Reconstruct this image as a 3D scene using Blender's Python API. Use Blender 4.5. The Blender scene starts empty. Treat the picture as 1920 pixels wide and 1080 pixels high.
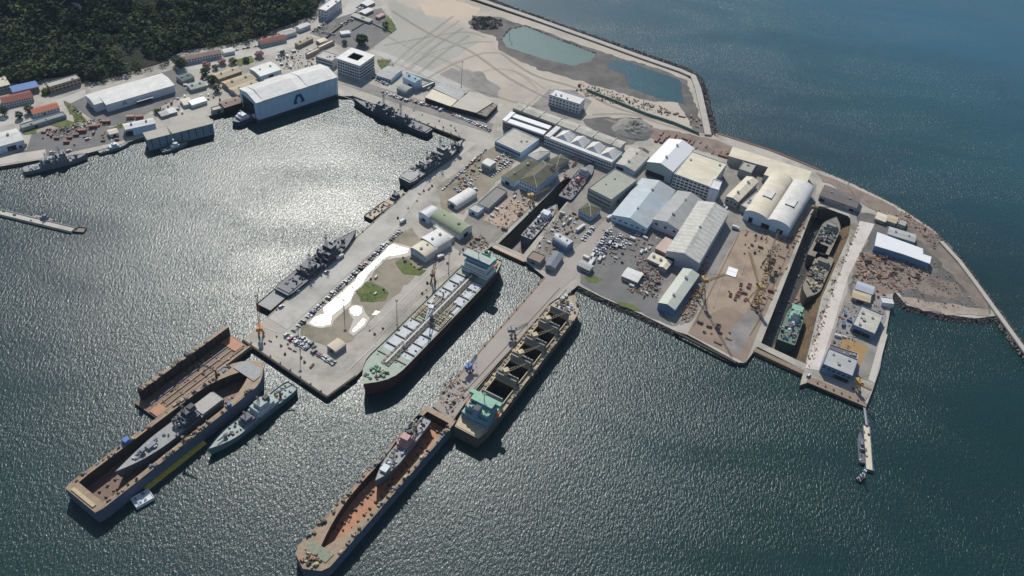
import bpy, math, random
from math import sin, cos, pi, radians
from mathutils import Vector, Matrix, noise, geometry
S = bpy.context.scene
COL = S.collection
# ---------------------------------------------------------------- camera
CAMH, PITCH, ROLL, FPX = 500.0, radians(42.1), radians(5.97), 1596.0
_fw = Vector((0, cos(PITCH), -sin(PITCH))); _up = Vector((0, sin(PITCH), cos(PITCH))); _rt = Vector((1, 0, 0))
CX = _rt*cos(ROLL) + _up*sin(ROLL)
CY = _up*cos(ROLL) - _rt*sin(ROLL)
cam = bpy.data.cameras.new("camera")
cam.sensor_width = 36; cam.lens = FPX/1920*36; cam.clip_start = 1; cam.clip_end = 30000
camo = bpy.data.objects.new("camera", cam); COL.objects.link(camo)
m = Matrix.Identity(4)
for i in range(3):
    m[i][0] = CX[i]; m[i][1] = CY[i]; m[i][2] = -_fw[i]
m[2][3] = CAMH
camo.matrix_world = m
S.camera = camo
# ---------------------------------------------------------------- sky, sun, exposure
SUN_EL, SUN_AZ = radians(43.7), radians(-14.3)
w = bpy.data.worlds.new("World"); S.world = w; w.use_nodes = True
nt = w.node_tree; nt.nodes.clear()
sk = nt.nodes.new('ShaderNodeTexSky'); sk.sky_type = 'NISHITA'; sk.sun_disc = False
sk.sun_elevation = SUN_EL; sk.sun_rotation = SUN_AZ; sk.air_density = 1.0; sk.dust_density = 0.6
bg = nt.nodes.new('ShaderNodeBackground'); bg.inputs[1].default_value = 0.088
wo = nt.nodes.new('ShaderNodeOutputWorld')
nt.links.new(sk.outputs[0], bg.inputs[0]); nt.links.new(bg.outputs[0], wo.inputs[0])
sl = bpy.data.lights.new("sun", 'SUN'); sl.energy = 3.6; sl.angle = radians(0.5); sl.color = (1, .96, .90)
so = bpy.data.objects.new("sun", sl); COL.objects.link(so)
sd = Vector((sin(SUN_AZ)*cos(SUN_EL), cos(SUN_AZ)*cos(SUN_EL), sin(SUN_EL)))
so.rotation_euler = sd.to_track_quat('Z', 'Y').to_euler(); so.location = (0, 600, 900)
S.view_settings.view_transform = 'Standard'; S.view_settings.look = 'None'
S.view_settings.exposure = 0.12; S.view_settings.gamma = 1
try: S.view_settings.use_curve_mapping = False
except Exception: pass
# ---------------------------------------------------------------- helpers
GZ = 3.0                                             # quay level above the water
def P(px, py, z=GZ):                                  # a point of the plan, read off the survey picture, at height z
    d = _fw*FPX + CX*(px-960) - CY*(py-540)
    t = (z-CAMH)/d.z
    return Vector((d.x*t, d.y*t, z))
R = random.Random(7)
def lin(c):
    return tuple(((v/255)/12.92 if v/255 <= .04045 else ((v/255+.055)/1.055)**2.4) for v in c)
MATS = {}
def mat(name, col, rough=.8, var=.15, scale=.15, rib=None, ribaxis=0, dirt=None, dirt_amt=.0, dirt_scale=.05, metal=0, rnd=0.0, bump=0, spec=None, panel=0):
    if name in MATS: return MATS[name]
    m = bpy.data.materials.new(name); m.use_nodes = True; t = m.node_tree; N = t.nodes; L = t.links
    b = N['Principled BSDF']; b.inputs['Roughness'].default_value = rough; b.inputs['Metallic'].default_value = metal
    if spec is not None: b.inputs['Specular IOR Level'].default_value = spec
    tc = N.new('ShaderNodeTexCoord')
    n1 = N.new('ShaderNodeTexNoise'); n1.inputs['Scale'].default_value = scale; n1.inputs['Detail'].default_value = 8; n1.inputs['Roughness'].default_value = .65
    L.new(tc.outputs['Object'], n1.inputs['Vector'])
    hsv = N.new('ShaderNodeHueSaturation'); hsv.inputs['Color'].default_value = (*col, 1)
    mr = N.new('ShaderNodeMapRange'); mr.inputs[1].default_value = .25; mr.inputs[2].default_value = .75
    mr.inputs[3].default_value = 1-var; mr.inputs[4].default_value = 1+var
    L.new(n1.outputs[0], mr.inputs[0])
    val = mr.outputs[0]
    if rnd:
        oi = N.new('ShaderNodeObjectInfo'); m2 = N.new('ShaderNodeMapRange'); m2.inputs[3].default_value = 1-rnd; m2.inputs[4].default_value = 1+rnd
        L.new(oi.outputs['Random'], m2.inputs[0]); mu = N.new('ShaderNodeMath'); mu.operation = 'MULTIPLY'
        L.new(val, mu.inputs[0]); L.new(m2.outputs[0], mu.inputs[1]); val = mu.outputs[0]
    if rib:
        wv = N.new('ShaderNodeTexWave'); wv.bands_direction = 'XYZ'[ribaxis]; wv.inputs['Scale'].default_value = rib; wv.inputs['Distortion'].default_value = 0.4
        wv.inputs['Detail'].default_value = 2
        L.new(tc.outputs['Object'], wv.inputs['Vector'])
        m3 = N.new('ShaderNodeMapRange'); m3.inputs[3].default_value = .86; m3.inputs[4].default_value = 1.05
        L.new(wv.outputs[1], m3.inputs[0]); mu = N.new('ShaderNodeMath'); mu.operation = 'MULTIPLY'
        L.new(val, mu.inputs[0]); L.new(m3.outputs[0], mu.inputs[1]); val = mu.outputs[0]
    if panel:
        bk = N.new('ShaderNodeTexBrick'); bk.inputs['Scale'].default_value = 1; bk.inputs['Brick Width'].default_value = 9; bk.inputs['Row Height'].default_value = 3.2; bk.inputs['Mortar Size'].default_value = .06
        bk.inputs['Color1'].default_value = (1-panel,)*3+(1,); bk.inputs['Color2'].default_value = (1+panel*.4,)*3+(1,); bk.inputs['Mortar'].default_value = (.8, .8, .8, 1)
        L.new(tc.outputs['Object'], bk.inputs['Vector']); mu = N.new('ShaderNodeMath'); mu.operation = 'MULTIPLY'; L.new(val, mu.inputs[0]); L.new(bk.outputs[0], mu.inputs[1]); val = mu.outputs[0]
    L.new(val, hsv.inputs['Value'])
    out = hsv.outputs[0]
    if dirt:
        n2 = N.new('ShaderNodeTexNoise'); n2.inputs['Scale'].default_value = dirt_scale; n2.inputs['Detail'].default_value = 10; n2.inputs['Roughness'].default_value = .7
        L.new(tc.outputs['Object'], n2.inputs['Vector'])
        cr = N.new('ShaderNodeMapRange'); cr.inputs[1].default_value = .48; cr.inputs[2].default_value = .68; cr.inputs[4].default_value = dirt_amt
        L.new(n2.outputs[0], cr.inputs[0])
        mx = N.new('ShaderNodeMix'); mx.data_type = 'RGBA'; L.new(cr.outputs[0], mx.inputs[0]); L.new(out, mx.inputs[6]); mx.inputs[7].default_value = (*dirt, 1)
        out = mx.outputs[2]
    L.new(out, b.inputs['Base Color'])
    if bump:
        bp = N.new('ShaderNodeBump'); bp.inputs['Distance'].default_value = bump; L.new(n1.outputs[0], bp.inputs['Height']); L.new(bp.outputs[0], b.inputs['Normal'])
    MATS[name] = m; return m
def tag(o, label=None, cat=None, group=None, kind=None):
    if label: o['label'] = label
    if cat: o['category'] = cat
    if group: o['group'] = group
    if kind: o['kind'] = kind
    return o
class MB:
    def __init__(s): s.v = []; s.f = []; s.mi = []; s.mats = []
    def m(s, mt):
        if mt not in s.mats: s.mats.append(mt)
        return s.mats.index(mt)
    def add(s, vs, fs, mt):
        k = len(s.v); i = s.m(mt); s.v += [tuple(v) for v in vs]
        for f in fs: s.f.append([a+k for a in f]); s.mi.append(i)
        return s
    def box(s, cx, cy, z0, lx, ly, h, mt, rot=0, top=None, taper=1.0):
        c, n = cos(rot), sin(rot); vs = []
        for z, k in ((z0, 1), (z0+h, taper)):
            for sx, sy in ((-1, -1), (1, -1), (1, 1), (-1, 1)):
                x, y = sx*lx/2*k, sy*ly/2*k
                vs.append((cx+x*c-y*n, cy+x*n+y*c, z))
        s.add(vs, [(3, 2, 1, 0), (0, 1, 5, 4), (1, 2, 6, 5), (2, 3, 7, 6), (3, 0, 4, 7)], mt)
        s.f.append([len(s.v)-4, len(s.v)-3, len(s.v)-2, len(s.v)-1]); s.mi.append(s.m(top or mt))
        return s
    def prism(s, poly, z0, z1, mt, top=None, holes=(), bottom=False, sides=True):
        loops = [list(poly)]+[list(h) for h in holes]
        if area(loops[0]) < 0: loops[0].reverse()
        for i in range(1, len(loops)):
            if area(loops[i]) > 0: loops[i].reverse()
        tri = geometry.tessellate_polygon([[Vector((p[0], p[1], 0)) for p in l] for l in loops])
        flat = [p for l in loops for p in l]
        fs = []
        for t in tri:
            a, b, c = [flat[i] for i in t]
            if (b[0]-a[0])*(c[1]-a[1])-(b[1]-a[1])*(c[0]-a[0]) < 0: t = t[::-1]
            fs.append(tuple(t))
        s.add([(p[0], p[1], z1) for p in flat], fs, top or mt)
        if bottom: s.add([(p[0], p[1], z0) for p in flat], [f[::-1] for f in fs], mt)
        if sides:
            for l in loops:
                n = len(l); vs = [(p[0], p[1], z0) for p in l]+[(p[0], p[1], z1) for p in l]
                s.add(vs, [(i, (i+1) % n, n+(i+1) % n, n+i) for i in range(n)], mt)
        return s
    def tube(s, a, b, r, mt, n=6, r2=None, caps=True):
        a, b = Vector(a), Vector(b); d = b-a
        if d.length < 1e-6: return s
        q = d.to_track_quat('Z', 'Y'); r2 = r if r2 is None else r2; vs = []
        for p, rr in ((a, r), (b, r2)):
            for i in range(n): vs.append(p+q @ Vector((rr*cos(2*pi*i/n), rr*sin(2*pi*i/n), 0)))
        fs = [(i, (i+1) % n, n+(i+1) % n, n+i) for i in range(n)]
        if caps: fs += [tuple(range(n, 2*n)), tuple(range(n-1, -1, -1))]
        return s.add(vs, fs, mt)
    def truss(s, a, b, w, mt, r=.18, seg=6):
        a, b = Vector(a), Vector(b); d = (b-a); q = d.to_track_quat('Z', 'Y')
        cs = [q @ Vector((x*w/2, y*w/2, 0)) for x, y in ((1, 1), (-1, 1), (-1, -1), (1, -1))]
        for c in cs: s.tube(a+c, b+c, r, mt, 4)
        for k in range(seg):
            for j in range(4):
                s.tube(a+d*(k/seg)+cs[j], a+d*((k+1)/seg)+cs[(j+1) % 4], r*.7, mt, 3, caps=False)
        return s
    def build(s, name, parent=None, loc=None, rz=0):
        me = bpy.data.meshes.new(name); me.from_pydata(s.v, [], s.f); me.polygons.foreach_set('material_index', s.mi)
        for x in s.mats: me.materials.append(x)
        me.update()
        o = bpy.data.objects.new(name, me); COL.objects.link(o)
        if parent: o.parent = parent
        if loc is not None: o.location = loc
        o.rotation_euler.z = rz
        return o
def area(l):
    return sum(l[i][0]*l[(i+1) % len(l)][1]-l[(i+1) % len(l)][0]*l[i][1] for i in range(len(l)))/2
def empty(name, loc, rz=0):
    o = bpy.data.objects.new(name, None); COL.objects.link(o); o.location = loc; o.rotation_euler.z = rz; o.empty_display_size = 2
    return o
def copy_tree(o, kids=None):
    kids = kids or {}
    c = o.copy(); COL.objects.link(c)
    for ch in o.children:
        d = ch.copy(); COL.objects.link(d); d.parent = c
        for g in ch.children:
            e = g.copy(); COL.objects.link(e); e.parent = d
    return c
ORD = "first second third fourth fifth sixth seventh eighth ninth tenth eleventh twelfth thirteenth fourteenth fifteenth sixteenth seventeenth eighteenth nineteenth".split()
def ordinal(i):
    if i < 19: return ORD[i]
    n = i+1; t = {2: 'twenty', 3: 'thirty', 4: 'forty', 5: 'fifty', 6: 'sixty', 7: 'seventy'}[n//10]
    if n % 10 == 0: return t[:-1]+'ieth'
    return t+'-'+ORD[n % 10-1]
# ================================================================ SETTING
def water_mat(name, deep, rough, wave, sea=True):
    m = bpy.data.materials.new(name); m.use_nodes = True; t = m.node_tree; N = t.nodes; L = t.links
    b = N['Principled BSDF']; b.inputs['Roughness'].default_value = rough; b.inputs['IOR'].default_value = 1.37
    tc = N.new('ShaderNodeTexCoord')
    def nz(scale, detail, sx=1, sy=1, rot=0, dist=0):
        mp = N.new('ShaderNodeMapping'); mp.inputs['Scale'].default_value = (sx, sy, 1); mp.inputs['Rotation'].default_value = (0, 0, rot)
        L.new(tc.outputs['Object'], mp.inputs[0])
        n = N.new('ShaderNodeTexNoise'); n.inputs['Scale'].default_value = scale; n.inputs['Detail'].default_value = detail; n.inputs['Distortion'].default_value = dist
        L.new(mp.outputs[0], n.inputs['Vector']); return n.outputs[0]
    big = nz(.0045, 5, 1, 2.6, radians(20), 1.2)          # wind lanes
    a = nz(.70, 3, 1, .45, radians(-28), .6)            # ripples
    c = nz(1.5, 2, 1, .6, radians(20))
    s = N.new('ShaderNodeMath'); s.operation = 'MULTIPLY_ADD'; L.new(c, s.inputs[0]); s.inputs[1].default_value = .2; L.new(a, s.inputs[2])
    mr = N.new('ShaderNodeMapRange'); mr.inputs[1].default_value = .3; mr.inputs[2].default_value = .6; mr.inputs[3].default_value = .5; mr.inputs[4].default_value = 1.15
    L.new(big, mr.inputs[0])
    mu = N.new('ShaderNodeMath'); mu.operation = 'MULTIPLY'; L.new(s.outputs[0], mu.inputs[0]); L.new(mr.outputs[0], mu.inputs[1])
    bp = N.new('ShaderNodeBump'); bp.inputs['Distance'].default_value = wave; bp.inputs['Strength'].default_value = 1
    L.new(s.outputs[0], bp.inputs['Height']); L.new(mr.outputs[0], bp.inputs['Strength']); L.new(bp.outputs[0], b.inputs['Normal'])
    hs = N.new('ShaderNodeHueSaturation'); hs.inputs['Color'].default_value = (*deep, 1)
    m2 = N.new('ShaderNodeMapRange'); m2.inputs[3].default_value = .7; m2.inputs[4].default_value = 1.3
    L.new(nz(.004, 6, 1, 2, radians(20), 1), m2.inputs[0]); L.new(m2.outputs[0], hs.inputs['Value']); L.new(hs.outputs[0], b.inputs['Base Color'])
    if sea:      # turbid green harbour water, clearer bluer water offshore
        sp = N.new('ShaderNodeSeparateXYZ'); L.new(tc.outputs['Object'], sp.inputs[0]); ad = N.new('ShaderNodeMath'); ad.operation = 'MULTIPLY_ADD'; L.new(sp.outputs[0], ad.inputs[0]); ad.inputs[1].default_value = .5; L.new(sp.outputs[1], ad.inputs[2])
        m4 = N.new('ShaderNodeMapRange'); m4.inputs[1].default_value = 850; m4.inputs[2].default_value = 1500; L.new(ad.outputs[0], m4.inputs[0]); cx = N.new('ShaderNodeMix'); cx.data_type = 'RGBA'
        L.new(m4.outputs[0], cx.inputs[0]); cx.inputs[6].default_value = (*deep, 1); cx.inputs[7].default_value = (.010, .085, .125, 1); L.new(cx.outputs[2], hs.inputs['Color'])
    return m
WATER = water_mat('sea_water', (.003, .028, .027), .30, .46)
POND = water_mat('pond_water', (.10, .165, .145), .3, .2, False)
CONC = mat('quay_concrete', lin((178, 172, 159)), .85, .16, .05, panel=.06, dirt=(.13, .12, .10), dirt_amt=.65, dirt_scale=.02)
CONC2 = mat('pale_concrete', lin((192, 186, 174)), .85, .12, .08, dirt=(.2, .18, .15), dirt_amt=.5, dirt_scale=.04)
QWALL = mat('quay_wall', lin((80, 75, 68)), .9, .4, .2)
ROCK = mat('rock', lin((118, 110, 100)), .95, .45, .3, rnd=.1)
land_px = [(-400, 345), (0, 312), (90, 297), (165, 287), (235, 268), (272, 256), (330, 240), (400, 214), (437, 203), (520, 186), (600, 172), (640, 180),
 (660, 180), (873, 263), (690, 424), (501, 595), (455, 638), (613, 745), (668, 705), (760, 608), (880, 492), (921, 462), (984, 489), (1022, 520), (829, 740), (812, 762),
 (848, 790), (880, 745), (980, 620), (1084, 535), (1130, 558), (1200, 588), (1265, 620), (1290, 628), (1385, 680), (1398, 680), (1420, 650), (1507, 694), (1500, 722), (1518, 716), (1624, 763), (1635, 735),
 (1650, 690), (1671, 570), (1676, 545), (1700, 572), (1760, 588), (1830, 597), (1868, 592), (1862, 575), (1822, 520), (1752, 432), (1680, 385), (1600, 345), (1535, 318), (1440, 280), (1345, 250),
 (1333, 253), (1322, 200), (1310, 158), (1282, 140), (1200, 112), (1120, 82), (1000, 40), (880, 0), (760, -45)]
far = [(100, 2600), (-2500, 2600), (-2500, 900)]
land = [P(x, y)[:2] for x, y in land_px]+far
dock1 = [P(x, y)[:2] for x, y in [(934, 457), (981, 477), (1046, 398), (1085, 352), (1120, 322), (1122, 306), (1104, 298), (1090, 303), (1048, 345)]]
dock2 = [P(x, y)[:2] for x, y in [(1427, 643), (1510, 682), (1540, 560), (1602, 418), (1590, 405), (1538, 386), (1524, 395)]]
pit = [P(x, y)[:2] for x, y in [(1352, 596), (1376, 606), (1394, 578), (1370, 568)]]
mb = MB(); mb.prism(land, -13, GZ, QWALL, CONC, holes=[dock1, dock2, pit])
tag(mb.build('ground'), kind='structure')
mb = MB(); mb.prism([(-5600, -900), (5400, -900), (5400, 7800), (-5600, 7800)], -1, 0, WATER, holes=[dock1, dock2, pit], sides=False)
tag(mb.build('sea_water'), kind='structure')
DFLOOR = mat('dock_floor', lin((140, 112, 96)), .8, .3, .1, dirt=(.05, .04, .035), dirt_amt=.8, dirt_scale=.06)
DWALL = mat('dock_wall', lin((110, 92, 68)), .9, .4, .25, dirt=(.03, .02, .015), dirt_amt=.7)
for nm, pl, z in (('dock_basin_floor', dock1, -9), ('dock_basin_floor', dock2, -12), ('pit_floor', pit, -4)):
    mb = MB(); mb.prism(pl, z-1, z, DFLOOR); tag(mb.build(nm), kind='structure')
def steps(pts, n, tread, rise, side, name):
    mb = MB()
    for a, b in zip(pts, pts[1:]):
        a, b = Vector(P(*a)), Vector(P(*b)); d = (b-a).normalized(); nrm = Vector((-d.y, d.x, 0))*side
        for k in range(n):
            z1 = GZ-rise*(k+1); o0 = nrm*(tread*k+.02); o1 = nrm*(tread*(k+1))
            q = [a+o0, b+o0, b+o1, a+o1]
            mb.prism([p[:2] for p in q], -13, z1, DWALL)
    tag(mb.build(name), kind='structure')
steps([(1602, 418), (1540, 560), (1510, 682)], 7, 1.7, 2.0, -1, 'dock_step')
steps([(1425, 643), (1524, 395)], 4, 1.0, 3.2, -1, 'dock_step')
steps([(936, 457), (1048, 345), (1090, 303)], 4, 1.0, 2.8, -1, 'dock_step')
DARKF = mat('dark_dock_floor', (.02, .018, .016), .5, .4, .3)  # near-black sheets laid over the left part of both dry dock floors
mb = MB(); mb.prism([P(x, y, -11.9)[:2] for x, y in [(1400, 655), (1440, 672), (1478, 590), (1530, 470), (1556, 405), (1510, 400)]], -12, -11.9, DARKF); tag(mb.build('dark_dock_floor'), kind='structure')
mb = MB(); mb.prism([P(x, y, -8.9)[:2] for x, y in [(930, 452), (962, 478), (1020, 420), (1100, 330), (1090, 300)]], -9, -8.9, DARKF); tag(mb.build('dark_dock_floor'), kind='structure')
# flat ground coverings -------------------------------------------------
LAY = [GZ]
def fillet(pts, jit, seed, sub=3):
    rr = random.Random(seed); out = []
    for i in range(len(pts)):
        a, b = pts[i], pts[(i+1) % len(pts)]; L_ = math.hypot(b[0]-a[0], b[1]-a[1])
        n = max(1, min(14, int(L_/6))) if sub else 1
        for k in range(n):
            t = k/n; j = jit if (k or sub) else 0
            out.append((a[0]+(b[0]-a[0])*t+rr.uniform(-j, j), a[1]+(b[1]-a[1])*t+rr.uniform(-j, j)))
    return out
def sheet(name, px, mt, jit=0, kind='structure', label=None, cat=None, z=None):
    LAY[0] += .006 if z is None else 0
    zz = z or LAY[0]
    pts = [P(x, y, zz)[:2] for x, y in px]
    if jit: pts = fillet(pts, jit, len(px)*7+int(px[0][0]))
    mb = MB(); mb.prism(pts, 0, zz, mt, sides=False)
    return tag(mb.build(name), label, cat, None, kind)
ASPH = mat('asphalt', lin((112, 110, 107)), .9, .2, .05, dirt=(.28, .26, .23), dirt_amt=.5, dirt_scale=.03)
ROADM = mat('road_concrete', lin((184, 180, 170)), .85, .12, .05, dirt=(.2, .19, .17), dirt_amt=.5, dirt_scale=.03)
SAND = mat('sandy_fill', lin((184, 174, 158)), .95, .12, .02, dirt=(.31, .29, .25), dirt_amt=.75, dirt_scale=.012)
PALE = mat('compacted_fill', lin((166, 164, 154)), .95, .12, .02, dirt=(.42, .37, .30), dirt_amt=.6, dirt_scale=.015)
DARK = mat('dark_gravel', lin((98, 94, 90)), .95, .3, .05, dirt=(.25, .23, .21), dirt_amt=.6, dirt_scale=.03, bump=.6)
RUST = mat('rusty_soil', lin((138, 122, 110)), .95, .2, .08, dirt=(.10, .07, .055), dirt_amt=.6, dirt_scale=.06)
GRASS = mat('grass_blades', lin((92, 104, 52)), .95, .3, .1, dirt=(.24, .21, .13), dirt_amt=.8, dirt_scale=.07)
TANC = mat('tan_concrete', lin((142, 124, 106)), .85, .14, .06, dirt=(.17, .12, .09), dirt_amt=.6, dirt_scale=.04)
GREYC = mat('grey_yard', lin((142, 138, 132)), .9, .18, .06, dirt=(.1, .09, .08), dirt_amt=.6, dirt_scale=.04)
# reclaimed land to the north
sheet('sand', [(720, -20), (880, 0), (1000, 40), (1120, 82), (1282, 140), (1310, 158), (1322, 200), (1333, 253), (1345, 262), (1230, 240), (1140, 222), (1030, 205), (985, 205), (935, 200), (870, 170), (790, 140), (700, 95), (740, 45)], SAND)
sheet('dirt_lot', [(722, -10), (800, 30), (870, 55), (905, 75), (850, 110), (790, 140), (735, 118), (700, 95), (740, 45)], PALE, 2)
sheet('dirt_lot', [(765, -22), (870, 5), (900, 15), (885, 40), (800, 28)], mat('warm_sand', lin((200, 184, 162)), .95, .1, .02, dirt=(.35, .3, .24), dirt_amt=.5, dirt_scale=.02), 2)
sheet('gravel', [(885, 30), (935, 32), (1010, 55), (1120, 95), (1240, 130), (1285, 150), (1306, 200), (1322, 250), (1300, 245), (1270, 190), (1215, 190), (1150, 170), (1080, 150), (1010, 130), (935, 95), (930, 70), (880, 52)], DARK, 2)
sheet('dirt_lot', [(838, 128), (900, 135), (940, 165), (930, 185), (860, 165), (815, 145)], GREYC, 3)
sheet('pond_water', [(938, 72), (952, 55), (985, 50), (1040, 72), (1117, 101), (1108, 115), (1072, 123), (1010, 108), (950, 88)], POND, 1)
sheet('pond_water', [(1146, 112), (1185, 118), (1275, 150), (1283, 195), (1250, 190), (1180, 165), (1172, 140), (1140, 128)], water_mat('pool_water', (.012, .07, .09), .3, .25, False), 1)
sheet('gravel', [(990, 205), (1030, 168), (1075, 168), (1110, 190), (1090, 220), (1040, 225)], GREYC)
sheet('gravel', [(1090, 225), (1130, 220), (1200, 222), (1225, 235), (1215, 258), (1170, 275), (1120, 255)], DARK, 2)
sheet('dirt_lot', [(1130, 222), (1230, 240), (1345, 262), (1400, 285), (1370, 300), (1290, 275), (1225, 262)], RUST, 2)
YARD = mat('worn_yard', lin((142, 136, 127)), .9, .2, .06, dirt=(.13, .115, .095), dirt_amt=.75, dirt_scale=.035)
sheet('worn_yard', [(1000, 300), (1090, 292), (1180, 318), (1215, 300), (1330, 300), (1440, 330), (1530, 345), (1528, 385), (1475, 452), (1380, 440), (1300, 600), (1265, 612), (1230, 560), (1210, 440), (1150, 402), (1030, 516), (990, 488), (1046, 400), (1100, 340), (1050, 330), (1010, 370), (930, 448), (870, 476), (840, 455), (900, 405)], YARD, 1)
sheet('worn_yard', [(880, 400), (960, 320), (1010, 372), (920, 455), (870, 470), (850, 440)], YARD, 1)
sheet('worn_yard', [(1595, 395), (1640, 402), (1665, 540), (1640, 715), (1540, 695), (1590, 540)], YARD, 1)
LAY[0] += .01
# road up the foot of the hill and the western yards
sheet('road', [(-40, 225), (60, 203), (160, 168), (160, 178), (165, 196), (110, 205), (60, 222), (-40, 250)], ROADM)
sheet('road', [(320, 115), (400, 103), (480, 92), (545, 70), (605, 50), (650, 10), (665, -20), (705, -20), (680, 18), (640, 52), (590, 76), (520, 98), (420, 122), (340, 135)], ROADM)
sheet('asphalt_yard', [(165, 178), (330, 128), (352, 175), (290, 205), (240, 232), (190, 238), (160, 215), (130, 195)], ASPH)
sheet('asphalt_yard', [(60, 250), (150, 235), (235, 240), (236, 262), (110, 290), (-20, 305), (-20, 300), (50, 280)], ASPH)
sheet('quay_apron', [(-20, 296), (85, 280), (88, 296), (-20, 311)], CONC2)
sheet('car_park', [(580, 62), (612, 40), (660, 25), (715, 15), (745, 55), (690, 95), (640, 85)], ASPH)
sheet('asphalt_yard', [(880, 0), (885, 2), (886, 3)], ASPH)
sheet('road', [(690, 96), (705, 92), (820, 138), (945, 195), (935, 203), (815, 150)], ROADM)
sheet('parking_strip', [(642, 158), (668, 150), (760, 178), (925, 232), (920, 250), (800, 212)], GREYC)
# central yard
sheet('dirt_lot', [(745, 440), (770, 425), (815, 480), (735, 560), (650, 645), (640, 660), (560, 628), (570, 605), (660, 520)], RUST_L := mat('dry_soil', lin((150, 140, 122)), .95, .2, .06, dirt=(.13, .14, .08), dirt_amt=.7, dirt_scale=.05), 2)
sheet('asphalt_yard', [(820, 350), (925, 275), (975, 292), (948, 325), (870, 400), (830, 395)], RUST_L, 1)
sheet('asphalt_yard', [(905, 412), (955, 368), (998, 385), (945, 430)], mat('peach_yard', lin((178, 158, 138)), .9, .15, .07, dirt=(.18, .14, .11), dirt_amt=.6, dirt_scale=.06), 1)
sheet('asphalt_yard', [(1090, 505), (1120, 448), (1150, 412), (1215, 430), (1275, 440), (1250, 480), (1232, 560), (1262, 612), (1200, 585), (1130, 556), (1086, 530)], ASPH, 1)
sheet('road', [(1022, 520), (1150, 398), (1165, 405), (1078, 520), (1060, 535), (880, 745), (848, 788), (814, 762), (829, 740)], mat('pier_deck', lin((164, 156, 146)), .85, .14, .06, dirt=(.25, .2, .17), dirt_amt=.6, dirt_scale=.03))
sheet('road', [(501, 595), (873, 263), (895, 268), (800, 345), (745, 430), (538, 618)], ROADM)
sheet('dirt_lot', [(1290, 624), (1392, 430), (1475, 448), (1500, 380), (1522, 392), (1425, 612), (1398, 680)], TANC)
sheet('concrete_slab', [(1325, 545), (1389, 432), (1462, 447), (1398, 590), (1360, 575), (1330, 590)], mat('slab_top', lin((158, 140, 120)), .85, .16, .07, dirt=(.16, .11, .085), dirt_amt=.6, dirt_scale=.05))
sheet('steel_rail_bed', [(1368, 618), (1412, 578), (1425, 590), (1388, 665), (1362, 650)], GREYC)
sheet('asphalt_yard', [(1280, 430), (1360, 420), (1388, 432), (1320, 548), (1292, 600), (1275, 610), (1302, 540), (1320, 500)], GREYC)
sheet('asphalt_yard', [(1602, 395), (1650, 405), (1760, 440), (1790, 470), (1830, 530), (1860, 575), (1862, 590), (1760, 585), (1700, 568), (1676, 542), (1625, 530), (1600, 560), (1590, 540), (1625, 450)], DARK, 2)
BRG = mat('brown_shingle', lin((128, 116, 104)), .95, .3, .08, dirt=(.09, .08, .07), dirt_amt=.7, dirt_scale=.05, bump=.5)
sheet('shingle', [(1690, 395), (1750, 435), (1800, 492), (1840, 545), (1858, 585), (1842, 588), (1815, 550), (1770, 500), (1730, 455), (1690, 420)], BRG, 2)
sheet('shingle', [(1690, 556), (1740, 566), (1800, 572), (1850, 580), (1850, 590), (1790, 592), (1720, 578)], mat('pale_shingle', lin((164, 150, 134)), .95, .25, .1, dirt=(.16, .14, .12), dirt_amt=.7, dirt_scale=.07, bump=.4), 2)
sheet('shingle', [(1735, 520), (1790, 530), (1815, 555), (1760, 560), (1720, 545)], BRG, 2)
sheet('dirt_lot', [(1605, 480), (1640, 470), (1745, 505), (1720, 540), (1680, 548), (1600, 550)], RUST, 2)
sheet('road', [(1612, 414), (1640, 420), (1590, 520), (1560, 620), (1535, 695), (1510, 690), (1545, 590), (1580, 500)], mat('haul_road', lin((205, 196, 186)), .85, .1, .05, dirt=(.3, .27, .24), dirt_amt=.5, dirt_scale=.04))
sheet('asphalt_yard', [(1590, 560), (1665, 565), (1640, 700), (1600, 715), (1545, 690), (1560, 640)], GREYC, 1)
sheet('tan_yard', [(1580, 632), (1628, 650), (1612, 688), (1568, 668)], mat('ochre_yard', lin((160, 128, 82)), .9, .1, .08, dirt=(.2, .17, .11), dirt_amt=.5, dirt_scale=.05))
sheet('quay_apron', [(1655, 618), (1664, 628), (1640, 718), (1628, 712)], CONC2)
sheet('quay_apron', [(1517, 706), (1620, 745), (1622, 762), (1512, 716)], TANC)
sheet('gravel_ridge', [(1530, 322), (1600, 350), (1680, 390), (1745, 435), (1735, 440), (1660, 405), (1600, 372), (1545, 340)], RUST, 2)
# puddles
PUD = bpy.data.materials.new('rain_water'); PUD.use_nodes = True
_t = PUD.node_tree; _b = _t.nodes['Principled BSDF']
_c = _t.nodes.new('ShaderNodeTexCoord'); _n = _t.nodes.new('ShaderNodeTexNoise'); _n.inputs['Scale'].default_value = .35; _n.inputs['Detail'].default_value = 8; _n.inputs['Roughness'].default_value = .7; _t.links.new(_c.outputs['Object'], _n.inputs['Vector'])
_m = _t.nodes.new('ShaderNodeMapRange'); _m.inputs[1].default_value = .5; _m.inputs[2].default_value = .72; _m.inputs[3].default_value = .24; _m.inputs[4].default_value = .62; _t.links.new(_n.outputs[0], _m.inputs[0]); _t.links.new(_m.outputs[0], _b.inputs['Roughness'])
_b.inputs['Base Color'].default_value = (.12, .11, .095, 1); _b.inputs['Roughness'].default_value = .27; _b.inputs['IOR'].default_value = 1.37
WET = mat('damp_soil', lin((112, 102, 86)), .48, .25, .1)
sheet('damp_margin', [(738, 453), (772, 462), (770, 478), (745, 484), (722, 488), (708, 504), (694, 520), (680, 538), (668, 552), (656, 572), (642, 584), (626, 600), (622, 614), (602, 616), (588, 614), (574, 606), (588, 588), (602, 574), (618, 560), (645, 540), (666, 520), (696, 490), (722, 464)], WET, 1.4)
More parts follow.
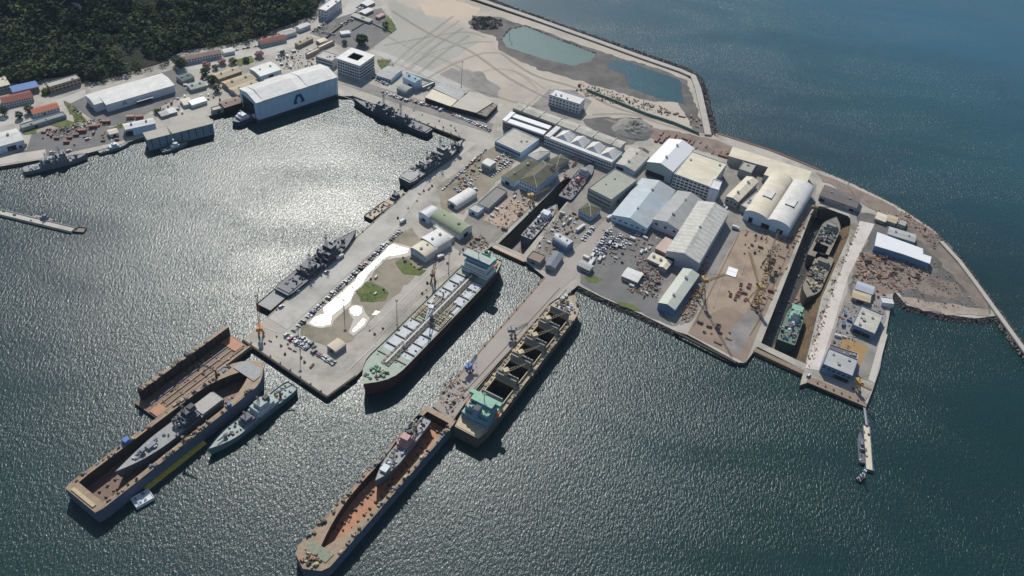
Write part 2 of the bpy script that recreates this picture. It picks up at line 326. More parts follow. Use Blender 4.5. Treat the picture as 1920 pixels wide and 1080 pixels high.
sheet('damp_margin', [(660, 570), (682, 572), (684, 588), (694, 598), (682, 614), (664, 628), (654, 622), (664, 600), (650, 588)], WET, 1.4)
sheet('puddle', [(738, 457), (752, 462), (768, 466), (764, 474), (748, 478), (728, 480), (716, 488), (705, 500), (690, 515), (678, 533), (664, 545), (655, 565), (638, 578), (622, 592), (618, 608), (606, 611), (592, 611), (580, 605), (592, 592), (608, 588), (606, 578), (620, 566), (645, 545), (665, 528), (672, 516), (700, 492), (722, 472), (728, 462)], PUD, .45)
sheet('puddle', [(663, 575), (668, 573), (677, 577), (678, 585), (673, 591), (664, 592), (657, 586), (656, 579)], PUD, .3)
sheet('puddle', [(681, 597), (687, 600), (682, 608), (672, 616), (663, 623), (660, 620), (672, 607)], PUD, .3)
sheet('puddle', [(704, 583), (712, 584), (708, 590), (698, 590)], PUD, .4)
for px in ([(668, 545), (685, 528), (712, 534), (728, 548), (722, 562), (700, 568), (675, 566)], [(740, 490), (758, 482), (772, 500), (800, 505), (790, 518), (755, 515)],
           [(1095, 520), (1112, 515), (1128, 522), (1118, 532), (1100, 530)], [(120, 190), (132, 192), (150, 210), (164, 228), (140, 228), (128, 210)],
           [(42, 242), (70, 238), (66, 250), (44, 252)], [(215, 236), (240, 228), (245, 236), (205, 246)], [(706, 112), (725, 112), (735, 125), (715, 130)], [(440, 112), (470, 104), (478, 114), (450, 124)],
           [(718, 60), (727, 28), (742, 52), (738, 60)], [(1150, 560), (1185, 572), (1205, 584), (1160, 572)], [(78, 165), (92, 165), (90, 182), (78, 180)], [(95, 232), (120, 222), (150, 232), (120, 240)]):
    sheet('grass', px, GRASS, 1.5, kind='stuff')
# wheel tracks over the fill
def track(pts, w_, mt):
    q = [P(x, y) for x, y in pts]; LAY[0] += .004; z = LAY[0]; mb = MB(); n_ = 26; cs = []
    for i in range(n_+1):
        t = i/n_*(len(q)-1); k = min(int(t), len(q)-2); f = t-k; p0 = q[max(k-1, 0)]; p1 = q[k]; p2 = q[k+1]; p3 = q[min(k+2, len(q)-1)]
        cs.append(.5*((2*p1)+(p2-p0)*f+(2*p0-5*p1+4*p2-p3)*f*f+(3*p1-p0-3*p2+p3)*f**3))
    for off in (-1.1, 1.1):
        L_ = []
        for i, c in enumerate(cs):
            d = cs[min(i+1, n_)]-cs[max(i-1, 0)]; d.normalize(); nn = Vector((-d.y, d.x, 0)); L_ += [(*(c+nn*(off-w_/2))[:2], z), (*(c+nn*(off+w_/2))[:2], z)]
        mb.add(L_, [(2*i, 2*i+2, 2*i+3, 2*i+1) for i in range(n_)], mt)
    tag(mb.build('wheel_track'), kind='structure')
TRK = mat('track_soil', lin((172, 164, 149)), .95, .15, .1); TRL = mat('track_pale', lin((192, 185, 170)), .95, .1, .1)
for i, (pts, w_) in enumerate((([(712, 60), (770, 90), (850, 120), (930, 175)], .9), ([(735, 20), (800, 60), (880, 95), (960, 150), (1060, 200)], 1.1), ([(720, 85), (800, 70), (870, 60), (910, 70)], .8), ([(760, 130), (820, 95), (880, 80), (925, 78)], 1.0),
    ([(800, 148), (850, 120), (905, 100), (945, 100)], .9), ([(940, 100), (1000, 140), (1080, 165), (1150, 200), (1260, 232)], 1.2), ([(960, 130), (990, 150), (1010, 175), (985, 200)], .9), ([(1110, 215), (1180, 215), (1250, 235), (1330, 256)], 1.0),
    ([(740, 118), (790, 75), (850, 30)], .8), ([(752, 124), (802, 80), (862, 38)], .8), ([(768, 130), (815, 88), (868, 52)], .8), ([(785, 138), (830, 100), (880, 66)], .8), ([(880, 150), (920, 130), (970, 135), (1020, 165)], .8), ([(830, 180), (890, 170), (960, 190), (1010, 200)], .9),
    ([(560, 610), (640, 560), (730, 480)], .5), ([(700, 640), (780, 560), (860, 500)], .6))): track(pts, w_*.6, TRL if i % 3 == 0 else TRK)
# painted quay lines
WP = mat('white_paint', (.7, .7, .68), .7, .1, .5)
def line(a, b, w=.35, mt=WP, nm='quay_line'):
    a, b = P(*a), P(*b); d = (b-a).normalized(); n = Vector((-d.y, d.x, 0))*w/2; LAY[0] += .004
    mb = MB(); z = LAY[0]; mb.add([(*(a-n)[:2], z), (*(b-n)[:2], z), (*(b+n)[:2], z), (*(a+n)[:2], z)], [(0, 1, 2, 3)], mt)
    tag(mb.build(nm), kind='structure')
for a, b in (((690, 622), (830, 490)), ((650, 697), (702, 648)), ((540, 625), (560, 634)), ((500, 615), (520, 623)), ((640, 180), (870, 258)), ((1100, 498), (1150, 420)), ((735, 120), (800, 75)), ((750, 126), (815, 82)), ((765, 130), (830, 92)), ((720, 112), (770, 72))): line(a, b)
RAIL = mat('crane_rail', lin((95, 80, 68)), .6, .2, .3)
for a, b in (((1050, 540), (835, 775)), ((1062, 543), (868, 752)), ((925, 455), (1045, 340)), ((1545, 350), (1535, 378)), ((1300, 612), (1385, 440)), ((1420, 605), (1515, 390)), ((1405, 630), (1430, 590))): line(a, b, .5, RAIL, 'crane_rail')
# timber fender edges and quay coping
COP = mat('fender_timber', lin((70, 60, 52)), .9, .4, .5)
def rim(name, pts, w, h, mt, z=GZ, label=None, cat=None, group=None, kind='structure'):
    mb = MB()
    for a, b in zip(pts, pts[1:]):
        a, b = P(*a), P(*b); d = b-a; c = (a+b)/2
        mb.box(c.x, c.y, z-h*.7, d.length, w, h, mt, math.atan2(d.y, d.x))
    return tag(mb.build(name), label, cat, group, kind)
rim('quay_coping', [(660, 180), (873, 263)], 1.6, 1.6, COP); rim('quay_coping', [(455, 638), (613, 745), (668, 705)], 1.6, 1.8, COP)
rim('quay_coping', [(873, 263), (501, 595)], 1.0, 1.0, mat('worn_edge', lin((140, 128, 112)), .9, .3, .3))
rim('quay_coping', [(1022, 520), (829, 740)], 1.2, 1.2, mat('brown_edge', lin((150, 118, 96)), .9, .3, .3))
rim('quay_coping', [(1345, 250), (1440, 280), (1535, 318)], 3.0, 1.8, mat('rust_edge', lin((120, 88, 74)), .9, .3, .3))
rim('quay_coping', [(1380, 680), (1265, 622)], 2, 1.5, COP)
# breakwaters
BWT = mat('breakwater_crest', lin((176, 170, 160)), .9, .15, .1)
def causeway(name, pts, w, ztop, mt=BWT):
    mb = MB(); q = [P(x, y, ztop) for x, y in pts]; Lf, Rt = [], []
    for i, p in enumerate(q):
        d = (q[min(i+1, len(q)-1)]-q[max(i-1, 0)]); d.z = 0; d.normalize(); n = Vector((-d.y, d.x, 0))
        Lf.append(p+n*w/2); Rt.append(p-n*w/2)
    poly = [v[:2] for v in Lf]+[v[:2] for v in reversed(Rt)]
    mb.prism(poly, ztop-1.6, ztop, mt); return tag(mb.build(name), kind='structure'), q
causeway('breakwater_road', [(860, -15), (1000, 33), (1120, 76), (1200, 105), (1275, 131), (1300, 142), (1309, 165), (1318, 205), (1328, 252)], 7.5, 5.0)
causeway('breakwater_road', [(1765, 452), (1800, 490), (1830, 530), (1870, 585), (1930, 668), (2020, 790)], 4.2, 5.0)
import numpy as np
def riprap(name, pts, width, n, size, zc, seed=1, mt=ROCK, zoff=None):
    rr = random.Random(seed); q = [P(x, y) for x, y in pts]; ls = [(b-a).length for a, b in zip(q, q[1:])]; T = sum(ls)
    mb = MB(); base = [(1, 0, 0), (0, 1, 0), (-1, 0, 0), (0, -1, 0), (0, 0, 1), (0, 0, -1)]; fs = [(0, 1, 4), (1, 2, 4), (2, 3, 4), (3, 0, 4), (1, 0, 5), (2, 1, 5), (3, 2, 5), (0, 3, 5)]
    for k in range(n):
        t = rr.random()*T; i = 0
        while i < len(ls)-1 and t > ls[i]: t -= ls[i]; i += 1
        d = (q[i+1]-q[i]).normalized(); nn = Vector((-d.y, d.x, 0)); off = rr.uniform(-1, 1)*width
        c = q[i]+d*t+nn*off; s = size*rr.uniform(.5, 1.6); c.z = zc-abs(off)/width*2.6 if zoff is None else zoff
        e = [Vector(b)*s*rr.uniform(.6, 1.2) for b in base]; M = Matrix.Rotation(rr.random()*6, 3, 'Z') @ Matrix.Rotation(rr.uniform(-.6, .6), 3, 'X')
        mb.add([c+M @ v for v in e], fs, mt)
    return tag(mb.build(name), kind='stuff')
riprap('riprap', [(860, -20), (1000, 31), (1120, 73), (1275, 127), (1302, 140), (1312, 160), (1322, 205), (1334, 255)], 9, 2600, 1.5, 3.6, 1)
riprap('riprap', [(1765, 450), (1800, 490), (1830, 530), (1870, 585), (1930, 668), (2020, 790)], 6, 1400, 1.3, 3.4, 2)
riprap('riprap', [(1535, 318), (1600, 345), (1680, 385), (1752, 432), (1770, 452)], 5, 900, 1.3, 2.4, 3)
riprap('riprap', [(1676, 548), (1700, 572), (1760, 588), (1830, 597), (1866, 592)], 5, 1100, 1.0, 2.2, 4, mat('dark_rock', lin((96, 90, 83)), .95, .4, .4))
riprap('riprap', [(1084, 537), (1130, 560), (1200, 590), (1265, 622)], 3.5, 700, 1.0, 2.0, 5, MATS['dark_rock'])
riprap('riprap', [(938, 75), (955, 55), (985, 48), (1040, 70), (1117, 100)], 4, 500, 1.2, 3.2, 6)
riprap('riprap', [(890, 40), (925, 38), (930, 48), (888, 50)], 10, 300, 2.2, 5.0, 7, MATS['dark_rock'])
# rubble mound
def mound(name, cx, cy, r, h, mt, seed, label=None, cat=None, kind='stuff'):
    c = P(cx, cy); mb = MB(); vs = [(0, 0, h)]; fs = []; n = 28; rings = 9
    for k in range(1, rings+1):
        for j in range(n):
            a = 2*pi*j/n; rr = r*k/rings*(1+.3*noise.noise(Vector((cos(a)*1.5, sin(a)*1.5, seed)))) 
            zz = h*(1-(k/rings)**1.4)*(1+.35*noise.noise(Vector((k*.7, a*2, seed*3))))-(.4 if k == rings else 0)
            vs.append((rr*cos(a), rr*sin(a), zz))
    for j in range(n): fs.append((0, 1+j, 1+(j+1) % n))
    for k in range(rings-1):
        for j in range(n):
            a = 1+k*n+j; b = 1+k*n+(j+1) % n; fs.append((a, a+n, b+n, b))
    mb.add(vs, fs, mt); o = mb.build(name, loc=c); return tag(o, label, cat, None, kind)
mound('gravel_mound', 1188, 243, 24, 9, mat('grey_spoil', lin((140, 137, 130)), .95, .35, .15, dirt=(.12, .12, .09), dirt_amt=.7, dirt_scale=.08, bump=.8), 1)
mound('gravel_mound', 925, 45, 11, 4, MATS['dark_gravel'], 2); mound('gravel_mound', 888, 43, 8, 3, MATS['dark_gravel'], 3)
# ---------------------------------------------------------------- hill
HILLM = mat('hill_soil', lin((44, 46, 30)), .95, .3, .03)
foot = [P(x, y) for x, y in [(-500, 215), (-60, 160), (60, 158), (100, 145), (170, 160), (300, 125), (345, 95), (400, 92), (480, 74), (540, 48), (592, 30), (604, 0), (625, -60), (660, -160), (700, -300)]]
def foot_dist(x, y):
    best = 1e9; sgn = 1
    for a, b in zip(foot, foot[1:]):
        dx, dy = b.x-a.x, b.y-a.y; t = max(0, min(1, ((x-a.x)*dx+(y-a.y)*dy)/(dx*dx+dy*dy)))
        ex, ey = x-a.x-dx*t, y-a.y-dy*t; d = ex*ex+ey*ey
        if d < best: best = d; sgn = 1 if dx*ey-dy*ex > 0 else -1
    return sgn*math.sqrt(best)
def hill_z(x, y):
    d = foot_dist(x, y)
    if d < -2: return -1
    g = min(1, max(0, d)/90)
    return GZ-.6+max(0, d)*.42*(.8+.5*noise.noise(Vector((x/160, y/160, 0))))*(1-.15*g)+g*9*noise.noise(Vector((x/60, y/60, 3)))
mb = MB(); gx = list(range(-1500, -120, 14)); gy = list(range(640, 2300, 14)); vs = [(x, y, hill_z(x, y)) for y in gy for x in gx]; nx = len(gx); fs = []
for j in range(len(gy)-1):
    for i in range(nx-1):
        a = j*nx+i
        if max(vs[a][2], vs[a+1][2], vs[a+nx][2], vs[a+nx+1][2]) > 0: fs.append((a, a+1, a+nx+1, a+nx))
mb.add(vs, fs, HILLM); tag(mb.build('hill_terrain'), kind='structure')
# leaf-clump crowns ------------------------------------------------------
def leafmat(name, cols, rnd=0.25):
    m = bpy.data.materials.new(name); m.use_nodes = True; t = m.node_tree; N = t.nodes; L = t.links; b = N['Principled BSDF']; b.inputs['Roughness'].default_value = .9
    b.inputs['Specular IOR Level'].default_value = .15
    tc = N.new('ShaderNodeTexCoord'); n = N.new('ShaderNodeTexNoise'); n.inputs['Scale'].default_value = .035; n.inputs['Detail'].default_value = 9; n.inputs['Roughness'].default_value = .75
    L.new(tc.outputs['Object'], n.inputs['Vector']); cr = N.new('ShaderNodeValToRGB'); el = cr.color_ramp.elements
    el[0].position = .33; el[1].position = .68; el[0].color = (*cols[0], 1); el[1].color = (*cols[-1], 1)
    if len(cols) > 2: e = el.new(.5); e.color = (*cols[1], 1)
    L.new(n.outputs[0], cr.inputs[0]); L.new(cr.outputs[0], b.inputs['Base Color']); return m
LEAF = leafmat('forest_leaf', [(.02, .034, .02), (.048, .072, .03), (.14, .16, .06)])
def crown_np(rng, n, r, h):
    c = rng.normal(size=(n, 3)); c /= np.linalg.norm(c, axis=1)[:, None]; c *= rng.uniform(.45, 1.0, (n, 1))**.6
    c[:, 0] *= r; c[:, 1] *= r; c[:, 2] = c[:, 2]*h*.5+h*.62
    s = r*rng.uniform(.28, .5, (n, 1, 1)); a = rng.normal(size=(n, 3, 3)); a /= np.linalg.norm(a, axis=2)[:, :, None]; a[:, :, 2] *= .5
    return c[:, None, :]+a*s
rng = np.random.default_rng(4)
protos = [crown_np(rng, 46, 1.0, 1.5) for _ in range(10)]
tris = []
hold = P(128, 14, 60)
for k in range(17000):
    y = rng.uniform(640, 1700); x = rng.uniform(-.72*y, -.12*y); d = foot_dist(x, y)
    if d < 2: continue
    z = hill_z(x, y)
    v = Vector((x, y, z-CAMH)); sy = -v.dot(CY)/v.dot(_fw)*FPX+540; sx = v.dot(CX)/v.dot(_fw)*FPX+960
    if sx < -40 or sx > 650 or sy < -70: continue
    if ((sx-132)/26)**2+((sy-12)/13)**2 < 1: continue
    dn = noise.noise(Vector((x/50, y/50, 9)))
    if dn < -.55: continue
    if sy > 105 and 160 < sx < 330 and rng.random() < .5: continue
    s = rng.uniform(3.0, 9.0)*(1+.5*dn); a = rng.uniform(0, 6.28); ca, sa = cos(a), sin(a)
    p = protos[k % 10]*s; q = p.copy(); q[:, :, 0] = p[:, :, 0]*ca-p[:, :, 1]*sa; q[:, :, 1] = p[:, :, 0]*sa+p[:, :, 1]*ca
    q += np.array([x, y, z-.5]); tris.append(q)
V = np.concatenate(tris).reshape(-1, 3).astype(np.float32); nt_ = len(V)//3
me = bpy.data.meshes.new('forest'); me.vertices.add(len(V)); me.vertices.foreach_set('co', V.ravel()); me.loops.add(len(V)); me.loops.foreach_set('vertex_index', np.arange(len(V), dtype=np.int32))
me.polygons.add(nt_); me.polygons.foreach_set('loop_start', np.arange(0, len(V), 3, dtype=np.int32)); me.polygons.foreach_set('loop_total', np.full(nt_, 3, dtype=np.int32))
me.update(); me.validate(); me.materials.append(LEAF); o = bpy.data.objects.new('forest', me); COL.objects.link(o); tag(o, kind='stuff')
print('forest trees', len(tris))
BARK = mat('bark', (.06, .045, .03), .95, .3, 2)
def hp(px, py):                                            # where a sight line meets the hillside
    d = _fw*FPX+CX*(px-960)-CY*(py-540); t = 500/d.length*.9
    d = d.normalized(); s = 500.0
    while s < 2600:
        p = Vector((0, 0, CAMH))+d*s
        if p.z < hill_z(p.x, p.y)+.2: return p
        s += 2
    return P(px, py)
# hilltop track with its turning loop
tr = [hp(*q) for q in [(130, -14), (118, 2), (108, 13), (112, 19), (124, 22), (136, 24), (148, 22), (152, 16), (146, 9), (138, 6)]]
mb = MB()
for a, b in zip(tr, tr[1:]):
    d = (b-a); d.z = 0; d.normalize(); n = Vector((-d.y, d.x, 0))*3.2
    mb.add([a-n+Vector((0, 0, .8)), b-n+Vector((0, 0, .8)), b+n+Vector((0, 0, .8)), a+n+Vector((0, 0, .8))], [(0, 1, 2, 3)], MATS['road_concrete'])
tag(mb.build('hill_track'), kind='structure')
def tree(px, py, r, h, label, cat='tree', cols=None, group=None, seed=0):
    c = P(px, py); root = empty('tree', c); tag(root, label, cat, group); rg = np.random.default_rng(int(px*31+py))
    mb = MB(); mb.tube((0, 0, -.2), (0, 0, h*.55), r*.09+.1, BARK, 6, .08)
    for k in range(4):
        a = k*1.6+px; mb.tube((0, 0, h*.3), (cos(a)*r*.55, sin(a)*r*.55, h*.62), .12, BARK, 4, .05)
    mb.build('trunk', root)
    q = crown_np(rg, int(90+r*28), r, h)*1.0; mt = cols or LEAF; m2 = MB(); m2.add(q.reshape(-1, 3).tolist(), [(3*i, 3*i+1, 3*i+2) for i in range(len(q))], mt); m2.build('crown', root)
    return root
PINK = leafmat('blossom_leaf', [(.3, .15, .15), (.42, .24, .23), (.5, .34, .32)])
LGR = leafmat('light_leaf', [(.05, .075, .02), (.1, .13, .04), (.17, .19, .07)])
# ================================================================ BUILDINGS
WW = mat('white_wall', lin((205, 208, 210)), .7, .08, .3, dirt=(.3, .28, .25), dirt_amt=.35, dirt_scale=.2, rnd=.05)
BW = mat('blue_white_cladding', lin((184, 208, 226)), .6, .08, .3, rib=1.2, ribaxis=0, dirt=(.25, .28, .3), dirt_amt=.3, dirt_scale=.15)
GW = mat('grey_wall', lin((150, 150, 148)), .8, .15, .3, rnd=.08)
TW = mat('tan_wall', lin((165, 145, 120)), .8, .15, .3)
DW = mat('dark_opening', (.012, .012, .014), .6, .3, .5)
GL = mat('window_glass', (.02, .025, .03), .15, .3, .5)
BLUEW = mat('blue_wall', lin((95, 125, 160)), .6, .12, .3, rib=.8)
RWH = mat('white_roof', lin((214, 212, 206)), .6, .07, .2, rib=.25, ribaxis=0, dirt=(.42, .38, .30), dirt_amt=.35, dirt_scale=.08, rnd=.04, panel=.10)
RWY = mat('white_roof_across', lin((212, 210, 202)), .6, .07, .2, rib=.22, ribaxis=1, dirt=(.42, .36, .27), dirt_amt=.45, dirt_scale=.08, panel=.10)
RGR = mat('grey_sheet_roof', lin((172, 172, 168)), .7, .12, .2, rib=.25, ribaxis=0, dirt=(.25, .24, .21), dirt_amt=.5, dirt_scale=.1, rnd=.08, panel=.10)
RSTR = mat('streaked_roof', lin((190, 188, 178)), .7, .12, .3, rib=.055, ribaxis=1, dirt=(.3, .27, .22), dirt_amt=.7, dirt_scale=.1)
RPALE = mat('pale_flat_roof', lin((190, 186, 172)), .85, .1, .1, dirt=(.3, .28, .23), dirt_amt=.6, dirt_scale=.06, rnd=.05, panel=.10)
RCRM = mat('cream_roof', lin((214, 204, 180)), .7, .08, .1, dirt=(.5, .4, .3), dirt_amt=.4, dirt_scale=.06, panel=.10)
RTAN = mat('tan_roof', lin((184, 168, 136)), .8, .15, .1, dirt=(.4, .36, .3), dirt_amt=.6, dirt_scale=.08, rnd=.08, panel=.10)
RBRN = mat('brown_roof', lin((142, 120, 104)), .8, .15, .15, dirt=(.13, .11, .09), dirt_amt=.5, rnd=.08, panel=.10)
RRED = mat('red_roof', lin((140, 80, 70)), .8, .15, .2, rib=.8, rnd=.1)
ROR = mat('orange_tile_roof', lin((178, 108, 82)), .8, .2, .2, rib=.8)
RBLU = mat('blue_roof', lin((80, 120, 178)), .6, .12, .2, rib=.5)
RMOS = mat('mossy_roof', lin((104, 102, 82)), .9, .2, .15, rib=.7, dirt=(.045, .045, .03), dirt_amt=.7, dirt_scale=.1)
RGRN = mat('faded_green_roof', lin((146, 156, 126)), .8, .12, .1, rib=.4, dirt=(.3, .29, .22), dirt_amt=.5, dirt_scale=.06)
RBT = mat('blue_tint_roof', lin((172, 184, 190)), .6, .1, .1, rib=.25, dirt=(.36, .36, .32), dirt_amt=.8, dirt_scale=.035, panel=.10)
RDK = mat('dark_roof', lin((112, 104, 100)), .85, .2, .1, rib=.5, panel=.10)
TRIM = mat('roof_trim', lin((196, 196, 192)), .7, .08, .3)
METAL = mat('galvanised_metal', lin((150, 152, 154)), .5, .15, .5)
LOGO = mat('logo_blue', lin((24, 70, 130)), .5, .05, .3)
FOOT = []
def frame(p1, p2, p3, z):
    a, b, c = P(*p1, z), P(*p2, z), P(*p3, z)
    u = (b-a); W = u.length; u /= W; v = Vector((-u.y, u.x, 0)); D = (c-b).dot(v)
    if D < 0: v = -v; D = -D
    o = a+u*W/2+v*D/2; FOOT.append((o.x, o.y, math.atan2(u.y, u.x), W/2+1, D/2+1))
    return o, math.atan2(u.y, u.x), W, D
def wallpt(W, D, s, t, off=0):
    # point at fraction t along side s, and the direction of the wall
    if s == 'f': return (-W/2+W*t, -D/2-off, 0)
    if s == 'b': return (-W/2+W*t, D/2+off, 0)
    if s == 'r': return (W/2+off, -D/2+D*t, pi/2)
    return (-W/2-off, -D/2+D*t, pi/2)
WINM = {}
def add_windows(root, W, D, h, specs, base=0, glass=GL):
    for s, rows, cols, ww, wh, z0, z1 in specs:
        key = ('w', ww, wh, glass.name)
        if key not in WINM:
            mb = MB(); mb.box(0, 0, -wh/2, ww, .16, wh, glass); mb.box(0, 0, -wh/2-.18, ww+.3, .24, .18, TRIM); o = mb.build('window', root); WINM[key] = o.data; bpy.data.objects.remove(o)
        for r in range(rows):
            for c in range(cols):
                x, y, a = wallpt(W, D, s, (c+.5)/cols, .05); o = bpy.data.objects.new('window', WINM[key]); COL.objects.link(o); o.parent = root
                o.location = (x, y, base+(z0+(z1-z0)*(r/(max(1, rows-1)) if rows > 1 else .5))); o.rotation_euler.z = a
def bld(label, cat, p1, p2, p3, h, kind='flat', rise=2.0, wall=WW, roof=RGR, doors=(), wins=(), base=GZ, group=None, name='building', vents=0, sky=0, trim=None, ov=.4, plinth=None):
    zt = base+h; o, rz, W, D = frame(p1, p2, p3, zt); root = empty(name, (o.x, o.y, base), rz); tag(root, label, cat, group)
    mb = MB(); hw, hd = W/2, D/2
    mb.prism([(-hw, -hd), (hw, -hd), (hw, hd), (-hw, hd)], -.5, h-.02, wall)
    if plinth: mb.box(0, 0, 0, W+.3, D+.3, 1.1, plinth)
    rf = MB(); e = ov; t = .28
    def slab(pts, mt=roof):
        n = len(pts); lo = [(x, y, z-t) for x, y, z in pts]
        rf.add(pts+lo, [tuple(range(n))]+[tuple(range(2*n-1, n-1, -1))]+[(i, n+i, n+(i+1) % n, (i+1) % n) for i in range(n)], mt)
    if kind == 'flat':
        rf.prism([(-hw+.25, -hd+.25), (hw-.25, -hd+.25), (hw-.25, hd-.25), (-hw+.25, hd-.25)], h-.1, h+.1, roof)
        pw = .35; ph = .8
        pr = MB()
        pr.prism([(-hw-.05, -hd-.05), (hw+.05, -hd-.05), (hw+.05, hd+.05), (-hw-.05, hd+.05)], h-.15, h+ph, trim or wall, holes=[[(-hw+pw, -hd+pw), (hw-pw, -hd+pw), (hw-pw, hd-pw), (-hw+pw, hd-pw)]])
        pr.build('parapet', root)
    elif kind in ('gx', 'gy'):
        if kind == 'gx':
            A = [(-hw-e, -hd-e, h), (hw+e, -hd-e, h), (hw+e, 0, h+rise), (-hw-e, 0, h+rise)]; B = [(hw+e, hd+e, h), (-hw-e, hd+e, h), (-hw-e, 0, h+rise), (hw+e, 0, h+rise)]
            for sx in (-1, 1): mb.add([(sx*hw, -hd, h-.03), (sx*hw, hd, h-.03), (sx*hw, 0, h+rise-.2)], [(0, 1, 2) if sx > 0 else (1, 0, 2)], wall)
        else:
            A = [(hw+e, -hd-e, h), (hw+e, hd+e, h), (0, hd+e, h+rise), (0, -hd-e, h+rise)]; B = [(-hw-e, hd+e, h), (-hw-e, -hd-e, h), (0, -hd-e, h+rise), (0, hd+e, h+rise)]
            for sy in (-1, 1): mb.add([(-hw, sy*hd, h-.03), (hw, sy*hd, h-.03), (0, sy*hd, h+rise-.2)], [(0, 1, 2) if sy < 0 else (1, 0, 2)], wall)
        slab(A); slab(B)
    elif kind in ('hx', 'hy'):
        k = min(hw, hd)
        r0, r1 = ((-hw+k, 0, h+rise), (hw-k, 0, h+rise)) if kind == 'hx' else ((0, -hd+k, h+rise), (0, hd-k, h+rise))
        c = [(-hw-e, -hd-e, h), (hw+e, -hd-e, h), (hw+e, hd+e, h), (-hw-e, hd+e, h)]
        if kind == 'hx': F = [[c[0], c[1], r1, r0], [c[1], c[2], r1], [c[2], c[3], r0, r1], [c[3], c[0], r0]]
        else: F = [[c[0], c[1], r0], [c[1], c[2], r1, r0], [c[2], c[3], r1], [c[3], c[0], r0, r1]]
        for f in F: slab(f)
        rc = MB()
        for q in c:
            rr = min((r0, r1), key=lambda r: (r[0]-q[0])**2+(r[1]-q[1])**2); rc.tube(q, rr, .22, TRIM, 4)
        rc.tube(r0, r1, .25, TRIM, 4); rc.build('roof_ridge', root)
    elif kind in ('bx', 'by'):
        n = 10
        span, ln = (hd, hw) if kind == 'bx' else (hw, hd)
        pr = [(-(span+e*.5)*cos(pi*i/n), rise*sin(pi*i/n)) for i in range(n+1)]
        for (a, za), (b, zb) in zip(pr, pr[1:]):
            if kind == 'bx': slab([(-ln-e, a, h+za), (ln+e, a, h+za), (ln+e, b, h+zb), (-ln-e, b, h+zb)])
            else: slab([(a, ln+e, h+za), (a, -ln-e, h+za), (b, -ln-e, h+zb), (b, ln+e, h+zb)])
        for s_ in (-1, 1):
            if kind == 'bx': q = [(s_*hw, a*.98, h-.05+z*.97) for a, z in pr]
            else: q = [(a*.98, s_*hd, h-.05+z*.97) for a, z in pr]
            mb.add(q, [tuple(range(len(q)))], wall)
    elif kind == 'mono':
        slab([(-hw-e, -hd-e, h), (hw+e, -hd-e, h), (hw+e, hd+e, h+rise), (-hw-e, hd+e, h+rise)])
        for sx in (-1, 1): mb.add([(sx*hw, -hd, h-.03), (sx*hw, hd, h-.03), (sx*hw, hd, h+rise-.2)], [(0, 1, 2)], wall)
        mb.add([(-hw, hd, h-.03), (hw, hd, h-.03), (hw, hd, h+rise-.2), (-hw, hd, h+rise-.2)], [(0, 1, 2, 3)], wall)
    mb.build('wall', root); rf.build('roof', root)
    for s, t_, dw, dh in doors:
        x, y, a = wallpt(W, D, s, t_, .02); d = MB(); d.box(0, 0, .02, dw, .22, dh, DW); q = d.build('door', root, (x, y, 0), a)
    add_windows(root, W, D, h, wins)
    rr = random.Random(int(p1[0]*7+p1[1]))
    for i in range(vents):
        d = MB()
        if kind in ('gx', 'bx', 'hx'): x, y, z = -hw+W*(i+.5)/vents, 0, h+rise
        elif kind in ('gy', 'by', 'hy'): x, y, z = 0, -hd+D*(i+.5)/vents, h+rise
        else: x, y, z = rr.uniform(-hw*.75, hw*.75), rr.uniform(-hd*.75, hd*.75), h+.1
        s_ = rr.uniform(1.0, 2.0); d.box(0, 0, -.3, s_, s_*1.2, .3+s_*.6, METAL); d.box(0, 0, s_*.6, s_*1.25, s_*1.45, .18, GW); d.build('roof_vent', root, (x, y, z))
    if roof.name in ('white_roof', 'grey_sheet_roof', 'pale_flat_roof', 'cream_roof', 'tan_roof', 'weathered_roof') and W*D > 120:
        gt = MB(); gt.box(0, -hd-ov-.12, h-.5, W+ov, .22, .3, METAL); gt.build('gutter', root)
        for q_ in (-.47, 0, .47): gt = MB(); gt.tube((W*q_, -hd-.15, 0), (W*q_, -hd-.15, h-.3), .1, METAL, 5); gt.build('downpipe', root)
    for i in range(sky):
        d = MB(); x = -hw+W*(i+.5)/sky; y = -hd*.5
        if kind == 'gx': d.add([(x-1, -hd*.85, h+rise*.15+.06), (x+1, -hd*.85, h+rise*.15+.06), (x+1, -hd*.2, h+rise*.8+.06), (x-1, -hd*.2, h+rise*.8+.06)], [(0, 1, 2, 3)], SKYL); d.build('skylight', root)
        elif kind == 'gy':
            y = -hd+D*(i+.5)/sky; d.add([(hw*.2, y-1, h+rise*.8+.06), (hw*.9, y-1, h+rise*.1+.06), (hw*.9, y+1, h+rise*.1+.06), (hw*.2, y+1, h+rise*.8+.06)], [(0, 1, 2, 3)], SKYL); d.build('skylight', root)
    return root, W, D, o, rz
SKYL = mat('skylight_sheet', lin((205, 206, 196)), .5, .12, .5, dirt=(.3, .3, .26), dirt_amt=.5, dirt_scale=.4)
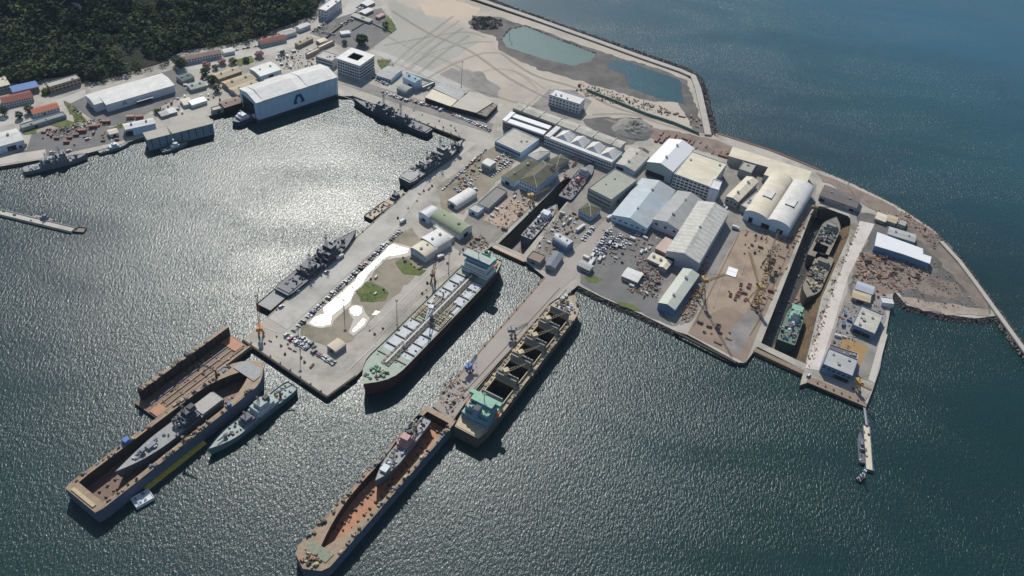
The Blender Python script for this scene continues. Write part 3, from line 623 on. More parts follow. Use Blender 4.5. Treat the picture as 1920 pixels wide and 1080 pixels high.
def logo(root, x, y, z, s, side_a=0):
    # rounded triangle outline with an open foot: two legs joined by a cap
    mb = MB(); pts = []
    def seg(a, b, w):
        a, b = Vector((a[0], 0, a[1])), Vector((b[0], 0, b[1])); d = (b-a).normalized(); n = Vector((-d.z, 0, d.x))*w/2
        v = [a-n, b-n, b+n, a+n]; mb.add([(p.x, -.06, p.z) for p in v]+[(p.x, .02, p.z) for p in v], [(0, 1, 2, 3), (7, 6, 5, 4), (0, 4, 5, 1), (1, 5, 6, 2), (2, 6, 7, 3), (3, 7, 4, 0)], LOGO)
    k = s
    seg((-.62*k, -.42*k), (-.22*k, .42*k), .36*k); seg((.62*k, -.42*k), (.22*k, .42*k), .36*k); seg((-.32*k, .42*k), (.32*k, .42*k), .34*k)
    seg((-.78*k, -.50*k), (-.25*k, -.50*k), .30*k); seg((.78*k, -.50*k), (.25*k, -.50*k), .30*k)
    mb.build('logo', root, (x, y, z), side_a)
# ---- floating hangar dock with logo
r, W, D, o, rz = bld('huge white covered hangar dock with blue triangular emblem, standing in the basin', 'hangar', (480, 193), (632.3, 144.4), (606, 118), 23.5, 'gx', 4, BW, RWH, base=0, name='hangar_dock')
for x0, x1, dz in ((-.42, .02, .9), (.12, .42, .9)):
    mb = MB(); hd = D/2
    for s_ in (-1, 1):
        q = [(W*x0, s_*(hd+.4), 23.5+.2), (W*x1, s_*(hd+.4), 23.5+.2), (W*x1, 0, 27.5+dz), (W*x0, 0, 27.5+dz)]
        if s_ > 0: q = q[::-1]
        lo = [(a, b, c-1.1) for a, b, c in q]; mb.add(q+lo, [(0, 1, 2, 3), (0, 4, 5, 1), (1, 5, 6, 2), (3, 7, 4, 0)], RWH)
    mb.build('sliding_roof', r)
logo(r, W*.0, -D/2-.3, 13, 8.6)
mb = MB(); mb.box(0, 0, 0, W+4, D+3, 2.6, mat('navy_steel', lin((40, 52, 70)), .6, .2, .3)); mb.box(-W/2-1.5, -D*.3, 2.6, 2, 3, 4, WW); mb.build('pontoon', r)
for k in range(14):
    d = MB(); d.box(-W/2+W*(k+.5)/14, -D/2-.12, 3, .5, .25, 20, BW); d.build('buttress', r)
d = MB(); d.box(-W/2-.1, 0, 2.7, .3, D*.7, 17, DW); d.build('door', r)
# ---- covered shed on the water, west
r, W, D, o, rz = bld('long grey covered boat shed standing in the water beside small patrol boats', 'boat shed', (276, 262), (399, 231), (392, 221), 13, 'mono', 1.6, mat('bluegrey_cladding', lin((125, 146, 160)), .7, .15, .2, rib=.5, dirt=(.2, .2, .2), dirt_amt=.5, dirt_scale=.2), RCRM2 := mat('weathered_roof', lin((190, 184, 168)), .8, .12, .1, rib=.4, dirt=(.3, .28, .22), dirt_amt=.5), base=0, name='boat_shed')
for k in range(9): d = MB(); d.box(-W/2+W*(k+.5)/9, -D/2-.1, 2, .6, .3, 10.5, DW); d.build('pillar', r)
for t_ in (.36, ): d = MB(); d.box(-W/2+W*t_, 0, 13.4, 1, D+1, 1.3, GW); d.build('roof_ridge', r)
# ---- big warehouse, L plan
def polyb(label, cat, px, h, wall, roof, base=GZ, name='building', doors=(), par=.5, group=None):
    pts = [P(x, y, base+h) for x, y in px]; c = sum((p for p in pts), Vector())/len(pts); root = empty(name, (c.x, c.y, base)); tag(root, label, cat, group)
    q = [(p.x-c.x, p.y-c.y) for p in pts]
    if area(q) < 0: q.reverse(); px = px[::-1]
    mb = MB(); mb.prism(q, -.5, h, wall); mb.build('wall', root)
    ctr = Vector((0, 0)); e = MB(); big = [(x*1.006, y*1.006) for x, y in q]; e.prism(big, h, h+par, roof, bottom=True); e.build('roof', root)
    for (i, t_, dw, dh) in doors:
        a, b = Vector(q[i]), Vector(q[(i+1) % len(q)]); p = a+(b-a)*t_; dd = b-a; d = MB(); d.box(0, 0, .02, dw, .3, dh, DW); d.build('door', root, (p.x, p.y, 0), math.atan2(dd.y, dd.x))
    return root, q
u = P(327, 160, 12)-P(199, 196, 12); WAREZ = math.atan2(u.y, u.x)
r, W, D, o, rz = bld('huge low white warehouse with dark triangular emblem beside the wooded hill', 'warehouse', (199.3, 196.3), (326.7, 159.3), (309, 136), 9, 'gx', 2.2, BW2 := mat('white_cladding', lin((200, 208, 216)), .6, .07, .3, rib=1.0, dirt=(.3, .3, .3), dirt_amt=.25), RWH, name='warehouse', vents=0)
logo(r, -W*.25, -D/2-.1, 5, 2.8)
d = MB(); d.box(W*.02, -D/2-2.5, 4.4, W*.24, 5, .5, RWH); d.build('canopy', r); d = MB(); d.box(W*.02, -D/2-.05, .1, W*.22, .3, 4.2, DW); d.build('loading_bay', r)
x0 = -W/2-.1; wl = W*.13; d = MB(); d.prism([(x0-wl, -D*.28), (x0, -D*.28), (x0, D/2), (x0-wl, D/2)], 0, 9, MATS['white_cladding'])
d.build('side_wing', r); d = MB(); d.add([(x0-wl-.3, -D*.28-.3, 9.02), (x0-.02, -D*.28-.3, 9.02), (x0-.02, .1, 11.1), (x0-wl-.3, .1, 11.1)], [(0, 1, 2, 3)], RWH); d.add([(x0-wl-.3, .1, 11.1), (x0-.02, .1, 11.1), (x0-.02, D/2, 9.02), (x0-wl-.3, D/2, 9.02)], [(0, 1, 2, 3)], RWH); d.build('wing_roof', r)
# ---- office block with courtyard
zt = GZ+17.5; o, rz, W, D = frame((629.6, 109.6), (674.8, 124.4), (704.4, 104.5), zt); r = empty('office_building', (o.x, o.y, GZ), rz); tag(r, 'square white office block with banded facade and open courtyard, beside the big tree', 'office block')
hw, hd = W/2, D/2; mb = MB(); sq = lambda k: [(-hw*k, -hd*k), (hw*k, -hd*k), (hw*k, hd*k), (-hw*k, hd*k)]
mb.prism(sq(.93), 0, 17, GL, holes=[sq(.46)]); mb.build('glazing', r)
mb = MB(); mb.prism(sq(1), 16.9, 18.1, WW, top=RWH, holes=[sq(.45)], bottom=True); mb.build('roof', r)
for k in range(5): mb = MB(); mb.prism(sq(.97), .2+k*3.6, 1.5+k*3.6, WW, holes=[sq(.9)], bottom=True); mb.build('floor_band', r)
for k in range(10):
    for s_ in (-1, 1): mb = MB(); mb.box(-hw*.9+k*W*.1, s_*hd*.96, 0, .5, .8, 16.9, WW); mb.build('pier', r)
mb = MB(); mb.box(hw*.2, -hd*.2, 0, 3, 3, 3, DW); mb.build('courtyard_door', r)
bld('lower flat-roofed wing joined to the left of the courtyard office block', 'office block', (592, 106), (622, 115), (636, 104), 9, 'flat', 0, WW, RPALE, wins=[('f', 2, 10, 3, 1.6, 3, 6.5)], vents=3)
# ---- table of ordinary buildings
LST = [
 # label, cat, p1, p2, p3, h, kind, rise, wall, roof, doors, wins, vents, sky
 ('grey-roofed apartment block with bright roof edge at the foot of the hill', 'apartment block', (93, 164), (150, 147), (139, 141), 7.5, 'flat', 0, TW, RGR, [], [('f', 2, 8, 2.6, 1.6, 2.2, 5.4)], 1, 0),
 ('house with bright blue sheet roof near the left edge', 'house', (24, 173), (72, 162), (63, 152), 6, 'gx', 2, RBRN, RBLU, [('f', .5, 3, 2.5)], [('f', 1, 7, 1.6, 1.6, 2, 4)], 0, 0),
 ('cream-roofed building cut by the left edge behind the dark red roof', 'house', (-16, 166), (18, 158), (2, 142), 7, 'gx', 2, GW, RCRM, [], [('f', 2, 5, 2, 1.4, 2, 5)], 0, 0),
 ('long house with dark red roof and white colonnade near the left edge', 'house', (6, 194), (62, 181), (54, 170), 5.5, 'gx', 2.5, WW, RRED, [], [('f', 2, 12, 1.2, 1.4, 1.8, 4.2)], 0, 0),
 ('low house with orange tiled roof beside two dark trees', 'house', (62, 214), (111, 201), (106, 191), 4, 'gx', 2, WW, ROR, [('f', .4, 2, 2)], [('f', 1, 8, 1.4, 1.2, 1.8, 2.5)], 0, 0),
 ('long low teal-grey flat shed below the orange tiled house', 'shed', (42, 241), (124, 216), (120, 209), 3.5, 'flat', 0, GW, mat('teal_roof', lin((128, 140, 138)), .8, .12, .2), [('f', .3, 3, 2.4)], [], 0, 0),
 ('large white double-roofed shed cut by the left edge by the quay', 'shed', (-40, 285), (44, 262), (33, 240), 8, 'gx', 3, BW, RWH, [('f', .7, 8, 5)], [], 2, 0),
 ('white gabled shed behind the long boat shed on the west quay', 'shed', (235, 243), (291, 231), (286, 221), 8.5, 'gx', 1.5, BW, RWH, [('f', .1, 7, 6)], [], 0, 0),
 ('small cream-roofed store left of the white gabled west shed', 'store', (205, 252), (222, 248), (219, 240), 4, 'gx', 1.2, WW, RCRM, [('f', .5, 3, 2.5)], [], 0, 0),
 ('white building with blunt grey-white roof behind the hangar dock', 'workshop', (488, 143), (527, 130), (510, 114.5), 6.5, 'gx', 1.5, BW, RWH, [('f', .5, 6, 4)], [], 2, 0),
 ('small pale-roofed annex tight behind the hangar dock roof', 'annex', (503, 156), (534, 146), (527, 139.5), 4.5, 'gx', 1, GW, RPALE, [], [], 0, 0),
 ('tan-roofed barrack nearest the pink trees west of the hangar', 'barrack', (410, 148), (453, 133), (441, 125), 4.5, 'gx', 1.8, TW, RTAN, [], [('f', 1, 8, 1.5, 1.2, 2, 3)], 0, 0),
 ('middle tan-roofed barrack of three west of the hangar', 'barrack', (430, 165), (481, 148), (466, 137), 4.5, 'gx', 1.8, TW, RTAN, [], [('f', 1, 9, 1.5, 1.2, 2, 3)], 0, 0),
 ('tan-roofed barrack with pink-stained end touching the hangar', 'barrack', (446, 178), (492, 161), (476, 149), 4.5, 'gx', 1.8, GW, RTAN, [], [('f', 1, 8, 1.5, 1.2, 2, 3)], 0, 0),
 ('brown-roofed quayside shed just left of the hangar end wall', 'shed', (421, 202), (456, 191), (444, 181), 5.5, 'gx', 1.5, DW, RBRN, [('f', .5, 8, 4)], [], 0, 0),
 ('small pale-roofed hut on the quay left of the brown-roofed shed', 'hut', (400, 208), (419, 203), (414, 197), 4, 'flat', 0, GW, RPALE, [('f', .5, 3, 2.4)], [], 0, 0),
 ('brilliant white small gabled roof store below the warehouse', 'store', (360, 197), (388, 188), (382, 180), 4, 'gx', 1.4, WW, mat('bright_roof', (.85, .85, .85), .5, .04, .2), [], [], 0, 0),
 ('cream-roofed store beside the brilliant white one', 'store', (345, 197), (362, 193), (352, 183), 3.5, 'gx', 1, WW, RCRM, [], [], 0, 0),
 ('first small grey hut with white roof left of the cream store', 'hut', (318, 213), (332, 209), (324, 201), 3, 'gx', .8, GW, RWH, [], [], 0, 0),
 ('second small grey hut with dirty roof, leftmost below the warehouse', 'hut', (303, 218), (317, 214), (310, 206), 3, 'gx', .8, GW, RGR, [], [], 0, 0),
 ('green-grey flat workshop right of the warehouse beside the trees', 'workshop', (358, 168), (387, 160), (380, 150), 4, 'gx', 1.2, GW, mat('greengrey_roof', lin((158, 164, 154)), .8, .1, .1, rib=.4), [], [], 0, 0),
 ('narrow slate-green shed between the warehouse and the dark trees', 'shed', (342, 152), (364, 144), (352, 136), 4, 'gx', 1.2, GW, mat('slate_roof', lin((92, 104, 102)), .8, .1, .2, rib=.4), [], [], 0, 0),
 ('long two-storey terrace with dark brown roof and white balconies by the hill road', 'terrace', (342, 113), (415, 99), (411, 92), 6, 'gx', 2, WW, RBRN, [], [('f', 2, 14, 1.4, 1.3, 1.8, 4.4)], 0, 0),
 ('small white-roofed house between the brown terrace and parked cars', 'house', (420, 99), (440, 95), (436, 89), 4, 'gx', 1.4, WW, RWH, [], [], 0, 0),
 ('long house with red roof and pale wall by the hill road', 'house', (490, 82), (537, 71), (531, 64), 5, 'gx', 1.8, mat('palegreen_wall', lin((170, 178, 168)), .8, .1, .3), RRED, [], [('f', 1, 10, 1.4, 1.2, 2, 3)], 0, 0),
 ('pale-roofed roadside house right of the long red roof', 'house', (530, 67), (556, 59), (548, 52), 5, 'hx', 1.6, WW, RPALE, [], [], 0, 0),
 ('pale green-edged house highest on the road before the apartment block', 'house', (562, 54), (582, 46), (577, 41), 5, 'gx', 1.4, WW, RWH, [], [], 0, 0),
 ('narrow tan-roofed workshop along the hill road', 'workshop', (560, 84), (587, 71), (583, 66), 4.5, 'gx', 1, TW, RTAN, [], [], 0, 0),
 ('three-storey white apartment block against the dark wood at the top', 'apartment block', (612, 21), (640, 0), (627, -6), 12, 'flat', 0, WW, RWH, [], [('f', 3, 9, 1.8, 1.4, 2.2, 9.5), ('l', 3, 3, 1.8, 1.4, 2.2, 9.5)], 2, 0),
 ('long narrow white canopy behind the courtyard office, left length', 'canopy', (577, 103), (600, 92), (597, 89), 4, 'flat', 0, TW, RWH, [], [], 0, 0),
 ('long narrow white canopy behind the courtyard office, right length', 'canopy', (599, 90), (627, 77), (624, 74), 4, 'flat', 0, TW, RWH, [], [], 0, 0),
 ('small cream-roofed kiosk above the narrow white canopies', 'kiosk', (600, 80), (614, 75), (608, 70), 3.5, 'gx', .8, TW, RCRM, [], [], 0, 0),
 ('white-roofed store by the blue boats north of the office', 'store', (640, 64), (657, 62), (653, 57), 3.5, 'gx', .8, BW, RWH, [], [], 0, 0),
 ('long pale wall-like shed across the top car park', 'shed', (658, 29), (692, 41), (696, 36), 3, 'mono', .6, GW, RPALE, [], [], 0, 0),
 ('grey-white roofed house in the car park right of the long pale shed', 'house', (684, 26), (700, 18), (695, 12), 3.5, 'gx', 1, GW, RWH, [], [], 0, 0),
 ('white-roofed house at the top edge of the car park', 'house', (688, 11), (703, 4), (697, -4), 3.5, 'gx', 1, GW, RWH, [], [], 0, 0),
 ('pink-roofed hut alone by the grass strip of the car park', 'hut', (710, 33), (722, 27), (719, 23), 3, 'gx', .8, TW, mat('pink_roof', lin((196, 158, 150)), .8, .1, .2), [], [], 0, 0),
 ('grey-roofed house group right of the office by parked cars', 'house', (706, 141), (733, 149), (755, 131), 4.5, 'gx', 1.5, BW, RGR, [], [('f', 1, 5, 1.4, 1.2, 2, 3)], 0, 0),
 ('blue-grey box building behind the domed grey tank house', 'workshop', (755, 144), (778, 155), (790, 148), 10, 'gx', 1.5, BW, mat('bluegrey_roof', lin((140, 164, 176)), .7, .1, .1, rib=.4), [('f', .6, 5, 5)], [], 0, 0),
 ('rounded grey tent building in front of the blue-grey box', 'tent building', (744, 168), (760, 175), (768, 163), 4, 'bx', 3, GW, mat('grey_canvas', lin((150, 154, 148)), .8, .15, .2), [], [], 0, 0),
 ('thin white roofed walkway edging the compound by the sand field', 'walkway', (793, 165), (816, 155), (814, 151.5), 3.5, 'flat', 0, GW, RWH, [], [], 0, 0),
 ('three-storey white block alone on the sand field', 'barrack block', (1030, 178), (1087, 196), (1092, 183), 12.5, 'flat', 0, WW, RWH, [], [('f', 3, 9, 2.2, 1.6, 2.4, 10), ('r', 3, 3, 1.8, 1.6, 2.4, 10)], 3, 0),
 ('pale flat-roofed workshop at the head of the car-filled yard', 'workshop', (928, 265), (976, 287), (1003, 258), 7, 'flat', 0, BW, RPALE, [], [('f', 1, 8, 4, 1.8, 3.5, 4.5)], 2, 0),
 ('long low shed with black mossy roof beside the white-ridged house', 'shed', (940, 331), (963.6, 343), (1003, 304), 6, 'gy', 2.2, BW, RMOS, [('f', .5, 5, 3.6)], [], 0, 0),
 ('two-storey white house with mossy hipped roof and pale ridges by the dry dock', 'office house', (974.7, 337), (1006.7, 351), (1048, 314), 10.5, 'hy', 4.2, BW, RMOS, [], [('f', 2, 7, 1.2, 1.8, 3, 7.5), ('r', 2, 12, 1.2, 1.8, 3, 7.5)], 0, 0),
 ('white hip-roofed house behind the long black mossy shed', 'house', (990, 291), (1008, 300), (1030, 283), 7, 'hx', 2.5, BW, RPALE, [], [('f', 1, 4, 1.4, 1.4, 3, 4)], 0, 0),
 ('small house with stained hipped roof at the head of the dry dock', 'house', (1028, 301), (1044, 311), (1064, 297), 6.5, 'hx', 2.6, GW, RMOS, [], [('f', 1, 4, 1.4, 1.4, 3, 4)], 0, 0),
 ('silver box tank house standing among parked cars in the yard', 'tank house', (903, 306), (918, 313), (926, 302), 7.5, 'bx', 1.2, METAL, RWH, [], [('f', 1, 3, 2, 2, 3, 4)], 0, 0),
 ('white vaulted tent hall in the central yard', 'tent hall', (839, 376.5), (857, 387), (889, 360), 4.5, 'by', 2.2, WW, RWH, [('f', .5, 5, 3.5)], [], 0, 0),
 ('long grey concrete flat-roofed store beside the lane', 'store', (895, 382), (916, 391), (945, 356), 4, 'flat', 0, GW, RDK2 := mat('concrete_roof', lin((140, 138, 132)), .9, .12, .1, dirt=(.17, .16, .14), dirt_amt=.6), [], [], 0, 0),
 ('small bluish flat store at the south end of the long grey store', 'store', (878.5, 391), (896, 399.5), (908, 391), 4.5, 'flat', 0, BW, RPALE, [('f', .5, 3, 2.5)], [], 0, 0),
 ('striped silver arched hut at the quay end of the green vault', 'hut', (785, 399), (804, 411), (818, 394), 6, 'by', 3, BW, RSTR2 := mat('striped_arch_roof', lin((185, 188, 188)), .5, .1, .2, rib=.09, ribaxis=0), [('f', .5, 4, 3)], [], 0, 0),
 ('long arched shed with faded green roof', 'shed', (808, 409), (862, 441), (881, 423), 6, 'bx', 4, WW, RGRN, [('r', .5, 6, 4)], [], 0, 0),
 ('white arched shed touching the green vault on its south side', 'shed', (789, 447), (818, 467), (842, 447), 7, 'by', 3, WW, RWH, [], [], 0, 0),
 ('lower cream-white arched shed nearest the bright puddle', 'shed', (770, 465), (798, 483), (818, 466), 6.5, 'by', 2.6, WW, RCRM, [], [], 0, 0),
 ('narrow cream lean-to between the white arch and green vault', 'lean-to', (812, 424), (846, 448), (851, 444), 4.5, 'flat', 0, WW, RCRM, [], [], 0, 0),
 ('two-storey block with large grey-green flat roof east of the small dry dock', 'workshop', (1103, 353), (1146, 375), (1184, 332), 11, 'flat', 0, GW, RPG := mat('greygreen_flat', lin((166, 168, 154)), .9, .1, .08, dirt=(.26, .25, .2), dirt_amt=.5), [('r', .3, 4, 4)], [('f', 2, 9, 2.6, 1.6, 3, 7.5)], 2, 0),
 ('small two-storey house with mossy pyramid roof by the pier road', 'house', (1085, 393), (1108, 405), (1128, 391), 6.5, 'hx', 3, BW, mat('green_moss_roof', lin((92, 94, 66)), .9, .25, .3), [], [('f', 1, 7, 1.2, 1.6, 3, 4), ('r', 1, 4, 1.2, 1.6, 3, 4)], 0, 0),
 ('blue-walled base shed carrying three white arched bays', 'shed', (1036, 448), (1062, 464), (1073, 453), 6, 'bx', 3, BLUEW, RSTR2, [], [], 0, 0),
 ('slate grey gabled hut at the root of the narrow pier', 'hut', (1023, 497), (1040, 503), (1055, 478), 5, 'gy', 2, GW, mat('slate_gable', lin((120, 126, 134)), .8, .1, .2), [], [], 0, 0),
 ('low brown-grey flat hut beside the small dock gate', 'hut', (988, 483), (1012, 493), (1018, 478), 4.5, 'flat', 0, GW, RBRN, [('f', .5, 3, 2)], [], 0, 0),
 ('workshop hall with pale blue-stained gable roof, first of the four joined halls', 'workshop hall', (1147.5, 402.5), (1213, 428), (1258, 354), 7.5, 'gy', 4.5, BW, RBT, [], [('f', 1, 6, 3, 1.2, 4, 4.4)], 0, 0),
 ('workshop hall with three dark windows in its white gable, middle of the joined halls', 'workshop hall', (1224, 411), (1274, 432), (1312, 374), 10, 'gy', 4, WW, RGR, [], [('f', 1, 3, 3, 2, 6, 7)], 0, 0),
 ('largest long hall with streaked ribbed roof beside the building slip', 'workshop hall', (1250, 470), (1311, 493), (1371, 398), 13, 'gy', 4.5, WW2 := mat('grey_cladding', lin((178, 180, 186)), .7, .1, .3, rib=.7, dirt=(.22, .22, .22), dirt_amt=.4), RSTR, [('f', .15, 9, 7)], [], 1, 12),
 ('narrow blue-fronted hall with pale roof by the shore', 'workshop hall', (1235, 567), (1265.5, 580.5), (1303, 512), 8, 'gy', 2.6, BLUEW, mat('greenwhite_roof', lin((196, 200, 186)), .7, .1, .1, rib=.14, ribaxis=1, dirt=(.34, .34, .28), dirt_amt=.6), [], [], 0, 0),
 ('tall hall with brilliant white gable roof and slatted grey gable wall', 'assembly hall', (1213.5, 303), (1262, 322), (1294, 275), 15, 'gy', 4.5, mat('banded_wall', lin((150, 164, 164)), .7, .1, .3, rib=.12, ribaxis=2), RBRT := mat('bright_white_roof', lin((228, 228, 228)), .6, .04, .1, rib=.3), [('f', .4, 20, 6)], [], 0, 0),
 ('four-storey office factory with rows of dark windows and cream flat roof', 'office building', (1263.5, 326), (1331, 351), (1375, 312), 15, 'flat', 0, WW, RCRM, [], [('f', 4, 9, 3.4, 1.9, 2.5, 13), ('r', 4, 8, 3.4, 1.9, 2.5, 13)], 2, 0),
 ('pale gabled shed beside the glass-sided annex behind the four-storey office', 'shed', (1362, 368), (1384, 378), (1409, 334), 9, 'gy', 2, GW, RCRM, [], [('f', 1, 3, 2, 2, 4, 5)], 2, 0),
 ('grey workshop lying between the cream shed and the twin vaulted hall', 'workshop', (1388, 385), (1402, 392), (1424, 350), 7, 'flat', 0, GW, RPALE, [], [], 6, 0),
 ('grey-green square store behind the pale gabled shed', 'store', (1385, 317), (1408, 325), (1417, 309), 8, 'flat', 0, GW, mat('dull_green_roof', lin((160, 162, 148)), .8, .1, .1), [], [], 1, 0),
 ('small pitched shed with black opening west of the tall bright hall', 'shed', (1152, 306), (1190, 321), (1216, 290), 6, 'gy', 2.5, BW, RPALE, [('f', .3, 8, 4)], [], 0, 0),
 ('low shed with olive square roof panel beside the spoil mound', 'shed', (1180, 292), (1198, 300), (1212, 282), 6, 'gy', 1.5, GW, RMOS, [], [], 0, 0),
 ('grey flat shed behind the long white east shed', 'shed', (1665, 438.5), (1715, 454), (1720, 441), 5, 'gx', 1, GW, RGR, [('f', .5, 8, 3)], [], 0, 0),
 ('small cream hut at the rocky east shore, leftmost of a group', 'hut', (1641, 409), (1660, 416), (1664, 404), 4, 'gx', 1, TW, RCRM, [], [], 0, 0),
 ('tan hut right of the small cream hut at the east shore', 'hut', (1662, 413), (1680, 419), (1684, 408), 4, 'gx', 1, GW, RTAN, [], [], 0, 0),
 ('greenish hut, rightmost of the group at the east shore', 'hut', (1683, 420), (1697, 425), (1701, 415), 4, 'flat', 0, GW, MATS['dull_green_roof'], [], [], 0, 0),
 ('long dark brown-grey roofed shed north of the great dry dock', 'shed', (1537, 366), (1606, 390), (1617, 371), 6, 'gx', 1.2, GW, RDK, [('f', .1, 5, 3), ('f', .9, 5, 3)], [], 0, 0),
 ('blue-grey roofed store on the east quay', 'store', (1604, 541), (1636, 552), (1643, 539), 5, 'gx', 1, BW, mat('pale_blue_roof', lin((168, 176, 186)), .7, .08, .1, rib=.4), [], [], 0, 0),
 ('tan-roofed store just south of the blue-grey roofed store', 'store', (1598, 557), (1631, 567), (1634, 554), 4.5, 'gx', .9, TW, RTAN, [('f', .5, 6, 3)], [], 0, 0),
 ('small bright white kiosk at the corner of the east quay', 'kiosk', (1654, 568), (1676, 571), (1678, 560), 4, 'flat', 0, WW, RWH, [], [], 0, 0),
 ('flat grey-roofed workshop with blue front north of the ochre yard', 'workshop', (1598, 609), (1640, 627), (1649, 588), 7, 'flat', 0, BLUEW, RPALE, [('f', .5, 14, 4)], [], 5, 0),
 ('blue and white pump house at the tip of the east quay', 'pump house', (1542, 683), (1598, 706), (1608, 675), 9, 'flat', 0, BLUEW, RGR, [('f', .7, 12, 4)], [('f', 1, 6, 2.5, 2, 6, 7)], 4, 0),
 ('half-roofed concrete frame behind the blue pump house', 'workshop', (1552, 662), (1606, 680), (1611, 664), 7, 'flat', 0, CONC2, RDK, [], [], 3, 0),
 ('white-roofed long cabin building in the car yard by the shore', 'cabin building', (1166, 517), (1195, 529), (1206, 513), 4.5, 'gx', 1, mat('palepink_wall', lin((198, 182, 178)), .7, .1, .3), RWH, [], [('f', 1, 6, 1.6, 1.2, 2, 3)], 0, 0),
 ('grey cabin with pale roof stripe at the pier road bend', 'cabin', (1082, 496), (1105, 507), (1112, 498), 4.5, 'gx', 1.2, GW, RGR, [], [('f', 1, 5, 1.4, 1.2, 2, 3)], 0, 0),
 ('pale hut with pink wall against the middle hall', 'hut', (1229, 465), (1248, 474), (1262, 452), 3.5, 'mono', .7, TW, mat('rosy_roof', lin((190, 168, 154)), .8, .1, .2), [], [], 0, 0),
 ('low cream-roofed workshop in front of the longest hall', 'workshop', (1214, 485), (1240, 497), (1247, 484), 4, 'gx', 1, GW, RCRM, [], [], 0, 0),
 ('cream square annex at the corner of the longest hall', 'annex', (1236, 499), (1249, 505), (1257, 490), 5.5, 'gy', 1.2, GW, RCRM, [], [], 0, 0),
 ('small cream hut on the quay square in front of the car rows', 'hut', (613, 648), (630, 660), (644, 643), 4, 'by', 1.2, GW, mat('corrugated_cream', lin((206, 192, 170)), .8, .1, .2, rib=.3), [('f', .5, 2.5, 2.4)], [], 0, 0),
]
for (lb, ct, p1, p2, p3, h, kd, rs, wl, rf, drs, wns, vn, sky_) in LST:
    if ct in ('workshop', 'shed', 'workshop hall', 'assembly hall', 'barrack') and vn == 0: vn = 2
    bld(lb, ct, p1, p2, p3, h, kd, rs, wl, rf, drs, wns, vents=vn, sky=sky_, name='hut' if ct in ('hut', 'kiosk') else 'building')
# twin vaulted hall
z = GZ+9.5; o, rz, W, D = frame((1396, 397), (1481, 430), (1520, 352), z); r = empty('vaulted_hall', (o.x, o.y, GZ), rz); tag(r, 'twin vaulted hall with cream and white arched roofs and pale blue front', 'assembly hall')
hw, hd = W/2, D/2; mb = MB(); mb.box(0, 0, -.3, W, D, 9.8, BW)
for s_ in (-1, 1):
    n = 12; pr = [(s_*hw/2-hw/2*cos(pi*i/n), 9.5+5*sin(pi*i/n)) for i in range(n+1)]
    for e_ in (-hd, hd): mb.add([(a, e_, b-.1) for a, b in pr], [tuple(range(n+1))], BW)
    rf = MB(); rm = RCRM if s_ < 0 else RWY
    for (a, za), (b, zb) in zip(pr, pr[1:]): rf.add([(a, hd+.5, za), (a, -hd-.5, za), (b, -hd-.5, zb), (b, hd+.5, zb), (a, hd+.5, za-.3), (a, -hd-.5, za-.3), (b, -hd-.5, zb-.3), (b, hd+.5, zb-.3)], [(0, 1, 2, 3), (1, 5, 6, 2), (4, 0, 3, 7)], rm)
    rf.build('roof', r)
    d = MB(); d.box(s_*hw/2, -hd*.1, 13.6, 9, 14, 1.6, WW, top=RWH); d.box(s_*hw/2+.5, -hd*.1-7.3, 13.7, 9.5, .5, 1.5, DW); d.build('roof_monitor', r)
mb.build('wall', r)
for t_, dw, dh in ((.17, 4, 6), (.5, 8, 5), (.82, 6, 5)): d = MB(); d.box(-hw+W*t_, -hd-.02, .02, dw, .3, dh, DW); d.build('door', r)
# L-shaped cream roof along the seawall
polyb('L-shaped cream-roofed store along the north seawall', 'store', [(1366, 293), (1374, 276), (1521, 322), (1510, 350), (1432, 328), (1440, 314)], 9, GW, RCRM, name='store_building')
# long white east shed
polyb('long stepped white shed with blue wall among scrap on the east point', 'shed', [(1640, 461), (1645, 436), (1730, 467), (1730.5, 477), (1746, 482), (1743, 495), (1728, 489.5), (1693, 477)], 7, BLUEW, RBRT, name='shed')
# the two long buildings of the north block
r, W, D, o, rz = bld('very long narrow building with plain pale roof, northernmost of the block', 'long building', (962, 202), (1163, 277), (1169, 265), 9, 'gx', 1.2, GW, RPALE, wins=[('f', 1, 40, 3, 1.8, 4, 6)], name='long_building')
for k in range(6): d = MB(); d.box(-W/2+W*(k+.5)/6, 0, 9.6, .6, D+.8, .9, TRIM); d.build('fire_wall', r)
r, W, D, o, rz = bld('long twin-ridged workshop with bright white strip roofs', 'workshop', (943, 228), (1019, 254), (1028, 237), 9, 'flat', 0, mat('dusky_wall', lin((110, 98, 98)), .8, .15, .3), mat('gap_roof', lin((78, 80, 78)), .9, .2, .2), wins=[('f', 2, 16, 2.2, 1.6, 3, 6.5)])
for y0, y1 in ((-.52, -.12), (.12, .52)):
    d = MB(); d.prism([(-W/2, D*y0), (W/2, D*y0), (W/2, D*y1), (-W/2, D*y1)], 9, 10.6, WW, top=RBRT); d.build('roof_strip', r)
d = MB(); d.box(-W*.46, 0, 9, W*.1, D*1.1, 2.6, WW, top=RBRT); d.build('head_house', r)
r, W, D, o, rz = bld('white-fronted workshop with row of pyramid roof lights and dark gaps', 'workshop', (1021, 257), (1147, 306), (1161, 284), 9, 'flat', 0, WW, MATS['gap_roof'], wins=[('f', 2, 26, 2.4, 1.5, 3, 6.5)])
d = MB(); d.box(0, -D*.42, 9, W, D*.2, 1.5, WW, top=RWH); d.build('front_parapet_roof', r)
d = MB(); d.box(-W*.46, 0, 9, W*.07, D, 2.2, WW, top=RWH); d.build('head_house', r)
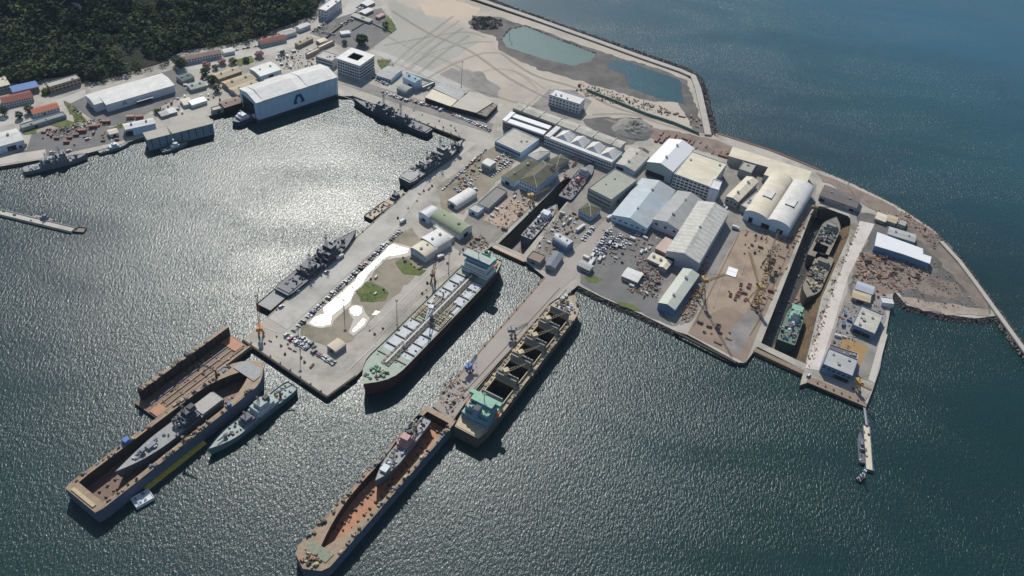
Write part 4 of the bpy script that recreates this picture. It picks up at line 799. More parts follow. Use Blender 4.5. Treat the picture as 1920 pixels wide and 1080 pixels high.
for k, t_ in enumerate((-.28, -.06, .17, .39)):
    d = MB(); x = W*t_; a = W*.105; b = D*.36; y0 = D*.08; hh = 5
    d.add([(x-a, y0-b, 9.1), (x+a, y0-b, 9.1), (x+a, y0+b, 9.1), (x-a, y0+b, 9.1), (x-a*.1, y0-b*.55, 9+hh), (x+a*.1, y0+b*.8, 9+hh)], [(0, 1, 4), (1, 2, 5, 4), (2, 3, 5), (3, 0, 4, 5)], RWH); d.build('roof_light', r)
# ruined long sheds by the car park
for lb, px, rfm in (('grey-roofed long shed with dark roof slots nearest the sand field', [(812, 166), (830, 151), (877, 172), (860, 188)], RGR), ('pale flat long shed with a ragged dark edge by the car rows', [(797, 183), (812, 168), (858, 188), (845, 200)], RCRM),
                    ('striped pale long shed, the eastern end of the ragged sheds', [(847, 200), (880, 172), (925, 192), (893, 212)], MATS['weathered_roof'])):
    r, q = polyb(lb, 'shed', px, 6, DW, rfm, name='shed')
    if 'slots' in lb:
        for k in range(4):
            a = Vector(q[1])*.5+Vector(q[2])*.5; d = MB(); d.box(a.x*.6, a.y*.6+(k-1.5)*0, 6.5, 1, 1, .3, GW); d.build('roof_vent', r, ((k-1.5)*5, (k-1.5)*-2.2, 0))
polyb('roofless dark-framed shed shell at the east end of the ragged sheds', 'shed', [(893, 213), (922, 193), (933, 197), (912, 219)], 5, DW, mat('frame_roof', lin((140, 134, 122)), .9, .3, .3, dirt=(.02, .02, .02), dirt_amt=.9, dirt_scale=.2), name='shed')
# stair tower and roof clutter on the four-storey office
r, W, D, o, rz = bld('white stair tower on the near corner of the four-storey office', 'stair tower', (1330, 352), (1347, 357), (1357, 342), 16, 'flat', 0, mat('bluewhite_wall', lin((200, 208, 224)), .6, .06, .2), RWH, name='tower')
# fuel tank, dry-dock gates etc
def box_thing(name, label, cat, p1, p2, p3, h, mt, top=None, base=GZ, group=None, kids=()):
    o, rz, W, D = frame(p1, p2, p3, base+h); r = empty(name, (o.x, o.y, base), rz); tag(r, label, cat, group); mb = MB(); mb.box(0, 0, -.2, W, D, h+.2, mt, top=top); mb.build('body', r); return r, W, D
# ================================================================ SHIPS AND DOCKS
def sm(name, rgb, var=.22, rough=.6, dirt=(.13, .09, .065), amt=.4, ds=.12, **k): return mat(name, lin(rgb), rough, var, .35, dirt=dirt, dirt_amt=amt, dirt_scale=ds, **k)
HRED = sm('red_hull', (88, 44, 48)); HGRY = sm('grey_hull', (104, 114, 122), amt=.2); HDGR = sm('dark_grey_hull', (66, 72, 80), amt=.2); HBLU = sm('navy_hull', (46, 58, 84)); HSLT = sm('slate_hull', (82, 96, 116), amt=.4)
HGRN = sm('seagreen_hull', (104, 140, 146)); HTEA = sm('teal_hull', (98, 122, 126)); HWHT = sm('white_hull', (198, 204, 212), amt=.2); HBLK = sm('black_hull', (40, 42, 48)); HCRM = sm('weathered_cream_hull', (90, 83, 71), amt=.7)
DGRN = sm('green_deck', (136, 152, 134), amt=.6, ds=.15, dirt=(.35, .33, .27)); DTAN = sm('tan_deck', (168, 152, 124), amt=.6, ds=.2); DGRY = sm('grey_deck', (140, 140, 138), amt=.3, ds=.2); DDKG = sm('dark_deck', (92, 96, 102), amt=.3, ds=.2)
DORG = sm('rust_deck', (146, 122, 94), amt=.6, ds=.2, dirt=(.12, .07, .045)); DRED = sm('oxide_deck', (112, 84, 64), amt=.6, ds=.15); DPGN = sm('pale_green_deck', (150, 164, 156), amt=.4, ds=.2)
SWHT = sm('ship_white', (206, 210, 214), amt=.15); SGRN = sm('ship_green_top', (120, 170, 142), amt=.3, ds=.3, dirt=(.3, .36, .3)); SBLU = sm('ship_blue_wall', (104, 138, 170), amt=.2); SGRY = sm('ship_grey', (122, 128, 134), amt=.2); SDGR = sm('ship_dark_grey', (74, 80, 88), amt=.2)
ORNG = sm('signal_orange', (206, 92, 66), amt=.1); BRN = sm('brown_pipe', (112, 96, 78)); YEL = sm('crane_yellow', (172, 142, 78), amt=.3); BLK = sm('black_steel', (34, 36, 40)); HOLD = sm('hold_steel', (62, 44, 38), amt=.6, ds=.3); LGREY = sm('hatch_grey', (138, 136, 130), amt=.5, ds=.3)
TANP = sm('tan_paint', (186, 168, 132), amt=.5, ds=.4); MAG = sm('primer_pink', (186, 140, 138), amt=.3)
def hullw(t, fine_bow=.22, fine_stern=.10, stern_w=.75, p=1.6):
    if t > 1-fine_bow: u = (t-(1-fine_bow))/fine_bow; return max(.02, 1-u**p)
    if t < fine_stern: u = 1-t/fine_stern; return 1-(1-stern_w)*u**1.8
    return 1.0
def ship(name, label, cat, stern, bow, B, Dk, hull, deck, zd=None, boot=None, fb=.22, fs=.1, sw=.75, p=1.6, sheer=1.5, bul=.9, holes=(), floor=1.0, z0=0, group=None, hm=None, flare=.82, n=26):
    zd = (z0+Dk) if zd is None else zd; a, b = P(*stern, zd), P(*bow, zd); L_ = (b-a).length; d = b-a; c = (a+b)/2
    r = empty(name, (c.x, c.y, z0), math.atan2(d.y, d.x)); tag(r, label, cat, group)
    T = [i/n for i in range(n+1)]
    mb = MB(); rings = [(-1.2, flare*.97), (1.2, flare+(1-flare)*.3), (Dk*.55, flare+(1-flare)*.75), (Dk, 1), (Dk+bul, 1.0)]
    ts = .7 if not holes else max(.7, (max(q[1] for q in holes)+1)/2+.012)
    sh = lambda t: sheer*max(0, (t-ts)/(1-ts))**2
    def pt(t, zi, sgn):
        z, k = rings[zi]; w_ = hullw(t, fb, fs, sw, p)*B/2*(k if zi < 3 else 1); bt = max(0, (t-.75)/.25)**2
        return ((-L_/2+L_*t)*(1-(1-k)*.25*bt), sgn*w_, z+(sh(t) if zi >= 2 else 0))
    for zi in range(len(rings)-1):
        mt = boot if (boot and zi == 0) else hull
        for sgn in (1, -1):
            vs = [pt(t, zi, sgn) for t in T]+[pt(t, zi+1, sgn) for t in T]
            mb.add(vs, [((i, i+1, n+2+i, n+1+i) if sgn < 0 else (i+1, i, n+1+i, n+2+i)) for i in range(n)], mt)
        mb.add([pt(0, zi, 1), pt(0, zi, -1), pt(0, zi+1, -1), pt(0, zi+1, 1)], [(0, 1, 2, 3)], mt)
    mb.build('hull', r)
    hy = lambda t: hullw(t, fb, fs, sw, p)*B/2*.985
    Ta = [t for t in T if t < ts-.01]+[ts]; Tb = [ts]+[t for t in T if t > ts+.01]
    dk = MB(); out = [(-L_/2+L_*t, -hy(t)) for t in Ta]+[(-L_/2+L_*t, hy(t)) for t in reversed(Ta)]
    hl = [[(x0*L_/2, y0), (x1*L_/2, y0), (x1*L_/2, y1), (x0*L_/2, y1)] for x0, x1, y0, y1 in holes]
    dk.prism(out, 0, Dk, deck, holes=hl, sides=False); vs = []
    for t in Tb: vs += [(-L_/2+L_*t, -hy(t), Dk+sh(t)), (-L_/2+L_*t, hy(t), Dk+sh(t))]
    dk.add(vs, [(2*i, 2*i+2, 2*i+3, 2*i+1) for i in range(len(Tb)-1)], deck)
    dk.build('deck', r)
    for h_ in hl:
        q = MB(); x0, x1 = h_[0][0], h_[1][0]; y0, y1 = h_[0][1], h_[2][1]; hmm = hm or HOLD
        q.add([(x0, y0, floor), (x1, y0, floor), (x1, y1, floor), (x0, y1, floor)], [(0, 1, 2, 3)], hmm)
        for (ax, ay), (bx, by) in (((x0, y0), (x1, y0)), ((x1, y0), (x1, y1)), ((x1, y1), (x0, y1)), ((x0, y1), (x0, y0))):
            q.add([(ax, ay, floor), (bx, by, floor), (bx, by, Dk+.02), (ax, ay, Dk+.02)], [(3, 2, 1, 0)], hmm)
        q.build('hold', r)
    return r, L_
def blk(r, nm, x, y, z, lx, ly, h, mt, top=None, taper=1.0, rz=0):
    mb = MB(); mb.box(0, 0, 0, lx, ly, h, mt, 0, top, taper); return mb.build(nm, r, (x, y, z), rz)
def house(r, x, z, levels, mt, top, wins=True, nm='superstructure', y=0):
    mb = MB(); zz = z; wn = MB()
    for lx, ly, h, dx in levels:
        mb.box(x+dx, y, zz, lx, ly, h, mt, top=top)
        if wins:
            for s_ in (-1, 1):
                k = max(2, int(lx/2.2))
                for i in range(k): wn.box(x+dx-lx/2+lx*(i+.5)/k, y+s_*(ly/2+.02), zz+h*.5, .8, .12, h*.25, BLK)
                k = max(2, int(ly/1.8))
                for i in range(k): wn.box(x+dx+s_*(lx/2+.02), y-ly/2+ly*(i+.5)/k, zz+h*.5, .12, .9, h*.27, BLK)
        zz += h
    o = mb.build(nm, r)
    if wins: wn.build('window_row', o)
    return zz
def mast(r, x, z, h, mt=SGRY, arms=3, y=0, nm='mast', lat=False):
    mb = MB()
    if lat: mb.truss((x, y, z), (x, y, z+h), 1.6, mt, .12, 6)
    else: mb.tube((x, y, z), (x, y, z+h), .35, mt, 6, .15)
    for k in range(arms): zz = z+h*(.5+.15*k); mb.tube((x, y-2.2+k*.5, zz), (x, y+2.2-k*.5, zz), .12, mt, 4)
    mb.box(x, y, z+h*.75, 1.2, 2.0, .6, mt); return mb.build(nm, r)
GEARM = {}
def bits(r, nm, n, xr, yr, z, mts, s=(.5, 2.2), hh=(.4, 1.6), seed=0, skip=None):
    # winches, bollards, lockers and gear welded to a deck: every piece an object of its own
    rr = random.Random(seed)
    for i in range(n):
        x, y = rr.uniform(*xr), rr.uniform(*yr); mt = rr.choice(mts); kind = 'winch' if rr.random() < .3 else 'deck_locker'
        key = (kind, mt.name)
        if key not in GEARM:
            mb = MB()
            if kind == 'winch':
                mb.tube((0, -.5, .55), (0, .5, .55), .45, mt, 8); mb.box(0, -.5, 0, .8, .12, 1, mt); mb.box(0, .5, 0, .8, .12, 1, mt)
            else: mb.box(0, 0, 0, 1, 1, .8, mt); mb.box(.1, .1, .8, .5, .6, .2, mt)
            o = mb.build(kind); GEARM[key] = o.data; bpy.data.objects.remove(o)
        o = bpy.data.objects.new(kind, GEARM[key]); COL.objects.link(o); o.parent = r; o.location = (x, y, z)
        o.scale = (rr.uniform(*s), rr.uniform(*s), rr.uniform(*hh)); o.rotation_euler.z = rr.choice((0, 0, .3, 1.57))
def boat_part(r, x, y, z, l, mt, nm='lifeboat'):
    mb = MB(); n = 8; rg = []
    for i in range(n+1):
        t = i/n; w_ = max(.05, sin(pi*t)**.5)*l*.17; rg.append((x-l/2+l*t, w_))
    for (x0, w0), (x1, w1) in zip(rg, rg[1:]):
        for k in range(6):
            a0, a1 = 2*pi*k/6, 2*pi*(k+1)/6
            mb.add([(x0, y+w0*cos(a0), z+w0*sin(a0)*.8), (x1, y+w1*cos(a0), z+w1*sin(a0)*.8), (x1, y+w1*cos(a1), z+w1*sin(a1)*.8), (x0, y+w0*cos(a1), z+w0*sin(a1)*.8)], [(0, 1, 2, 3)], mt)
    return mb.build(nm, r)
def crane_part(r, x, y, z, h, boom, ang, elev, mt, nm='deck_crane', w_=1.6):
    mb = MB(); mb.tube((x, y, z), (x, y, z+h), w_, mt, 8, w_*.85); mb.box(x, y, z+h, w_*2.6, w_*2.4, w_*1.8, mt, ang)
    e = Vector((cos(ang)*cos(elev), sin(ang)*cos(elev), sin(elev))); b0 = Vector((x, y, z+h+w_*.6)); n = Vector((-sin(ang), cos(ang), 0))
    for s_ in (-1, 1): mb.tube(b0+n*s_*w_*.8, b0+e*boom+n*s_*.25, .42, mt, 4, .25)
    for k in range(6): q = b0+e*boom*(k+1)/7; ww = w_*.8*(1-(k+1)/7)+.2; mb.tube(q-n*ww, q+n*ww, .14, mt, 4)
    mb.tube(b0+Vector((0, 0, w_*1.8)), b0+e*boom, .08, BLK, 3)
    return mb.build(nm, r)
def rails(r, pts, z, mt=SWHT, nm='railing'):
    mb = MB()
    for a, b in zip(pts, pts[1:]):
        mb.tube((*a, z+1.1), (*b, z+1.1), .07, mt, 3); d = math.hypot(b[0]-a[0], b[1]-a[1]); k = max(1, int(d/3))
        for i in range(k): t = i/k; x, y = a[0]+(b[0]-a[0])*t, a[1]+(b[1]-a[1])*t; mb.tube((x, y, z), (x, y, z+1.1), .06, mt, 3)
    return mb.build(nm, r)
# ---- product tanker -------------------------------------------------------
D = 13.0
r, L = ship('tanker', 'large tanker with dark red hull and green pipe-covered deck, berthed at the broad quay', 'tanker', (922, 482), (682, 724), 30, D, HRED, DGRN, fb=.16, fs=.12, sw=.7, p=2.2, sheer=2, z0=0)
h2 = L/2
for i in range(13):
    x = -h2*.60+i*h2*.122
    if -0.03*h2 < x < .12*h2 or x > .66*h2: continue
    for s_ in (-1, 1): blk(r, 'deck_girder', x, s_*8.6, D, .7, 9.4, 1.1, BLK if i % 2 else BRN)
    for s_ in (-1, 1): blk(r, 'deck_plating', x+h2*.06, s_*8.4, D+.02, h2*.104, 9.2, .12, sm('bluewhite_plating', (186, 190, 196), amt=.5, ds=.3))
mb = MB()
for k, y in enumerate((-3.2, -2.2, -1.2, .2, 1.3, 2.4, 3.4)): mb.tube((-h2*.68, y, D+1.2), (h2*.72, y, D+1.2), .3, (BRN, LGREY, BRN, BLK)[k % 4], 6)
for i in range(26): x = -h2*.67+i*h2*.054; mb.box(x, 0, D, .5, 8, 1, BRN)
mb.build('pipe_rack', r)
mb = MB(); mb.box(h2*.03, 0, D+1.9, h2*1.35, 1.3, .25, TRIM)
for i in range(20): mb.box(-h2*.62+i*h2*.068, 0, D, .3, 1, 1.9, TRIM)
mb.build('catwalk', r)
mb = MB()
for k in range(6):
    for s_ in (-1, 1): mb.tube((h2*-.05+k*2.8, s_*2, D+2), (h2*-.05+k*2.8, s_*13, D+2), .38, (BRN, TANP)[k % 2], 6)
for s_ in (-1, 1): mb.box(h2*-.05+7, s_*12, D, 20, 2.4, 1, TANP)
mb.build('manifold', r)
for s_ in (-1, 1):
    for k in range(3):
        mb = MB(); mb.tube((h2*(-.24), s_*(5.5+k*1.6), D+1.4), (h2*.06, s_*(5.5+k*1.6), D+1.4), .5, BRN if k % 2 else TANP, 7); mb.build('cargo_pipe', r)
crane_part(r, h2*.02, -1, D, 9, 22, pi*.12, .3, SWHT)
mast(r, h2*.83, D+1, 10, SGRN); mast(r, h2*.45, D, 7, SWHT)
bits(r, 'deck_gear', 90, (-h2*.6, h2*.72), (-12, 12), D, [BRN, DGRN, SWHT, BLK, HTEA], (.5, 1.8), (.4, 1.4), 3)
bits(r, 'winch', 26, (h2*.76, h2*.92), (-7, 7), D+1.2, [TANP, SGRN, BRN, BLK], (1, 3), (.8, 1.8), 5)
mb = MB(); mb.box(-h2*.76, 0, D, 15, 26, 5.5, SWHT, top=SGRN); mb.box(-h2*.76, 0, D+5.5, 13, 22, 5.2, SWHT, top=SGRN); mb.box(-h2*.755, 0, D+10.7, 11, 19, 3.2, SBLU, top=DPGN); mb.box(-h2*.745, 0, D+13.9, 8, 27, 2.8, SBLU, top=DPGN); sp = mb.build('superstructure', r)
wn = MB()
for lv, (xx, wy) in enumerate(((-h2*.76+7.55, 24), (-h2*.76+6.55, 20), (-h2*.755+5.55, 17), (-h2*.745+4.05, 25))):
    for i in range(12): wn.box(xx, -wy/2+wy*(i+.5)/12, D+2.8+lv*4, .15, 1.1, 1, BLK)
wn.build('window_row', sp)
blk(r, 'engine_casing', -h2*.88, 0, D, 12, 16, 6, SGRN, SGRN)
mb = MB(); mb.box(-h2*.88, 0, D+6, 7, 6, 7.5, SGRN, taper=.85); mb.tube((-h2*.88, 0, D+13), (-h2*.88, 0, D+15), 1.6, BLK, 8); mb.build('funnel', r)
blk(r, 'red_tank', -h2*.93, -8.5, D, 5, 5, 3, sm('dark_red', (120, 44, 48)))
for s_ in (-1, 1): boat_part(r, -h2*.86, s_*12, D+5.5, 8, ORNG)
mast(r, -h2*.74, D+16.7, 8, SWHT); bits(r, 'bridge_gear', 14, (-h2*.85, -h2*.7), (-9, 9), D+10, [SGRN, SWHT, YEL], (.6, 1.6), (.6, 2), 8)
rails(r, [(-h2*.66, -13.6), (h2*.6, -13.6)], D+.9, SGRN); rails(r, [(-h2*.66, 13.6), (h2*.6, 13.6)], D+.9, SGRN)
# ---- bulk carrier ----------------------------------------------------------
D = 10.5; hb = 10.2
hx = [(-.575, -.36), (-.30, -.10), (-.04, .16), (.22, .42), (.48, .66)]
r, L = ship('bulk_carrier', 'open-hatched bulk carrier with green wheelhouse and four tan deck cranes along the narrow pier', 'bulk carrier', (874, 812), (1077, 556), 26, D, HCRM, DTAN, fb=.14, fs=.1, sw=.8, p=2.4, sheer=3, holes=[(a, b, -8.6, 8.6) for a, b in hx], floor=-.5, flare=.9)
h2 = L/2
for a, b in hx:
    mb = MB(); x0, x1 = a*h2, b*h2
    mb.prism([(x0-.5, -9.2), (x1+.5, -9.2), (x1+.5, 9.2), (x0-.5, 9.2)], D, D+2.2, TANP, holes=[[(x0, -8.6), (x1, -8.6), (x1, 8.6), (x0, 8.6)]]); mb.build('hatch_coaming', r)
    for t_ in (-1, 1): blk(r, 'hatch_cover', (x1+.9 if t_ > 0 else x0-.9), 0, D+2.2, .9, 17.5, 5.5, LGREY)
for k, x in enumerate((-.33, -.07, .19, .45)):
    blk(r, 'mast_house', x*h2, 0, D, 4, 16, 3.2, LGREY, TANP)
    crane_part(r, x*h2, 1.5, D+3.2, 7, 17, -.62, .12, TANP, 'deck_crane', 1.7)
for s_ in (-1, 1):
    bits(r, 'side_gear', 55, (-h2*.55, h2*.72), (s_*11.2-1, s_*11.2+1), D, [TANP, DTAN, BRN, LGREY, DORG], (.8, 3.5), (.4, 1.5), 11+s_)
    rails(r, [(-h2*.6, s_*13), (h2*.72, s_*13)], D+.9, TANP)
bits(r, 'winch', 30, (h2*.72, h2*.93), (-8, 8), D+2, [SWHT, BLK, BRN, SWHT], (1, 3), (.8, 2), 13)
mb = MB(); mb.box(-h2*.78, 0, D, 17, 22, 6, SBLU, top=SGRN); mb.box(-h2*.77, 0, D+6, 14, 19, 5, SBLU, top=SGRN); mb.box(-h2*.735, 0, D+11, 8, 18, 3, SBLU, top=SGRN); mb.box(-h2*.70, 0, D+11, 3.5, 26, 2.8, SGRN, top=SGRN); sp = mb.build('superstructure', r)
wn = MB()
for lv in range(3):
    for i in range(9): wn.box(-h2*.78-8.55+lv*1.5, -9+i*2.2, D+2.5+lv*4, .15, 1.0, 1, BLK)
wn.build('window_row', sp)
mb = MB(); mb.box(-h2*.835, 0, D+6, 6, 5, 8, SBLU, taper=.85, top=BLK); mb.build('funnel', r)
for s_ in (-1, 1): boat_part(r, -h2*.74, s_*12, D+5, 8.5, ORNG)
bits(r, 'bridge_gear', 22, (-h2*.84, -h2*.7), (-8, 8), D+11, [SGRN, SWHT, BLK, DPGN], (.6, 2.2), (.5, 2.4), 8)
blk(r, 'poop_deck', -h2*.93, 0, D, 9, 20, .3, TANP); mast(r, -h2*.73, D+14, 8, SGRN); mast(r, h2*.8, D+2, 9, TANP)
# ---- patrol ship by the boom --------------------------------------------------
D = 5.5
r, L = ship('patrol_ship', 'pale green patrol ship with open stern deck moored beside the great floating dock', 'patrol ship', (549, 722), (390, 846), 12.5, D, HTEA, DPGN, fb=.3, fs=.08, sw=.8, sheer=1.5, boot=HTEA, flare=.8)
h2 = L/2
house(r, -h2*.28, D, [(20, 10.5, 3, 0), (15, 9.5, 2.8, 1), (7, 7.5, 2.6, 2)], SWHT, DPGN); blk(r, 'funnel', -h2*.36, 0, D+5.8, 4, 3.5, 4, SDGR, BLK)
house(r, h2*.12, D, [(9, 8, 2.6, 0), (6, 6, 2.4, 0)], SGRY, SDGR); mast(r, -h2*.18, D+8, 9, SDGR, lat=True); mast(r, h2*.14, D+4, 8, SDGR)
crane_part(r, -h2*.68, 0, D, 4, 11, 2.6, .3, SGRY, w_=.8); bits(r, 'deck_gear', 60, (-h2*.9, h2*.6), (-4.6, 4.6), D, [SDGR, SWHT, BLK, BRN, YEL], (.5, 2), (.4, 1.8), 21); crane_part(r, h2*.6, 0, D+.6, .8, 7, 0, .1, SDGR, 'gun', .9)
# ---- naval vessels --------------------------------------------------------------
def naval(name, label, stern, bow, B, D, hull, deck, sup, seed, heli=True, group=None, cat='warship', z0=0, levels=3, lat=True, zd=None, mats=None):
    r, L = ship(name, label, cat, stern, bow, B, D, hull, deck, fb=.38, fs=.08, sw=.82, p=1.7, sheer=1.8, bul=.35, z0=z0, zd=zd, flare=.8); h2 = L/2; mts = mats or [sup, SDGR, BLK, SGRY]
    k = L/100
    house(r, h2*.2, D, [(h2*.36, B*.84, 3.2, 0), (h2*.27, B*.72, 3.0, 1*k), (h2*.15, B*.55, 3.0, 3*k)][:levels], sup, deck)
    house(r, -h2*.3, D, [(h2*.32, B*.8, 3.4, 0), (h2*.2, B*.6, 3.0, 0)], sup, deck)
    mast(r, h2*.18, D+5, 19*max(.6, k), sup, 4, lat=lat); mast(r, -h2*.26, D+4.5, 14*max(.6, k), sup, 3, lat=lat); mb = MB(); mb.box(h2*.02, 0, D+2, 4*k, B*.4, 7*max(.6, k), sup, taper=.55); mb.build('mast_tower', r)
    for x in (-.02, -.42): mb = MB(); mb.box(h2*x, 0, D, 5*k, B*.35, 5.5, sup, taper=.8, top=BLK); mb.build('funnel', r)
    for x in (.62, ): mb = MB(); mb.tube((h2*x, 0, D+.8), (h2*x, 0, D+2), 1.6, sup, 8); mb.box(h2*x, 0, D+2, 3.4, 2.8, 1.9, sup, taper=.8); mb.tube((h2*x+1, 0, D+3), (h2*x+7, 0, D+3.6), .16, sup, 5); mb.build('gun_turret', r)
    for s_ in (-1, 1): boat_part(r, -h2*.1, s_*B*.36, D+2, 6, SGRY)
    mb = MB(); mb.tube((h2*.3, 0, D+7.4), (h2*.3, 0, D+9.2), .3, sup, 5); mb.box(h2*.3, 0, D+9.2, .5, 4, 1.6, sup); mb.build('radar', r)
    bits(r, 'deck_gear', int(50*k)+14, (-h2*.85, h2*.6), (-B*.4, B*.4), D, mts, (.5, 2.4), (.5, 2.4), seed)
    bits(r, 'upper_gear', int(40*k)+8, (-h2*.45, h2*.36), (-B*.34, B*.34), D+2.8, mts, (.6, 2.8), (1, 5.5), seed+1)
    if heli: blk(r, 'helicopter_deck', -h2*.78, 0, D+.02, h2*.34, B*.74, .7, deck, deck)
    rails(r, [(-h2*.95, -B*.42), (h2*.5, -B*.46)], D+.3, sup)
    return r, L
naval('warship', 'dark grey warship with tall lattice mast along the puddle quay', (527, 548), (668, 434), 17.5, 6, HDGR, DDKG, SDGR, 31)
naval('warship', 'long slate frigate bristling with masts along the north quay', (806, 246), (662, 186), 13.5, 6, HDGR, DDKG, sm('slate_super', (76, 90, 104), amt=.2), 41)
D = 8
r, L = naval('supply_ship', 'grey naval supply ship with pale helicopter deck in the basin corner', (758, 338), (868, 264), 17, 8, HDGR, DGRY, SDGR, 51, mats=[SDGR, SWHT, BLK, SGRY, SWHT])
naval('patrol_boat', 'small grey patrol ship with white gear alongside the far west quay', (44, 318), (165, 290), 11, 4, HGRY, DGRY, SGRY, 61, heli=False, cat='patrol ship', mats=[SGRY, SWHT, SDGR, SWHT])
def launch(name, label, stern, bow, B, D, hull, sup, seed, cat='patrol boat', deck=None, mx=9):
    r, L = ship(name, label, cat, stern, bow, B, D, hull, deck or DGRY, fb=.42, fs=.06, sw=.85, p=1.8, sheer=.8, bul=.3); h2 = L/2
    house(r, h2*.02, D, [(h2*.6, B*.7, 2.2, 0), (h2*.3, B*.55, 2, h2*.05)], sup, sup); mast(r, 0, D+4, mx*.6, sup, 2); bits(r, 'deck_gear', 10, (-h2*.85, h2*.55), (-B*.32, B*.32), D, [SGRY, SWHT, SDGR, ORNG], (.4, 1.5), (.4, 1.3), seed); return r
launch('patrol_boat', 'white and grey patrol boat moored by the quay left of the grey boat shed', (184, 284), (242, 268), 7.5, 2.6, HGRY, SWHT, 71)
launch('patrol_boat', 'white patrol boat lying against the front wall of the grey boat shed', (303, 283), (352, 267), 6.5, 2.4, HGRY, SWHT, 72)
launch('motor_boat', 'small grey motor boat tied to the long pontoon at the left edge', (63, 405), (104, 414), 5, 1.8, HGRY, SGRY, 73, 'boat')
launch('harbour_launch', 'slim dark launch tied along the cream pontoon off the east quay', (1617, 868), (1612, 808), 5, 2, HSLT, SGRY, 74, 'boat', DDKG)
launch('work_boat', 'small white and red work boat just below the cream pontoon', (1608, 900), (1622, 890), 4, 1.6, HDGR, SWHT, 75, 'boat')
launch('tug', 'small dark tug with tan deck in the basin below the supply ship', (724, 386), (756, 356), 9, 3, HBLK, SDGR, 76, 'tug', DTAN)
# white/dark ship stern showing at the mouth of the hangar
r, L = ship('ferry', 'dark-hulled vessel with white cabins nosing out of the hangar dock', 'vessel', (470, 214), (436, 229), 14, 5, HBLU, DDKG, fb=.3, p=2, sheer=.6); house(r, -L*.05, 5, [(L*.45, 10, 2.6, 0), (L*.25, 8, 2.4, 0)], SWHT, SWHT); mast(r, 0, 10, 5, SGRY)
def barge(name, label, a, b, B, D, hull, deck, cat='barge', gear=12, mts=None, seed=1):
    pa, pb = P(*a, D), P(*b, D); d = pb-pa; L_ = d.length; c = (pa+pb)/2; r = empty(name, (c.x, c.y, 0), math.atan2(d.y, d.x)); tag(r, label, cat)
    mb = MB(); mb.box(0, 0, -1, L_, B, D+1, hull, top=deck); mb.build('hull', r); mb = MB(); mb.prism([(-L_/2, -B/2), (L_/2, -B/2), (L_/2, B/2), (-L_/2, B/2)], D, D+.7, hull, holes=[[(-L_/2+.4, -B/2+.4), (L_/2-.4, -B/2+.4), (L_/2-.4, B/2-.4), (-L_/2+.4, B/2-.4)]]); mb.build('coaming', r)
    if gear: bits(r, 'deck_gear', gear, (-L_*.4, L_*.4), (-B*.35, B*.35), D, mts or [BRN, SGRY, BLK], (.6, 2.5), (.4, 1.6), seed)
    return r
barge('barge', 'flat pale-decked barge ahead of the dark warship at the quay end', (494, 577), (534, 543), 15, 3.5, HBLK, DGRY, gear=0)
barge('barge', 'tan-decked barge with brown gear behind the small dark tug', (690, 409), (727, 381), 10, 2.6, HBLK, DTAN, gear=14)
barge('barge', 'small white square barge at the end of the yellow boom', (250, 944), (284, 925), 9, 2, SWHT, SWHT, gear=5, mts=[SGRY, SWHT])
barge('pontoon', 'long cream-topped pontoon off the tip of the east quay', (1624, 797), (1630, 882), 5.5, 1.8, HSLT, RCRM, 'pontoon', gear=3)
r = barge('pontoon', 'long narrow concrete pontoon running in from the left edge', (-40, 388), (138, 431), 6.5, 1.7, CONC2, CONC2, 'pontoon', gear=6)
barge('pontoon', 'dark end float beyond the long concrete pontoon', (138, 430), (160, 432), 7, .9, HBLK, BRN, 'pontoon', gear=2)
# yellow boom
pa, pb = P(272, 918, 1), P(384, 829, 1); d = pb-pa; c = (pa+pb)/2; r = empty('floating_boom', (c.x, c.y, 0), math.atan2(d.y, d.x)); tag(r, 'long yellow floating walkway beside the great floating dock', 'floating walkway')
mb = MB(); mb.box(0, 0, -.5, d.length, 4.2, 2.0, sm('boom_yellow', (200, 176, 60), amt=.3, ds=.3), top=MATS['boom_yellow']); mb.build('deck', r)
for s_ in (-1, 1): mb = MB(); mb.tube((-d.length/2, s_*2.3, .3), (d.length/2, s_*2.3, .3), .8, BLK, 8); mb.build('float', r)
for i in range(12): blk(r, 'bollard', -d.length/2+(i+.5)*d.length/12, 1.7, 1.5, .5, .5, .7, BLK)
# gangway to pontoon
a, b = P(1621, 764, 3.5), P(1624, 798, 2.2); d = b-a; r = empty('gangway', (a.x, a.y, 3.5), math.atan2(d.y, d.x)); tag(r, 'thin grey gangway from the east quay tip down to the pontoon', 'gangway'); mb = MB(); ln = math.hypot(d.x, d.y); mb.box(ln/2, 0, -.6, ln, 1.6, .25, METAL); mb.build('deck', r)
for s_ in (-1, 1): mb = MB(); mb.tube((0, s_*.8, .6), (ln, s_*.8, .3), .08, METAL, 4); mb.build('handrail', r)
